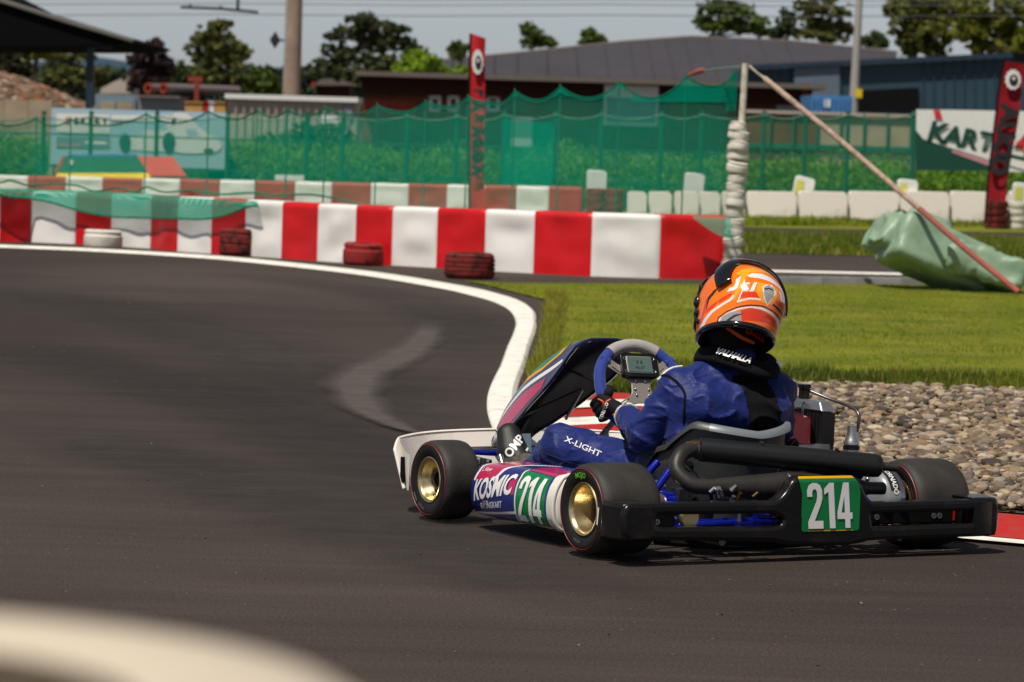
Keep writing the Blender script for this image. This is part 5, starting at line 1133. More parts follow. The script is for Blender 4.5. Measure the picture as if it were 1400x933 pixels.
# ---- axle, brake disc, frame
K('rear_axle', MB().cyl((-.60, 0, .14), (.60, 0, .14), .02, n=20), 'steel_dark')
disc = MB().lathe([(.03, -.006), (.085, -.006), (.085, .006), (.03, .006)], 36, (-.26, 0, .14), 'x', closed=True); K('brake_disc', disc, 'steel_dark')
K('brake_caliper', MB().box((-.26, .075, .16), (.07, .05, .06)), 'steel'); K('sprocket', MB().lathe([(.03, -.004), (.095, -.004), (.095, .004), (.03, .004)], 40, (.20, 0, .14), 'x', closed=True), 'steel_dark')
for x in (-.38, .33, .0): K('axle_bearing', MB().lathe([(.022, -.02), (.05, -.02), (.05, .02), (.022, .02)], 20, (x, 0, .14), 'x', closed=True), 'blue_frame')
for pts in ([(-.38, -.05, .07), (-.37, .3, .055), (-.30, .7, .05), (-.30, 1.05, .05), (-.16, 1.38, .06)], [(.33, -.05, .07), (.33, .3, .055), (.30, .7, .05), (.30, 1.05, .05), (.16, 1.38, .06)], [(-.38, -.04, .07), (-.3, -.11, .10), (.3, -.11, .10), (.33, -.04, .07)], [(-.30, 1.0, .055), (.30, 1.0, .055)], [(-.36, .45, .055), (.33, .45, .055)]):
    K('frame_tube', MB().sweep(bez(pts, 6), .015, 12), 'blue_frame')
for pts in ([(-.245, .13, .285), (-.375, .12, .135), (-.39, .12, .09)], [(-.275, .21, .26), (-.37, .22, .16), (-.38, .22, .09)], [(.22, .08, .28), (.30, .05, .13)]):
    K('seat_stay', MB().sweep(pts, .0125, 12), 'blue_frame')
K('stay_bolt', MB().ball((-.378, .105, .138), .008), 'steel')
fp = [(-.285, .62), (.285, .62), (.27, 1.05), (.15, 1.42), (-.15, 1.42), (-.27, 1.05)]
b = MB(); b.add([(x, y, .038) for x, y in fp] + [(x, y, .034) for x, y in fp], [tuple(range(6)), tuple(range(6, 12))[::-1]] + [(i, (i + 1) % 6, 6 + (i + 1) % 6, 6 + i) for i in range(6)]); K('floor_tray', b, 'alu_tray', sm=0)
# front axle bits
for s in (-1, 1):
    K('kingpin', MB().cyl((s * .44, 1.05, .06), (s * .42, 1.04, .20), .012), 'steel'); K('stub_axle', MB().cyl((s * .42, 1.05, .13), (s * .56, 1.05, .13), .012), 'steel'); K('tie_rod', MB().cyl((s * .03, 1.0, .12), (s * .43, .98, .12), .008), 'steel')
    K('yoke', MB().box((s * .37, 1.05, .09), (.10, .06, .05)), 'blue_frame')
# ---- rear bumper
def plateY(name, loops, y, ext, bev, m, par=None, label=None):
    me = curve_plate(name, loops, ext, bev, M[m], 3)
    for v in me.vertices: a, b_, c = v.co; v.co = (a, y - c, b_)
    me.update(); return K(name, me, None, par, label)
outer = roundpoly([(-.686, .086), (-.686, .172), (-.145, .170), (-.108, .200), (-.082, .244), (.146, .240), (.168, .196), (.205, .160), (.686, .164), (.686, .070), (.20, .066), (.12, .052), (-.10, .059), (-.15, .072)], .022, 4)
gl = roundpoly([(-.590, .098), (-.590, .160), (-.150, .156), (-.108, .130), (-.118, .100), (-.15, .092)], .022, 4)[::-1]
gr = roundpoly([(.205, .084), (.190, .148), (.635, .152), (.635, .088)], .018, 4)[::-1]
bump = plateY('rear_bumper', [outer, gl, gr], -.245, .014, .012, 'plastic_black')
for s in (-1, 1):
    b = MB(); pr = [(-.272, .60), (-.272, .665), (-.262, .695), (-.225, .705), (-.150, .702), (-.150, .60)]
    zt, zb_ = (.184, .068) if s < 0 else (.180, .054); n = len(pr)
    vs = [(s * x, y, zb_ + .006) for y, x in pr] + [(s * x, y, zt - .008) for y, x in pr] + [(s * (x - .008), y + .008 * (1 if y < -.2 else 0), zt) for y, x in pr]
    fs = [(i, (i + 1) % n, n + (i + 1) % n, n + i) for i in range(n)] + [(n + i, n + (i + 1) % n, 2 * n + (i + 1) % n, 2 * n + i) for i in range(n)] + [tuple(range(2 * n, 3 * n)), tuple(range(n))[::-1]]
    b.add(vs, fs); o = K('end_block', b, 'plastic_black', bump, sm=35); bevel(o, .006, 3)
for q in ([(-.585, .105), (-.585, .148), (-.47, .146), (-.47, .105)], [(.20, .10), (.20, .138), (.62, .138), (.62, .098)]): plateY('bumper_recess', [roundpoly(q, .006)], -.185, .004, .004, 'plastic_black_matte', bump)
for x in (-.555, -.530, .28, .50, .522): K('washer', MB().lathe([(.003, -.196), (.009, -.196), (.009, -.190), (.003, -.190)], 16, (x, 0, .118), 'y', closed=True), 'bolt', bump)
K('bumper_strip', MB().box((.575, -.198, .118), (.006, .002, .030)), 'sticker_red', bump)
K('bumper_bracket', MB().cyl((-.33, -.25, .06), (-.33, -.02, .06), .012), 'steel_dark'); K('bumper_bracket', MB().cyl((.33, -.25, .06), (.33, -.02, .06), .012), 'steel_dark')
# number plate, folded over the top edge
def plate_surf(x, z, off):       # z in metres over the face; bends back above .215
    zf = .238
    if z < zf: return Vector((x, -.2725 - off, z))
    a = min(1.0, (z - zf) / .030); return Vector((x, -.2725 - off + .016 * a * a, z - .003 * a * a))
npo = roundpoly([(-.058, .088), (-.060, .205), (-.078, .258), (.128, .258), (.150, .232), (.158, .205), (.158, .088)], .012, 4)
xs = [p[0] for p in npo]; zs = [p[1] for p in npo]
def paint_grid(S, x0, x1, z0, z1, nx, nz, regions, outline=None):
    b = MB(); vs = []; 
    for j in range(nz + 1):
        for i in range(nx + 1): vs.append(S(x0 + (x1 - x0) * i / nx, z0 + (z1 - z0) * j / nz))
    b.v = vs
    for j in range(nz):
        for i in range(nx):
            cx_, cz = x0 + (x1 - x0) * (i + .5) / nx, z0 + (z1 - z0) * (j + .5) / nz
            if outline and not inpoly(cx_, cz, outline): continue
            mi = 0
            for k, rg in regions:
                if inpoly(cx_, cz, rg): mi = k
            b.f.append((j * (nx + 1) + i, j * (nx + 1) + i + 1, (j + 1) * (nx + 1) + i + 1, (j + 1) * (nx + 1) + i)); b.m.append(mi)
    b.v = [tuple(v) for v in b.v]; return b
b = paint_grid(lambda x, z: plate_surf(x, z, .0), -.08, .16, .085, .26, 96, 70, [(1, [(-.2, .249), (.2, .249), (.2, .3), (-.2, .3)]), (1, [(-.03, .085), (.135, .085), (.135, .0905), (-.03, .0905)])], npo)
np_ = obj('number_plate', b.mesh('number_plate', [M['plate_green'], M['sticker_yellow']], 50), kart); np_['label'] = 'green 214 plate on the rear bumper'
me = digits214(.140, M['sticker_white'], .80)
map_mesh(me, lambda x, y, z: plate_surf(x + .043 - .10 * y, .166 + y, .0024)); obj('lettering', me, np_)
# ---- sidepods
def pod_pt(u, v, off=0.0, side=-1):
    y = .86 - .60 * u; prof = [(-.540, .050), (-.588, .052), (-.610, .074), (-.618, .112), (-.615, .152), (-.600, .188), (-.568, .214), (-.450, .222)]
    k = v * 7; i = min(6, int(k)); t = k - i; a, b_ = prof[i], prof[i + 1]
    P_ = [prof[max(0, i - 1)], a, b_, prof[min(7, i + 2)]]
    def cr(j): p0, p1, p2, p3 = (q[j] for q in P_); return .5 * (2 * p1 + (p2 - p0) * t + (2 * p0 - 5 * p1 + 4 * p2 - p3) * t * t + (3 * p1 - p0 - 3 * p2 + p3) * t ** 3)
    x, z = cr(0), cr(1); nx, nz = -(b_[1] - a[1]), (b_[0] - a[0]); l = math.hypot(nx, nz); 
    x += nx / l * off; z += nz / l * off
    fl_ = (1 - u) ** 3; x += .05 * fl_; z -= .018 * fl_ * (v > .4) * (v - .4) / .6
    z += -.016 * (1 - u) * (1 - v)
    return Vector((x if side < 0 else -x, y, z))
SB, SP, SW, SG, SPW = 0, 1, 2, 3, 4
PODM = [M['sticker_blue'], M['sticker_pink'], M['sticker_white'], M['plate_green'], M['plastic_white']]
reg = [(SP, [(.05, .60), (.30, .66), (.36, .80), (.36, 1), (.05, 1)]), (SW, [(.02, .60), (.05, .60), (.08, 1), (.05, 1)]), (SW, [(.30, .64), (.325, .64), (.43, .92), (.62, 1.0), (.58, 1.0), (.39, .94)]),
       (SW, [(.0, .16), (.60, .30), (.60, .335), (.0, .195)]), (SP, [(.50, .50), (.57, .52), (.57, .72), (.50, .66)]), (SP, [(.60, .86), (1, .80), (1, .90), (.60, .97)]),
       (SPW, [(-.1, -.1), (1.1, -.1), (1.1, .10), (.65, .10), (-.1, .14)]), (SPW, [(.92, -.1), (1.1, -.1), (1.1, 1.1), (.92, 1.1)]), (SPW, [(.64, -.1), (1.1, -.1), (1.1, .16), (.64, .16)]), (SG, [(.60, .155), (.905, .155), (.90, .80), (.60, .84)]), (SW, [(.585, .10), (.60, .10), (.60, .86), (.585, .86)])]
b = paint_grid(lambda u, v: pod_pt(u, v), 0, 1, 0, 1, 230, 130, reg)
pod = obj('side_pod', b.mesh('side_pod', PODM, 60), kart); pod['label'] = 'left side pod with blue and pink stickers'
cap = MB()
def capf(u, v):
    p = pod_pt(1.0, v * .98 + .01); c = Vector((-.50, .26, .13)); q = p.lerp(c, 0); a = u * math.pi / 2
    r = p - c; return c + r * (.05 + .95 * math.cos(a)) + Vector((0, -.022 * math.sin(a) ** .7, 0))
cap.grid(capf, 10, 30); K('end_cap', cap, 'plastic_white', pod, sm=70)
lipm = MB().sweep([pod_pt(1.0, v / 20, .004) + Vector((0, -.002, 0)) for v in range(1, 20)], .007, 8); K('end_lip', lipm, 'plastic_white', pod, sm=60)
inner = MB().grid(lambda u, v: pod_pt(u, 1) + Vector((.04 * v, 0, -.15 * v)), 10, 3); K('inner_wall', inner, 'plastic_white', pod)
def pod_text(txt, size, m, u0, v0, sx, slope, shear=.2, bold=.0, par=None, vs=1.0):
    me = text_mesh(txt, size, M[m], bold, sx, shear, 0, 3)
    return obj('lettering', map_mesh(me, lambda x, y, z: pod_pt(u0 + x / .60, v0 + (y * vs + slope * x) / .30, .0024)), par or pod)
pod_text('KOSMIC', .098, 'sticker_white', .30, .545, .82, .16, .22, .0032)
pod_text('RACINGKART', .030, 'sticker_white', .30, .350, .92, .12, .2, .0003)
pod_text('L. Kluger', .024, 'sticker_white', .16, .76, .9, .06, .15, .0004)
me = digits214(.165, M['sticker_white'], .62); obj('lettering', map_mesh(me, lambda x, y, z: pod_pt(.753 + (x + y * .04) / .60, .485 + y / .30, .0024)), pod)
b = MB().grid(lambda u, v: pod_pt(u, v, 0, 1), 30, 30); K('side_pod', b, 'sticker_blue', None, 'right side pod')
for y in (.38, .72):
    for s in (-1, 1): K('pod_bar', MB().cyl((s * .30, y, .07), (s * .60, y, .085), .011), 'steel')
# ---- nose cone
def nose_pt(u, v):
    x = -.555 + 1.11 * u; e = 1 - abs(2 * u - 1); y = 1.36 + .17 * (1 - (1 - min(1, e * 1.7)) ** 2.2); zt = .232 + .018 * math.sin(math.pi * u) - .035 * max(0, 1 - e / .055) ** 1.2
    zb_ = .070; z = zb_ + (zt - zb_) * v; y += .075 * v - .02
    return Vector((x, y, z))
b = MB().grid(nose_pt, 60, 12); nose = K('nose_cone', b, 'plastic_white', None, None, 60)
sld = nose.modifiers.new('thickness', 'SOLIDIFY'); sld.thickness = .010; sld.offset = 1; bevel(nose, .003, 2)
b = MB().grid(lambda u, v: nose_pt(u * .045, v) .lerp(Vector((-.553, 1.30 , .07 + .12 * v)), 1 - u) , 6, 8); o = K('nose_return', b, 'plastic_white', nose); 
top_l = MB().grid(lambda u, v: nose_pt(.04 + u * .92, 1) + Vector((0, -.016 * v, .004 * math.sin(v * 3) - .002 * v)), 40, 4); o = K('nose_top', top_l, 'plastic_white', nose, sm=60)
K('slot', MB().box((-.549, 1.352, .135), (.008, .02, .085)), 'plastic_black_matte', nose)
for z, r in ((.10, .010), (.19, .010)): K('front_bumper_bar', MB().sweep(bez([(-.30, 1.20, z - .02), (-.36, 1.36, z), (-.20, 1.46, z), (.20, 1.46, z), (.36, 1.36, z), (.30, 1.20, z - .02)], 6), r, 10), 'steel')
K('front_bumper_bar', MB().sweep(bez([(-.36, 1.28, .20), (-.24, 1.25, .195), (-.16, 1.24, .20)], 4), .009, 10), 'blue_frame')
K('front_bumper_bar', MB().sweep(bez([(-.36, 1.28, .20), (-.30, 1.22, .13), (-.26, 1.18, .10)], 4), .010, 10), 'blue_frame'); K('front_bumper_bar', MB().sweep([(-.29, 1.20, .115), (-.14, 1.22, .12)], .009, 10), 'steel')
# ---- front fairing (tall curved panel)
CF = bez([(-.015, 1.58, .232), (-.012, 1.53, .305), (-.015, 1.42, .395), (-.02, 1.27, .487), (-.02, 1.12, .557), (-.02, 1.02, .592), (-.02, .96, .600)], 6)
def fair_pt(u, v, off=0.0):
    k = v * (len(CF) - 1); i = min(len(CF) - 2, int(k)); p = CF[i].lerp(CF[i + 1], k - i); t = (CF[i + 1] - CF[i]).normalized(); N_ = Vector((0, t.z, -t.y)).normalized()   # outward: forward and up
    if N_.z < 0: N_ = -N_
    w = .108 + .044 * math.sin(min(1, v * 1.05) * math.pi) + .006 * v
    w *= 1 - (.34 * (1 - v) * u if u > 0 else -.20 * (1 - v) * u)
    x = u * w; dep = (.020 * u * u + .105 * max(0, abs(u) - .45) ** 1.3 / (.55 ** 1.3)) * (.55 + .9 * math.sin(min(1, max(0, v)) * math.pi)) * (1 - .55 * v ** 3) * (.42 + .3 * v if u > 0 else .85)
    nn = (N_ + Vector((.6 * u ** 3, 0, 0))).normalized()
    return p + Vector((x, 0, 0)) - N_ * dep + nn * off
b = MB().grid(lambda u, v: fair_pt(u * 2 - 1, v), 50, 50)
fair = K('front_fairing', b, 'fairing_blue', None, 'dark blue front fairing with pink, white and green stickers', 70)
o = K('inner_face', MB().grid(lambda u, v: fair_pt((1 - u) * 2 - 1, v, -.006), 50, 50), 'fairing_inner', fair, sm=70)
edge_pts = [fair_pt(-1, v / 30, -.003) for v in range(31)] + [fair_pt(-1 + 2 * u / 20, 1, -.003) for u in range(1, 21)] + [fair_pt(1, 1 - v / 30, -.003) for v in range(1, 31)] + [fair_pt(1 - 2 * u / 20, 0, -.003) for u in range(1, 20)]
K('rolled_edge', MB().sweep(edge_pts, .006, 8, closed=True), 'fairing_blue', fair)
def fair_decal(name, poly, m, off):
    me = bpy.data.meshes.new(name); bm = bmesh.new(); f = bm.faces.new([bm.verts.new((x, y, 0)) for x, y in poly]); bmesh.ops.triangulate(bm, faces=[f])
    for _ in range(5):
        es = [e for e in bm.edges if e.calc_length() > .05]
        if es: bmesh.ops.subdivide_edges(bm, edges=es, cuts=1); bmesh.ops.triangulate(bm, faces=[f for f in bm.faces if len(f.verts) > 3])
    for v in bm.verts: v.co = fair_pt(v.co.x, v.co.y, off)
    bm.to_mesh(me); bm.free(); me.materials.append(M[m]); o = obj(name, me, fair); return o
fair_decal('pink_stripe', [(-.95, .14), (-.72, .16), (-.74, .40), (-.86, .62), (-.96, .60), (-.97, .35)], 'sticker_pink', .0012)
fair_decal('white_stripe', [(-.70, .10), (-.64, .12), (-.64, .42), (-.82, .76), (-.90, .78), (-.70, .42)], 'sticker_white', .0012)
fair_decal('white_stripe', [(-.99, .08), (-.93, .08), (-.93, .14), (-.99, .14)], 'sticker_white', .0012)
fair_decal('yellow_logo', [(-.55, .40), (-.28, .52), (-.34, .76), (-.62, .70), (-.66, .56)], 'sticker_yellow', .0014)
fair_decal('green_logo', [(-.52, .45), (-.34, .54), (-.38, .72), (-.57, .66), (-.60, .56)], 'sticker_teal', .0026)
K('fairing_stay', MB().sweep([(-.135, 1.03, .50), (.0, .90, .43)], .0045, 8), 'plastic_black_matte'); K('fairing_stay', MB().sweep([(-.10, 1.38, .30), (0, 1.12, .42)], .006, 8), 'steel_dark'); K('fairing_stay', MB().sweep([(.10, 1.38, .30), (0, 1.12, .42)], .006, 8), 'steel_dark')
# ---- pedals
K('pedal', MB().box((-.155, 1.20, .18), (.028, .012, .17), Matrix.Rotation(R(-12), 3, 'X')), 'frame_blue'); K('pedal', MB().box((.155, 1.20, .18), (.028, .012, .17), Matrix.Rotation(R(-12), 3, 'X')), 'frame_blue')
K('heel_rest', MB().sweep([(-.315, 1.06, .05), (-.318, 1.08, .16), (-.31, 1.12, .20)], .009, 10), 'steel')
# ---- steering
WC = Vector((-.008, .745, .448)); WN = Vector((-.13, -.84, .50)).normalized()
WX = Vector((1, 0, 0)); WX = (WX - WN * WX.dot(WN)).normalized(); WY = WN.cross(WX)
ra = R(-6); WXr = WX * math.cos(ra) + WY * math.sin(ra); WYr = WN.cross(WXr)
def wp(x, y, z=0): return WC + WXr * x + WYr * y + WN * z
K('steering_column', MB().cyl(WC - WN * .01, (0, 1.22, .10), .010), 'steel_dark')
wheelo = K('steering_wheel', MB().lathe([(.0, -.012), (.03, -.012), (.03, -.004), (0, -.004)], 20), 'steel_dark')
wheelo.data = MB().cyl(wp(0, 0, -.03), wp(0, 0, -.006), .026, n=20).mesh('steering_wheel', M['steel_dark'])
rim_pts = []
for k in range(64):
    a = 2 * math.pi * k / 64; x, y = .141 * math.cos(a), .160 * math.sin(a)
    if y > 0: y = .160 * (abs(math.sin(a)) ** .86)
    rim_pts.append((a, wp(x, y)))
def arc(a0, a1): return [p for a, p in rim_pts if a0 <= a <= a1]
tgrip = arc(R(52), R(132)); K('grip', MB().sweep(tgrip, .0215, 14), 'wheel_suede', wheelo, 'light grey top grip')
K('grip', MB().sweep(arc(R(126), R(278)), .0195, 14), 'wheel_blue', wheelo, 'blue left grip'); K('grip', MB().sweep(arc(R(0), R(57)), .0195, 14), 'wheel_blue', wheelo, 'blue right grip'); K('grip', MB().sweep(arc(R(272), R(359)) + [rim_pts[0][1]], .0195, 14), 'wheel_blue', wheelo)
sp_o = [(-.03, .028), (-.085, .066), (-.118, .090), (-.100, .112), (-.060, .082), (-.018, .050), (.018, .050), (.060, .082), (.100, .112), (.118, .090), (.085, .066), (.03, .028), (.036, -.02), (.09, -.055), (.122, -.072), (.108, -.096), (.06, -.062), (.02, -.048), (-.02, -.048), (-.06, -.062), (-.108, -.096), (-.122, -.072), (-.09, -.055), (-.036, -.02)]
slots = [[(sx * a, sy * b_) for a, b_ in ((.045, .047), (.092, .083), (.095, .078), (.049, .041))] for sx in (-1, 1) for sy in (1, -.78)]
me = curve_plate('spokes', [roundpoly(sp_o, .012, 3)] + slots, .0015, .0012, M['spoke_grey'], 1)
for v in me.vertices: v.co = wp(v.co.x, v.co.y - .006, v.co.z + .006)
me.update(); K('spokes', me, None, wheelo)
for sx in (-1, 1): K('grip_tab', MB().sweep([wp(sx * .098, .094, .006), wp(sx * .128, .106, .002)], [.013, .017], 10), 'wheel_blue', wheelo)
for x, y in ((-.018, .022), (.016, .022), (-.024, -.006), (.024, -.006), (-.022, -.028), (.022, -.028)): K('bolt', MB().ball(wp(x, y, .011), .0045, n=10, m=6), 'steel', wheelo)
def wslab(name, x0, x1, y0, y1, z0, z1, m, par, rr=.008):
    me = curve_plate(name, [roundpoly([(x0, y0), (x1, y0), (x1, y1), (x0, y1)], rr, 4)], (z1 - z0) / 2, .0015, M[m], 2)
    for v in me.vertices: v.co = wp(v.co.x, v.co.y, v.co.z + (z0 + z1) / 2)
    me.update(); return K(name, me, None, par)
dsp = wslab('display', -.064, .062, .034, .116, .006, .026, 'plastic_black', wheelo, .014)
wslab('screen_frame', -.047, .040, .045, .104, .0275, .029, 'spoke_grey', dsp, .004); wslab('screen', -.044, .037, .048, .101, .029, .031, 'lcd', dsp, .003)
for t_, x, y, s_ in (('9 8', -.004, .081, .018), ('45.07', -.004, .062, .015)):
    me = text_mesh(t_, s_, M['lcd_ink'], .0002); map_mesh(me, lambda X, Yy, z: wp(x + X, y + Yy, .0335)); obj('lettering', me, dsp)
for x, y in ((-.050, .098), (-.050, .052), (.046, .098), (.046, .052)): K('button', MB().sweep([wp(x + .006 * math.cos(a), y + .006 * math.sin(a), .0275) for a in np.arange(0, 6.28, .52)], .0014, 5, closed=True), 'bolt', dsp)
# ---- cables by the hand
K('fuel_line', MB().sweep(bez([(-.10, .62, .30), (-.12, .60, .22), (-.11, .60, .10)], 5), .005, 8), 'fuel_line'); K('line_fitting', MB().cyl((-.115, .60, .205), (-.115, .60, .245), .010), 'sticker_red'); ftk = K('fuel_tank', MB().box((0, .72, .09), (.22, .24, .10)), 'plastic_white'); bevel(ftk, .02, 3)
# ---- seat
SC = Vector((.0, .22))
def seat_pt(u, v, off=0.0):
    a = R(-128 + 256 * u); c = math.cos(a); s = math.sin(a)            # a = 0 at the rear
    ztop = .358 + .030 * (abs(s) ** 1.2) if abs(a) < R(62) else .358 + .030 * (math.sin(R(62)) ** 1.2) - .20 * ((abs(a) - R(62)) / R(66)) ** 1.1
    z = .045 + (ztop - .045) * v; wdt = .135 + .055 * min(1, v * 1.3) + off; dep = .17 + off
    y0 = .305 - .035 * (z / .3) if c > 0 else .305
    x = s * wdt; y = y0 - c * (dep + .03 * v) * (1.0 if c > 0 else 1.15)
    if v < .06: x *= .75; y = y0 - c * dep * .8
    return Vector((x, y, z))
seat = K('seat', MB().grid(lambda u, v: seat_pt(u, v), 60, 16), 'seat_shell', None, 'dark grey shell seat with a pale lip', 60)
sd = seat.modifiers.new('thickness', 'SOLIDIFY'); sd.thickness = .006; sd.offset = 1
b = MB(); 
for u in range(61):
    a, p = u / 60, seat_pt(u / 60, 1, .0)
    q = seat_pt(u / 60, 1, .014) ; b.v += [tuple(p + Vector((0, 0, .008))), tuple(p + (q - p) * 1.2 + Vector((0, 0, .004))), tuple(p + (q - p) * 1.5 + Vector((0, 0, -.014)))]
b.f = [(i * 3 + j, i * 3 + j + 1, i * 3 + j + 4, i * 3 + j + 3) for i in range(60) for j in (0, 1)]; b.m = [0 if 18 < (i // 2) < 47 else 1 for i in range(120)]
o = obj('seat_lip', b.mesh('seat_lip', [M['seat_lip'], M['seat_shell']], 70), seat)
K('seat_base', MB().grid(lambda u, v: Vector(((u - .5) * .28, .10 + .36 * v, .05 + .03 * (2 * u - 1) ** 2)), 8, 8), 'seat_shell', seat)
K('seat_bolt', MB().cyl((-.19, .16, .25), (-.205, .155, .25), .018), 'plastic_black_matte', seat)
# ---- exhaust
sil = K('silencer', MB().lathe([(0, 0), (.026, 0), (.036, .006), (.037, .02), (.037, .56), (.035, .578), (.028, .585), (0, .585)], 32, axis='x'), 'exhaust_can')
sil.matrix_local = Matrix.Translation((-.270, -.005, .318)) @ Vector((.522, -.195, -.038)).to_track_quat('X', 'Z').to_matrix().to_4x4()
for t in (.20, .44):
    o = K('silencer_spring', MB().sweep([(t, .040 * math.cos(a), .040 * math.sin(a)) for a in np.arange(-.3, 2.2, .2)], .004, 6), 'brass', sil)
K('tail_pipe', MB().lathe([(.014, .58), (.014, .640), (.011, .640), (.011, .60)], 20, axis='x'), 'exhaust_black', sil)
pts = bez([(-.255, .0, .312), (-.300, -.01, .318), (-.350, -.03, .300), (-.372, -.05, .258), (-.345, -.085, .220), (-.300, -.10, .212), (-.26, -.104, .212)], 6)
K('elbow_pipe', MB().sweep(pts, .0245, 20), 'exhaust_raw'); clm = K('pipe_clamp', MB().lathe([(.026, -.006), (.029, -.006), (.029, .006), (.026, .006)], 24, axis='x', closed=True), 'steel_dark'); clm.location = (-.275, -.004, .316); clm.rotation_euler = (0, R(4), R(-20))
K('clamp_bolt', MB().cyl((-.275, -.02, .338), (-.315, -.01, .338), .006), 'brass')
ch = MB().lathe([(.0245, 0), (.027, .02), (.046, .22), (.048, .24), (.048, .25), (.050, .252), (.050, .36), (.044, .44), (.02, .55), (.02, .60)], 36, axis='x')
chm = K('expansion_chamber', ch, 'exhaust_raw'); chm.matrix_local = Matrix.Translation((-.27, -.103, .212)) @ Vector((.55, -.05, -.008)).to_track_quat('X', 'Z').to_matrix().to_4x4()
K('chamber_seam', MB().lathe([(.0485, .243), (.0502, .246), (.0485, .249)], 36, axis='x'), 'steel_dark', chm)
# ---- engine, radiator, airbox on the right
eng = K('engine', MB().box((.31, .19, .15), (.17, .20, .16)), 'engine_black', None, 'black engine block with a red cylinder head'); bevel(eng, .015, 3)
for k in range(5): K('cooling_fin', MB().box((.33, .26, .225 + k * .012), (.13 - k * .006, .12, .005)), 'alu', eng)
hd = K('cylinder_head', MB().box((.318, .350, .352), (.13, .10, .10), Matrix.Rotation(R(14), 3, 'Y'), taper=.75), 'engine_red', eng); bevel(hd, .008, 2)
K('head_bracket', MB().sweep([(.30, .33, .32), (.335, .36, .385), (.37, .38, .375), (.39, .36, .33)], [.012, .010, .010, .012], 8), 'engine_red', eng)
K('head_cover', MB().box((.36, .30, .292), (.12, .06, .022)), 'alu', eng); K('spark_plug', MB().sweep([(.34, .33, .36), (.345, .325, .385)], .008, 10), 'steel', eng)
for a, b_ in (((.24, .36, .36), (.30, .36, .30)), ((.27, .28, .30), (.32, .30, .29))): K('hose', MB().sweep(bez([a, Vector(a).lerp(Vector(b_), .5) + Vector((0, 0, .02)), b_], 5), .008, 8), 'plastic_black', eng)
rad = K('radiator', MB().box((.42, .372, .352), (.045, .160, .108)), 'fins', None, 'radiator with a silver top tank')
for k in range(15): K('fin', MB().box((.3955, .300 + k * .0107, .350), (.004, .0035, .105)), 'engine_black' if k % 2 else 'steel_dark', rad)
for k in range(14): K('fin', MB().box((.425, .2865, .0) if False else (.400 + k * .0035, .2855, .350), (.0014, .003, .105)), 'steel_dark', rad)
o = K('tank', MB().box((.42, .375, .424), (.060, .188, .032), None, taper=.72), 'alu', rad); bevel(o, .006, 3)
o = K('tank', MB().box((.42, .375, .287), (.055, .18, .024)), 'engine_black', rad); bevel(o, .004, 2)
K('filler_neck', MB().cyl((.42, .425, .44), (.42, .425, .475), .018), 'plastic_black', rad); K('filler_cap', MB().cyl((.42, .425, .475), (.42, .425, .487), .022), 'plastic_black', rad)
K('hose', MB().sweep(bez([(.40, .46, .47), (.38, .50, .455), (.36, .50, .42)], 5), .005, 8), 'plastic_black', rad)
K('hose', MB().sweep(bez([(.39, .38, .43), (.375, .365, .41), (.372, .35, .34), (.375, .34, .295)], 6), .0055, 8), 'steel_dark', rad); K('hose', MB().sweep(bez([(.39, .45, .42), (.37, .45, .40), (.365, .44, .33)], 6), .0055, 8), 'plastic_black', rad)
K('overflow_pipe', MB().sweep(bez([(.43, .42, .468), (.47, .36, .445), (.50, .28, .425), (.505, .235, .40), (.50, .235, .345)], 6), .0055, 10), 'steel_dark', rad)
cn_ = K('carburettor', MB().lathe([(0, .0), (.026, .0), (.026, .018), (.022, .022), (.022, .030), (.026, .034), (.026, .042), (.021, .05), (.015, .075), (.015, .095), (0, .095)], 24, (.455, .20, .275)), 'alu', None, 'silver carburettor cap beside the radiator')
K('seal_ring', MB().lathe([(.022, .018), (.0275, .018), (.0275, .030), (.022, .030)], 24, (.455, .20, .275), closed=True), 'plastic_black', cn_)
ab = K('airbox', MB().lathe([(0, -.045), (.06, -.045), (.078, -.036), (.085, -.022), (.086, .020), (.081, .035), (.070, .042), (0, .042)], 44, axis='x'), 'airbox_grey', None, 'rounded silver grey airbox with a dark lettered band'); ab.location = (.395, -.055, .165)
K('airbox_band', MB().lathe([(.0865, .014), (.0872, .016), (.0872, .030), (.0835, .032)], 44, axis='x'), 'steel', ab)
b = MB().grid(lambda u, v: Vector((-.022 + .036 * u, -math.cos(R(20 + 55 * v)) * .0872, math.sin(R(20 + 55 * v)) * .0872)), 2, 20); K('label_band', b, 'print_black', ab)
me = text_mesh('TORNADO', .022, M['sticker_white'], .0005); map_mesh(me, lambda x, y, z: Vector((-.004 + y * 1.1, -math.cos(R(47) - x / .0878) * .0878, math.sin(R(47) - x / .0878) * .0878))); obj('lettering', me, ab)
K('airbox_bolt', MB().cyl((.300, -.09, .212), (.306, -.11, .214), .007), 'brass'); K('airbox_bolt', MB().ball((.300, -.11, .228), .008, n=10, m=7), 'steel')
K('chain_guard', MB().sweep([(.20, -.10, .20), (.24, .02, .26), (.26, .16, .22)], .014, 8), 'plastic_black'); K('drive_chain', MB().sweep([(.205, 0, .235), (.22, .16, .19), (.22, .16, .14), (.205, 0, .05)], .006, 6), 'steel_dark')
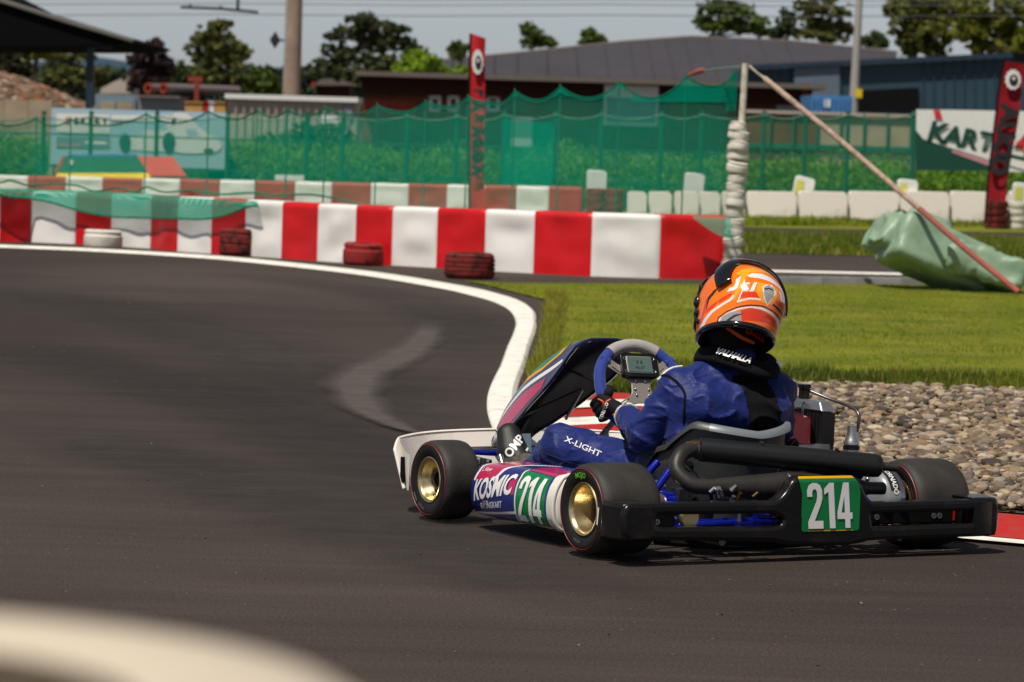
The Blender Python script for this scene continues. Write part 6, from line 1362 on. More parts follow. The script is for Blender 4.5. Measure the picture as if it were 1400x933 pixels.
# shiny bits glimpsed above and through the bumper, left
for c_, r, m in (((-.235, -.04, .185), .022, 'steel'), ((-.20, -.05, .20), .016, 'steel'), ((-.265, -.03, .195), .014, 'steel'), ((-.175, -.05, .178), .016, 'brass'), ((-.12, -.05, .182), .012, 'brass'), ((-.21, -.07, .172), .014, 'steel')): K('brake_fitting', MB().cyl((c_[0] - .03, c_[1] - .09, c_[2] + .002), (c_[0] - .03 + r * math.sin(c_[0] * 90), c_[1] - .10, c_[2] + .002 + r * 1.1), r * .62, r * .45, 9), m)
K('brake_line', MB().sweep(bez([(-.30, .02, .27), (-.27, -.02, .235), (-.22, -.05, .205), (-.18, -.06, .19)], 5), .004, 6), 'steel'); K('brake_pump', MB().cyl((-.23, -.06, .18), (-.17, -.07, .175), .014), 'steel')
K('axle_hub', MB().lathe([(.02, -.04), (.038, -.04), (.038, .02), (.045, .02), (.045, .04), (.02, .04)], 24, (-.44, 0, .14), 'x', closed=True), 'gold_metal'); K('axle_hub', MB().lathe([(.02, -.04), (.045, -.04), (.045, -.02), (.038, -.02), (.038, .04), (.02, .04)], 24, (.45, 0, .14), 'x', closed=True), 'gold_metal')
K('gold_disc', MB().lathe([(0, 0), (.030, 0), (.034, .006), (.034, .012), (0, .012)], 20, (-.405, -.185, .128), 'y'), 'gold_metal'); K('cross_plate', MB().box((-.20, -.19, .108), (.09, .01, .012)), 'blue_frame'); K('cross_plate', MB().box((-.235, -.19, .125), (.012, .01, .045)), 'steel')
K('cross_plate', MB().box((-.175, -.19, .122), (.012, .01, .03)), 'blue_frame'); K('under_tray', MB().sweep(bez([(-.45, -.06, .045), (-.2, -.1, .028), (.1, -.08, .03), (.4, -.05, .05)], 5), .012, 8), 'plastic_black_matte')
# ================================================================== DRIVER
fabric_mat('suit_blue', (.004, .017, .150), (.003, .011, .10))
mat('suit_black', (.006, .006, .008), .85, spec=.15, bump=.001, bscale=80); mat('suit_white', (.70, .70, .70), .75, bump=.001, bscale=60); mat('suit_navy', (.003, .006, .05), .6, bump=.0015, bscale=30); mat('suit_grey', (.10, .12, .20), .7, bump=.001, bscale=60)
mat('glove_black', (.008, .008, .009), .8, spec=.2, bump=.0008, bscale=160); mat('glove_orange', (.75, .10, .005), .6); mat('boot_black', (.010, .010, .010), .55); mat('boot_grey', (.12, .105, .09), .8, col2=(.07, .062, .055), scale=60, bump=.001, bscale=120)
mat('helmet_orange', (.92, .20, .004), .16, col2=(.90, .15, .004), scale=8, coat=.8); mat('helmet_red', (.80, .045, .006), .16, coat=.8); mat('helmet_white', (.80, .78, .76), .2, coat=.6); mat('helmet_grey', (.34, .34, .36), .25, coat=.5); mat('helmet_dark', (.05, .02, .015), .25, coat=.5); mat('helmet_lining', (.008, .008, .009), .9); mat('helmet_amber', (.95, .38, .01), .16, coat=.8)
mat('visor_black', (.006, .006, .008), .12, coat=.5); mat('skin', (.45, .25, .18), .6); mat('balaclava', (.014, .013, .015), .9)

def rcone(p0, r0, p1, r1, n=18, flat=None):
    p0, p1 = Vector(p0), Vector(p1); d = p1 - p0; L_ = d.length; t = d / L_; pts, rad = [], []
    for k in range(6): a = math.pi / 2 * k / 6; pts.append(p0 - t * r0 * math.cos(a)); rad.append(max(.001, r0 * math.sin(a)))
    for k in range(7): q = k / 6; pts.append(p0.lerp(p1, q)); rad.append(r0 + (r1 - r0) * q)
    for k in range(1, 7): a = math.pi / 2 * k / 6; pts.append(p1 + t * r1 * math.sin(a)); rad.append(max(.001, r1 * math.cos(a)))
    b = MB().sweep(pts, rad, n)
    if flat:
        ax, s = Vector(flat[0]).normalized(), flat[1]; out = []
        for v in b.v: v = Vector(v); w = v - p0; w2 = w - ax * w.dot(ax) * (1 - s) + ax * 0; out.append(tuple(p0 + w - ax * ((w - t * w.dot(t)).dot(ax)) * (1 - s)))
        b.v = out
    return b
def remesh(parts, voxel, smooth_it, name):
    b = MB()
    for p in parts: b.add(p.v, p.f)
    me = bpy.data.meshes.new('tmp'); me.from_pydata(b.v, [], b.f); o = bpy.data.objects.new('tmp', me); COL.objects.link(o)
    r = o.modifiers.new('r', 'REMESH'); r.mode = 'VOXEL'; r.voxel_size = voxel
    s = o.modifiers.new('s', 'SMOOTH'); s.factor = .5; s.iterations = smooth_it
    out = eval_mesh(o, name); bpy.data.objects.remove(o); return out
person = thing('person', 'driver in blue race suit and orange helmet seated in the kart, gripping the wheel', 'person'); person.matrix_world = KM @ Matrix.Translation((0, .28, .06)); PI_ = Matrix.Translation((0, -.28, -.06))
def Pn(name, b, m=None, par=None, label=None, sm=60):
    o = obj(name, b.mesh(name, M[m], sm) if isinstance(b, MB) else b, par or person)
    if par is None: o.matrix_parent_inverse = PI_
    if label: o['label'] = label
    return o
V3 = Vector
J = dict(pel=(0, .30, .15), abd=(0, .285, .26), che=(.0, .285, .385), nec=(.02, .29, .505), hed=(.04, .275, .64),
         shL=(-.132, .315, .480), shR=(.178, .245, .478), elL=(-.222, .385, .325), elR=(.275, .36, .33), wrL=(-.135, .625, .372), wrR=(.125, .63, .40),
         hiL=(-.085, .36, .15), hiR=(.085, .36, .15), knL=(-.245, .835, .252), knR=(.21, .85, .235), anL=(-.235, 1.07, .12), anR=(.15, 1.12, .10))
J = {k: V3(v) for k, v in J.items()}
bones = [('torso', 'pel', 'abd', .125, .125, ((0, 1, 0), .82)), ('torso', 'abd', 'che', .125, .142, ((0, 1, 0), .80)), ('torso', 'che', 'nec', .142, .070, ((0, 1, 0), .80)), ('neck', 'nec', 'hed', .056, .054, None),
         ('clavL', 'nec', 'shL', .070, .066, None), ('clavR', 'nec', 'shR', .070, .066, None), ('uarmL', 'shL', 'elL', .068, .054, None), ('uarmR', 'shR', 'elR', .068, .054, None), ('farmL', 'elL', 'wrL', .054, .036, None), ('farmR', 'elR', 'wrR', .054, .036, None),
         ('thighL', 'hiL', 'knL', .100, .074, None), ('thighR', 'hiR', 'knR', .098, .068, None), ('shinL', 'knL', 'anL', .066, .045, None), ('shinR', 'knR', 'anR', .066, .045, None)]
parts = [rcone(J[a], r0, J[b], r1, 20, fl_) for _, a, b, r0, r1, fl_ in bones] 
parts += [rcone((-.115, .285, .44), .082, (-.085, .275, .27), .098, 20), rcone((.15, .245, .43), .078, (.095, .265, .27), .098, 20), rcone((-.09, .26, .42), .095, (.12, .235, .42), .095, 20)]
parts.append(MB().ball((.015, .275, .70), .092, (.85, 1.05, 1.15)))
body = remesh(parts, .0052, 10, 'body')
segs = [(n, J[a], J[b], r0, r1) for n, a, b, r0, r1, _ in bones]
def nearest(p):
    best = None
    for n, a, b, r0, r1 in segs:
        d = b - a; t = max(0, min(1, (p - a).dot(d) / d.length_squared)); e = (p - (a + d * t)).length - (r0 + (r1 - r0) * t)
        if best is None or e < best[0]: best = (e, n, t, a, d)
    return best
nrm = [v.normal.copy() for v in body.vertices]
for i, v in enumerate(body.vertices):
    p = v.co.copy(); e, n, t, a, d = nearest(p)
    if n == 'neck': continue
    dn = d.normalized(); along = (p - a).dot(dn)
    w = noise.noise(p * 9) ; fold = math.sin(along * 95 + w * 5.0 + p.x * 20) * .5 + .5
    joint = {'uarmL': t ** 2, 'uarmR': t ** 2, 'farmL': (1 - t) + (t > .7) * .8, 'farmR': 1 - t, 'thighL': .25 + (1 - t) * .8 + max(0, t - .75) * 2, 'thighR': .3, 'shinL': .9, 'shinR': .9}.get(n, .35)
    amp = .0062 * joint * (.45 + noise.noise(p * 5 + V3((4, 0, 0))))
    big = noise.noise(V3((p.x * 7, p.y * 7, p.z * 12)) + V3((0, 7, 0))) * .004 + noise.noise(p * 26) * .0022
    ridge = (1 - abs(noise.noise(V3((p.x * 10, p.y * 9, p.z * 16)) + V3((2, 2, 2))))) ** 7 * .0075
    if n in ('torso', 'clavL', 'clavR'): ridge *= 1.5; big *= 1.2
    v.co = p + nrm[i] * (fold * amp + big + ridge)
for mm in ('suit_blue', 'suit_black', 'suit_white', 'balaclava', 'suit_navy', 'suit_grey'): body.materials.append(M[mm])
side_out = lambda p, a, d, ax: ((p - a) - d * ((p - a).dot(d) / d.length_squared)).dot(ax)
for f in body.polygons:
    p = f.center; e, n, t, a, d = nearest(p); mi = 0
    if n == 'neck' and p.z > .56: mi = 3
    if n in ('farmL', 'farmR') and t > .93: mi = 2
    elif n == 'farmL' and t > .88: mi = 5
    if n == 'farmL' and .12 < t < .66 and side_out(p, a, d, V3((-.75, -.45, -.55))) > .030: mi = 1
    if n == 'farmR' and .12 < t < .6 and side_out(p, a, d, V3((.75, -.45, -.55))) > .030: mi = 1
    if n in ('torso', 'clavL', 'clavR') and p.y < .25 and -.045 < p.x - .045 - (.53 - p.z) * .15 < .070 and .30 < p.z < .53: mi = 1
    if n.startswith('shin') and t > .80: mi = 2
    if n == 'thighL' and t < .30 and p.z > .17 and p.x < -.1: mi = 5
    f.material_index = mi; f.use_smooth = True
Pn('body', body, None, None, 'body in a blue race suit')
# seams and piping lying on the suit
from mathutils.bvhtree import BVHTree
bvh = BVHTree.FromPolygons([v.co[:] for v in body.vertices], [p.vertices[:] for p in body.polygons])
def on_body(pts, r, m, name, off=.001, n=6, flat=1.0):
    out = []
    for p in bez(pts, 8):
        loc, nr, idx, dist = bvh.find_nearest(p); out.append(loc + nr * off)
    return Pn(name, MB().sweep(out, r, n), m)
on_body([(-.185, .375, .515), (-.205, .31, .535), (-.178, .25, .50), (-.165, .225, .44), (-.165, .235, .38)], .0045, 'suit_black', 'arm_seam')
on_body([(-.12, .33, .555), (-.17, .34, .545), (-.215, .35, .52)], .0045, 'suit_white', 'shoulder_piping')
on_body([(-.13, .40, .245), (-.20, .62, .28), (-.262, .82, .30)], .002, 'suit_navy', 'leg_seam', -.001); on_body([(-.17, .42, .17), (-.25, .62, .20), (-.315, .82, .23)], .0028, 'suit_navy', 'leg_seam', -.001)
on_body([(.055, .20, .50), (.052, .16, .44), (.05, .15, .36)], .003, 'suit_black', 'back_seam', 0.0)
KI = KM.inverted()
def sight(bv, px_, py_, lift):      # point of a surface under a direction of sight, used once to place prints
    o_ = KI @ EYE; d_ = (KI.to_3x3() @ ray(px_, py_)).normalized(); h_ = bv.ray_cast(o_, d_)
    return (h_[0] - d_ * lift) if h_[0] else None
def print_on(bv, txt, px_, py_, ang, hpx, m, par, bold=0.0, sx=1.0, lift=.002, shear=0.0):
    me = text_mesh(txt, 1.0, M[m], bold, sx, shear, 0, 2); ca, sa = math.cos(R(ang)), math.sin(R(ang)); c0_ = sight(bv, px_, py_, lift) or V3((0, 0, 0)); last = c0_; s_ = hpx / .72
    def f(x, y, z):
        nonlocal last
        q = sight(bv, px_ + (x * ca - y * sa) * s_, py_ - (x * sa + y * ca) * s_, lift)
        if q is not None and (q - c0_).length < .16: last = q; return q
        return last
    return Pn('lettering', map_mesh(me, f), None, par)
print_on(bvh, 'X-LIGHT', 797, 611, -24, 8.0, 'sticker_white', None, .01, 1.25)
# collar
K_ = bez([(.105, .29, .585), (.085, .245, .595), (.045, .228, .598), (.005, .24, .600), (-.015, .29, .60), (.005, .34, .59), (.055, .35, .585), (.105, .29, .585)], 6)[:-1]
Pn('collar', MB().sweep(K_, .013, 10, closed=True, flat=1.6), 'suit_blue')
# neck support cushion: a black horseshoe with white lettering
NB = bez([(.005, .40, .572), (-.035, .34, .588), (-.035, .25, .590), (.010, .185, .570), (.070, .160, .548), (.125, .185, .556), (.150, .26, .572), (.140, .36, .56)], 8)
def ns_sec(p, i, k):
    t = (NB[min(i + 1, len(NB) - 1)] - NB[max(0, i - 1)]).normalized(); u = V3((0, 0, 1)); u = (u - t * u.dot(t)).normalized(); w = t.cross(u); out = -w if w.dot(p - V3((0, .28, .54))) > 0 else w; return -out, u
b = MB(); rows = []
for i, p in enumerate(NB):
    o_, u_ = ns_sec(p, i, 0); e = min(1, i / 4, (len(NB) - 1 - i) / 4) ** .5 if 0 < i < len(NB) - 1 else .25
    pr = [(-.022, -.012), (-.024, .012), (-.012, .027), (.006, .030), (.020, .014), (.030, -.012), (.024, -.026), (.0, -.026)]
    rows.append([p + o_ * x * (.4 + .6 * e) + u_ * z * e for x, z in pr])
vs = [q for r in rows for q in r]; m_ = 8
b.add(vs, [(i * m_ + j, i * m_ + (j + 1) % m_, (i + 1) * m_ + (j + 1) % m_, (i + 1) * m_ + j) for i in range(len(NB) - 1) for j in range(m_)] + [tuple(range(m_)), tuple(range((len(NB) - 1) * m_, len(NB) * m_))[::-1]])
nb = Pn('neck_support', b, 'suit_black', None, 'black horseshoe neck support with white lettering', 60); sb = nb.modifiers.new('sub', 'SUBSURF'); sb.levels = 1; sb.render_levels = 1
def nb_pt(s, h, off=.0015):     # s along 0..1, h 0..1 across the sloping outer face
    k = s * (len(NB) - 1); i = min(len(NB) - 2, int(k)); t = k - i
    def q(i): o_, u_ = ns_sec(NB[i], i, 0); a = NB[i] + o_ * .034 + u_ * -.006; c = NB[i] + o_ * .012 + u_ * .029; return a.lerp(c, h) + (o_ * .7 + u_ * .7) * off
    return q(i).lerp(q(i + 1), t)
me = text_mesh('VALHALLA', .028, M['sticker_white'], .0012, .72, .35, 0, 2); Lnb = sum((NB[i + 1] - NB[i]).length for i in range(len(NB) - 1))
map_mesh(me, lambda x, y, z: nb_pt(.38 + x / Lnb, .52 + y / .040, .009)); o = obj('lettering', me, nb)
me = text_mesh('VA', .034, M['sticker_white'], .0018, .9, .35, 0, 2); map_mesh(me, lambda x, y, z: nb_pt(.70 + x / Lnb, .5 + y / .042, .005)); o = obj('lettering', me, nb)
# ---- helmet
c30, s30 = math.cos(K_TH), math.sin(K_TH)
def view2loc(r, u, a):      # (screen right, up, away) to kart-local directions
    w = RT * r + UP * u + FWD * a; return (KM.to_3x3().inverted() @ w).normalized()
HU = view2loc(.15, .90, .40); HF = view2loc(-.62, -.05, .78); HF = (HF - HU * HF.dot(HU)).normalized(); HR = HF.cross(HU).normalized()
HC = V3((.046, .262, .742))
def hp(x, y, z, s=1.0): return HC + HR * x * s + HF * y * s + HU * z * s
H0 = .110
def helm(az, h, off=0.0):     # az 0 = right, 90 = front; h -1..1 (rim to crown)
    if h >= 0: a = h * math.pi / 2; r, z = math.cos(a) ** .92, .136 * math.sin(a)
    else: r, z = 1 - .10 * h * h - .02 * abs(h), H0 * h
    c, s = math.cos(az), math.sin(az); rx, ry = .128 + off, .152 + off
    if s < 0: ry -= .004 - .010 * max(0, 1 - abs(h * 1.5))
    return hp(rx * r * c, ry * r * s, z + off * (1 if h > 0 else 0) * math.sin(max(0, h) * 1.57))
def hinv(p):
    d = V3(p) - HC; x, y, z = d.dot(HR), d.dot(HF), d.dot(HU); az = math.atan2(y / .152, x / .128); h = math.asin(min(1, z / .136)) / (math.pi / 2) if z >= 0 else z / H0; return az, h
# shell, painted by region (regions measured as azimuth deg / height); face opening left out
HM = ['helmet_orange', 'helmet_red', 'helmet_white', 'helmet_grey', 'helmet_dark', 'helmet_amber']
HREG = []
def build_shell():
    HB = [(k, rg, min(p[0] for p in rg), max(p[0] for p in rg), min(p[1] for p in rg), max(p[1] for p in rg)) for k, rg in HREG]
    b = MB(); na, nh = 420, 230; vs = []
    for j in range(nh + 1):
        h = -1 + 2 * j / nh
        for i in range(na): vs.append(tuple(helm(2 * math.pi * i / na, min(.9995, h))))
    b.v = vs
    for j in range(nh):
        for i in range(na):
            az = 360 * (i + .5) / na; h = -1 + 2 * (j + .5) / nh
            if 38 < az < 142 and -.62 < h < .42: continue
            a2 = az if az < 90 else az - 360      # -270..90 , rear = -90
            mi = 0
            for k, rg, bx0, bx1, by0, by1 in HB:
                if bx0 < a2 < bx1 and by0 < h < by1 and inpoly(a2, h, rg): mi = k
            b.f.append((j * na + i, j * na + (i + 1) % na, (j + 1) * na + (i + 1) % na, (j + 1) * na + i)); b.m.append(mi)
    return b
HREG = [(5, [(-150.0, 0.288), (-141.0, 0.403), (-123.5, 0.503), (-96.0, 0.513), (-79.5, 0.473), (-107.0, 0.408), (-129.0, 0.338), (-134.5, 0.222), (-139.0, 0.027), (-145.0, -0.334), (-151.5, -0.329), (-147.0, -0.118), (-141.0, 0.247)]), (5, [(-118.0, 0.147), (-109.0, 0.157), (-84.5, 0.152), (-88.5, -0.078), (-91.5, -0.243), (-107.0, -0.304), (-120.0, -0.043)]), (2, [(-133.5, 0.247), (-126.5, 0.323), (-110.0, 0.358), (-94.0, 0.338), (-82.0, 0.283), (-61.5, 0.222), (-59.5, 0.152), (-81.0, 0.212), (-98.5, 0.232), (-113.0, 0.237), (-129.0, 0.222)]), (2, [(-123.5, 0.137), (-119.0, 0.147), (-123.5, -0.043), (-129.0, -0.063)]), (2, [(-139.0, 0.002), (-138.0, 0.037), (-134.0, 0.052), (-129.5, 0.017), (-130.5, -0.053), (-138.0, -0.068)]), (2, [(-134.5, 0.112), (-128.5, 0.127), (-129.5, 0.092), (-135.0, 0.077)]), (2, [(-147.5, 0.167), (-141.0, 0.247), (-142.0, 0.167), (-144.0, 0.027), (-147.5, -0.048), (-157.0, -0.083), (-155.0, 0.017), (-148.0, 0.042)]), (1, [(-139.0, -0.279), (-138.0, -0.113), (-120.0, -0.043), (-113.0, -0.198), (-127.5, -0.233)]), (2, [(-141.5, -0.409), (-139.5, -0.409), (-135.0, 0.172), (-136.5, 0.172)]), (2, [(-142.0, -0.364), (-125.5, -0.238), (-112.0, -0.203), (-109.5, -0.254), (-125.0, -0.284), (-140.5, -0.409)]), (2, [(-207.0, -0.925), (-194.5, -0.78), (-178.0, -0.574), (-163.5, -0.444), (-151.5, -0.304), (-148.5, -0.163), (-146.5, -0.238), (-150.0, -0.364), (-162.0, -0.504), (-175.5, -0.644), (-188.0, -0.83), (-197.0, -0.995)]), (4, [(-189.0, -0.394), (-185.5, -0.123), (-177.0, 0.022), (-169.5, 0.057), (-176.0, -0.108), (-182.0, -0.218), (-187.0, -0.524)]), (1, [(-190.0, -0.549), (-178.5, -0.409), (-163.5, -0.279), (-174.5, -0.519), (-188.5, -0.609)]), (1, [(-166.5, -0.294), (-152.5, -0.138), (-147.5, -0.168), (-157.5, -0.319), (-166.0, -0.414)]), (1, [(-206.5, -0.86), (-193.5, -0.479), (-189.0, -0.173), (-185.5, -0.098), (-188.0, -0.469), (-197.5, -0.83)]), (4, [(-168.5, -0.95), (-166.5, -0.815), (-153.5, -0.659), (-138.5, -0.519), (-123.5, -0.434), (-107.0, -0.384), (-88.5, -0.394), (-63.0, -0.429), (-43.5, -0.514), (-45.0, -0.544), (-64.5, -0.479), (-88.5, -0.434), (-106.5, -0.424), (-123.0, -0.474), (-138.0, -0.559), (-153.5, -0.699), (-165.5, -0.85), (-166.0, -0.96)]), (2, [(-166.0, -0.96), (-164.5, -0.865), (-153.0, -0.714), (-138.0, -0.574), (-122.5, -0.484), (-106.0, -0.434), (-89.0, -0.449), (-65.0, -0.499), (-47.0, -0.569), (-58.0, -0.684), (-68.5, -0.589), (-89.0, -0.514), (-106.5, -0.499), (-122.5, -0.519), (-137.5, -0.619), (-152.0, -0.749), (-162.0, -0.9), (-164.0, -0.965)]), (1, [(-134.0, -0.639), (-122.0, -0.529), (-107.0, -0.514), (-89.5, -0.554), (-70.0, -0.624), (-61.0, -0.714), (-130.5, -0.925)]), (3, [(-163.5, -0.965), (-160.0, -0.815), (-151.0, -0.714), (-135.0, -0.639), (-130.0, -0.965), (-145.0, -0.985)]), (4, [(-153.5, -0.925), (-142.0, -0.76), (-127.0, -0.699), (-139.5, -0.815), (-149.0, -0.95)]), (1, [(-88.5, -0.173), (-85.0, -0.073), (-66.5, -0.068), (-48.5, -0.163), (-67.5, -0.198)]), (4, [(-91.0, -0.203), (-73.0, -0.228), (-55.0, -0.238), (-53.5, -0.319), (-75.0, -0.314), (-90.5, -0.274)]), (2, [(-81.5, 0.152), (-76.5, 0.137), (-70.0, -0.008), (-76.0, -0.038)]), (2, [(-112.0, 0.077), (-106.5, 0.147), (-95.5, 0.177), (-88.0, 0.062), (-94.0, -0.028), (-98.5, -0.344), (-106.0, -0.203)]), (3, [(-109.5, 0.087), (-101.0, 0.162), (-93.0, 0.122), (-92.0, 0.047), (-96.5, -0.143), (-99.0, -0.304), (-104.5, -0.198), (-108.5, -0.033)]), (4, [(-109.0, 0.062), (-101.5, 0.107), (-93.0, 0.097), (-94.0, 0.072), (-101.5, 0.082), (-108.0, 0.037)])]
shell = build_shell()

me = shell.mesh('helmet', [M[k] for k in HM], 60); hl = obj('helmet', me, person); hl.matrix_parent_inverse = PI_; hl['label'] = 'orange full-face helmet with white, red and black graphics'
lin = MB().grid(lambda u, v: helm(2 * math.pi * u, -1 + 1.9 * v, -.016), 60, 24, closed_u=True); Pn('lining', lin, 'helmet_lining', hl)
Pn('rim_trim', MB().sweep([helm(a * math.pi / 36, -1.0, -.006) for a in range(72)], .011, 10, closed=True), 'visor_black', hl)
fo = [(38, -.62), (38, .1), (44, .42), (90, .46), (136, .42), (142, .1), (142, -.62), (90, -.66)]
fo = bez([(a, h, 0) for a, h in fo + fo[:1]], 6)[:-1]
Pn('visor_seal', MB().sweep([helm(R(p.x), max(-.7, p.y), .002) for p in fo], .006, 8, closed=True), 'visor_black', hl)
Pn('visor', MB().grid(lambda u, v: helm(R(30 + 120 * u), -.30 + .75 * v, .006), 30, 12), 'visor_black', hl, 'dark visor')
for az, h, r in ((150, -.1, .016), (151, -.42, .012), (149, .2, .010), (153, -.7, .009)): p = helm(R(az), h, .004); Pn('visor_pivot', MB().ball(p, r, (.6, 1, 1.2), 12, 8), 'visor_black', hl)
# rear spoiler band wrapping over the crown
VR, VU, VA = view2loc(1, 0, 0), view2loc(0, 1, 0), view2loc(0, 0, 1)
def sdir(ph, ps): return (VR * math.cos(ph) + VU * math.sin(ph)) * math.cos(ps) + VA * math.sin(ps)
def sp_pt(d, s): 
    k = 1 / math.sqrt((d.dot(HR) / .128) ** 2 + (d.dot(HF) / .152) ** 2 + (d.dot(HU) / .137) ** 2); return HC + d * k * s
cl_ = [(R(a), R(b)) for a, b in ((126, -50), (123, -40), (118, -30), (108, -14), (95, 2), (78, 9), (60, 12), (42, 12), (24, 12), (8, 12), (-6, 10), (-12, 9))]
cs_ = [p for p in bez([(a, b, 0) for a, b in cl_], 4)]
rows = []
for i, p in enumerate(cs_):
    d0 = sdir(p.x, p.y); q = cs_[min(i + 1, len(cs_) - 1)]; r_ = cs_[max(0, i - 1)]; t = (sdir(q.x, q.y) - sdir(r_.x, r_.y)).normalized(); w = d0.cross(t).normalized()
    f = i / (len(cs_) - 1); wid = .165 + .06 * math.sin(min(1, f * 1.4) * math.pi); s_ = 1.075 if f < .9 else 1.05
    rows.append([sp_pt((d0 + w * wid * k).normalized(), 1.11 - .04 * abs(k) if True else s_) for k in (-1, -.9, -.5, 0, .5, .9, 1)])
b = MB().add([q for r in rows for q in r], [(i * 7 + j, i * 7 + j + 1, (i + 1) * 7 + j + 1, (i + 1) * 7 + j) for i in range(len(rows) - 1) for j in range(6)])
spo = Pn('spoiler', b, 'visor_black', hl, 'black spoiler band over the crown'); sd = spo.modifiers.new('thickness', 'SOLIDIFY'); sd.thickness = .006; sd.offset = -1
for k in ((116, -46), (112, -38)): Pn('screw', MB().ball(sp_pt(sdir(R(k[0]), R(k[1])), 1.09), .0035, (1, 1, 1), 8, 6), 'steel', hl)
# ---- gloves
def glove(cen, T, Rr, N_, wrist, name, mirror=1):
    P = lambda t, r, n: cen + T * t * mirror + Rr * r + N_ * n
    ps = []; kn = []
    for k in range(4):
        o = (k - 1.5) * .0195; ln = (.95, 1.05, 1.0, .85)[k]
        pts = [P(o * .9, .030, .038), P(o, .040, .012), P(o, .036 * 1.0, -.018 * ln), P(o, .012, -.034 * ln), P(o * .95, -.012 * ln, -.028)]
        kn.append(pts[0])
        for a, b_, r0, r1 in zip(pts, pts[1:], (.0118, .0110, .0102, .0095), (.0110, .0102, .0095, .0085)): ps.append(rcone(a, r0, b_, r1, 10))
    pc = P(0, .022, .040)
    for k in range(4): ps.append(rcone(kn[k], .0130, P((k - 1.5) * .013, .012, .058).lerp(wrist, .55), .016, 10))
    ps.append(rcone(P(.0, .022, .045), .022, wrist, .027, 14))
    th = [P(-.022, .006, .060), P(-.036, -.014, .046), P(-.038, -.026, .022), P(-.034, -.028, -.002)]
    for a, b_, r0, r1 in zip(th, th[1:], (.0165, .0125, .0112), (.0125, .0112, .0098)): ps.append(rcone(a, r0, b_, r1, 10))
    ps.append(rcone(wrist, .030, wrist + (J['elL'] - J['wrL']).normalized() * .02 if mirror > 0 else wrist + (J['elR'] - J['wrR']).normalized() * .02, .034, 14))
    me = remesh(ps, .0032, 3, name)
    return me
def grip_frame(ang):
    a = R(ang); c = wp(.141 * math.cos(a), .160 * math.sin(a)); c2 = wp(.141 * math.cos(a + .02), .160 * math.sin(a + .02)); T = (c2 - c).normalized(); Rr = (c - WC).normalized(); return c, T, Rr
cG, tG, rG = grip_frame(204)
gl = glove(cG, tG, rG, WN, J['wrL'] + V3((.0, .005, .0)), 'glove', 1)
for mm in ('glove_black', 'glove_orange', 'sticker_white'): gl.materials.append(M[mm])
wv = J['wrL']
for f in gl.polygons:
    f.use_smooth = True; p = f.center; q = (p - wv); s = q.dot((cG - wv).normalized())
    x = (p - cG).dot(tG)
    if .010 < s < .020 + .012 * math.sin(x * 90) and (p - cG).dot(rG) > .0: f.material_index = 1
    if abs(s - .055 - x * .9) < .004 and (p - cG).dot(rG) > .018 and x < .006: f.material_index = 1
glL = Pn('glove', gl, None, None, 'black left glove with orange piping and white lettering')
cR, tR, rR = grip_frame(-22)
gr_ = glove(cR, tR, rR, WN, J['wrR'], 'glove', -1)
for mm in ('glove_black',): gr_.materials.append(M[mm])
for f in gr_.polygons: f.use_smooth = True
Pn('glove', gr_, None, None, 'black right glove hidden behind the arm')
gbv = BVHTree.FromPolygons([v.co[:] for v in gl.vertices], [p.vertices[:] for p in gl.polygons])
gq = KM @ (cG + rG * .036 + WN * .01); gd = gq - EYE; gx, gy = CX + FPX * gd.dot(RT) / gd.dot(FWD), CY - FPX * gd.dot(UP) / gd.dot(FWD)
print_on(gbv, 'sparco', gx + 5, gy + 3, 68, 7.0, 'sticker_white', glL, .02, .95)
for pts in (((2, 20), (7, 12), (20, 6)), ((14, 18), (18, 8), (28, 4)), ((-6, -13), (1, -9), (0, -2))):
    P_ = [sight(gbv, gx + 4 + p.x, gy + p.y, .001) for p in bez([(a_, b_, 0) for a_, b_ in pts], 5)]; P_ = [p for p in P_ if p is not None]
    if len(P_) > 3: Pn('piping', MB().sweep(P_, .0028, 6), 'glove_orange', glL)
cuff = MB().sweep([J['wrL'].lerp(J['elL'], t) for t in (-.02, .05, .10)], [.038, .041, .044], 20); Pn('cuff', cuff, 'suit_white')
cuff = MB().sweep([J['wrR'].lerp(J['elR'], t) for t in (-.02, .05, .10)], [.038, .041, .044], 20); Pn('cuff', cuff, 'suit_white')
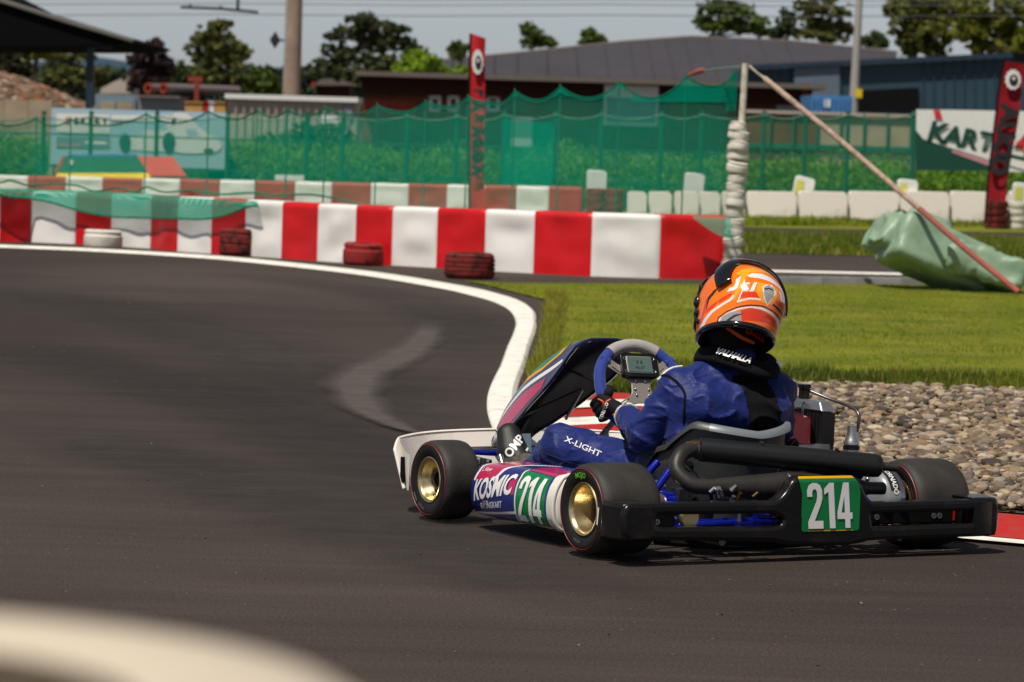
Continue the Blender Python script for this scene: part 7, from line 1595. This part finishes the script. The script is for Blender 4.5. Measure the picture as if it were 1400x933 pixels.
# ---- boots
def boot(ank, toe, lab, side):
    d = (toe - ank).normalized(); heel = ank + V3((0, .015, -.050)); ball_ = heel.lerp(toe, .72)
    ps = [rcone(ank + V3((0, -.015, .05)), .048, ank, .046, 16), rcone(ank, .046, heel, .040, 16), rcone(heel + V3((0, .01, 0)), .040, ball_, .052, 16), rcone(ball_, .052, toe, .040, 16), rcone(ank + V3((0, .0, .015)), .042, ball_ - V3((0, .02, .0)), .040, 16), rcone(ball_ + V3((side * .012, 0, 0)), .046, toe + V3((side * .008, 0, 0)), .036, 16)]
    me = remesh(ps, .004, 6, 'boot'); me.materials.append(M['boot_black']); me.materials.append(M['boot_grey'])
    for f in me.polygons:
        f.use_smooth = True; s = (f.center - heel).dot((toe - heel).normalized())
        if s < .115 + .02 * math.sin(f.center.x * 60): f.material_index = 1
    return Pn('boot', me, None, None, lab)
toeL = V3((-.228, 1.205, .262)); bL = boot(J['anL'], toeL, 'black and grey left boot with white lettering', -1); boot(J['anR'], V3((.14, 1.27, .18)), 'right boot', 1)
bb_ = BVHTree.FromPolygons([v.co[:] for v in bL.data.vertices], [p.vertices[:] for p in bL.data.polygons])
bq = KM @ V3((-.232, 1.150, .205)); bd_ = bq - EYE; bx_, by_ = CX + FPX * bd_.dot(RT) / bd_.dot(FWD), CY - FPX * bd_.dot(UP) / bd_.dot(FWD)
print_on(bb_, 'OMP', bx_ - 2, by_ - 9, 52, 12, 'sticker_white', bL, .03, .95, .002)
band = [(2, -30), (8, -27), (17, -12), (14, 0), (8, 10)]
P_ = [sight(bb_, bx_ + 2 + p.x, by_ - 6 + p.y, .001) for p in bez([(a, b_, 0) for a, b_ in band], 6)]; P_ = [p for p in P_ if p is not None]
Q_ = [P_[0]]
for p in P_[1:]:
    if (p - Q_[-1]).length < .03: Q_.append(p)
Pn('boot_stripe', MB().sweep(Q_, .0042, 6), 'sticker_white', bL)
print('BOOT', bx_, by_, 'GLOVE', gx, gy)
# helmet strap and balaclava print seen under the helmet
Pn('chin_strap', MB().sweep([hp(-.06, -.02, -.10), hp(-.02, -.05, -.125), hp(.05, -.03, -.11)], .006, 6), 'glove_orange')
nape = HC - HU * .105 - HF * .058
me = text_mesh('EAGLE', .026, M['helmet_red'], .001, 1.1, 0, 0, 1); map_mesh(me, lambda x, y, z: nape + HR * (x + .02) - HF * (.012 - 2.5 * x * x) + HU * y); Pn('lettering', me, None)
bpy.context.view_layer.update()
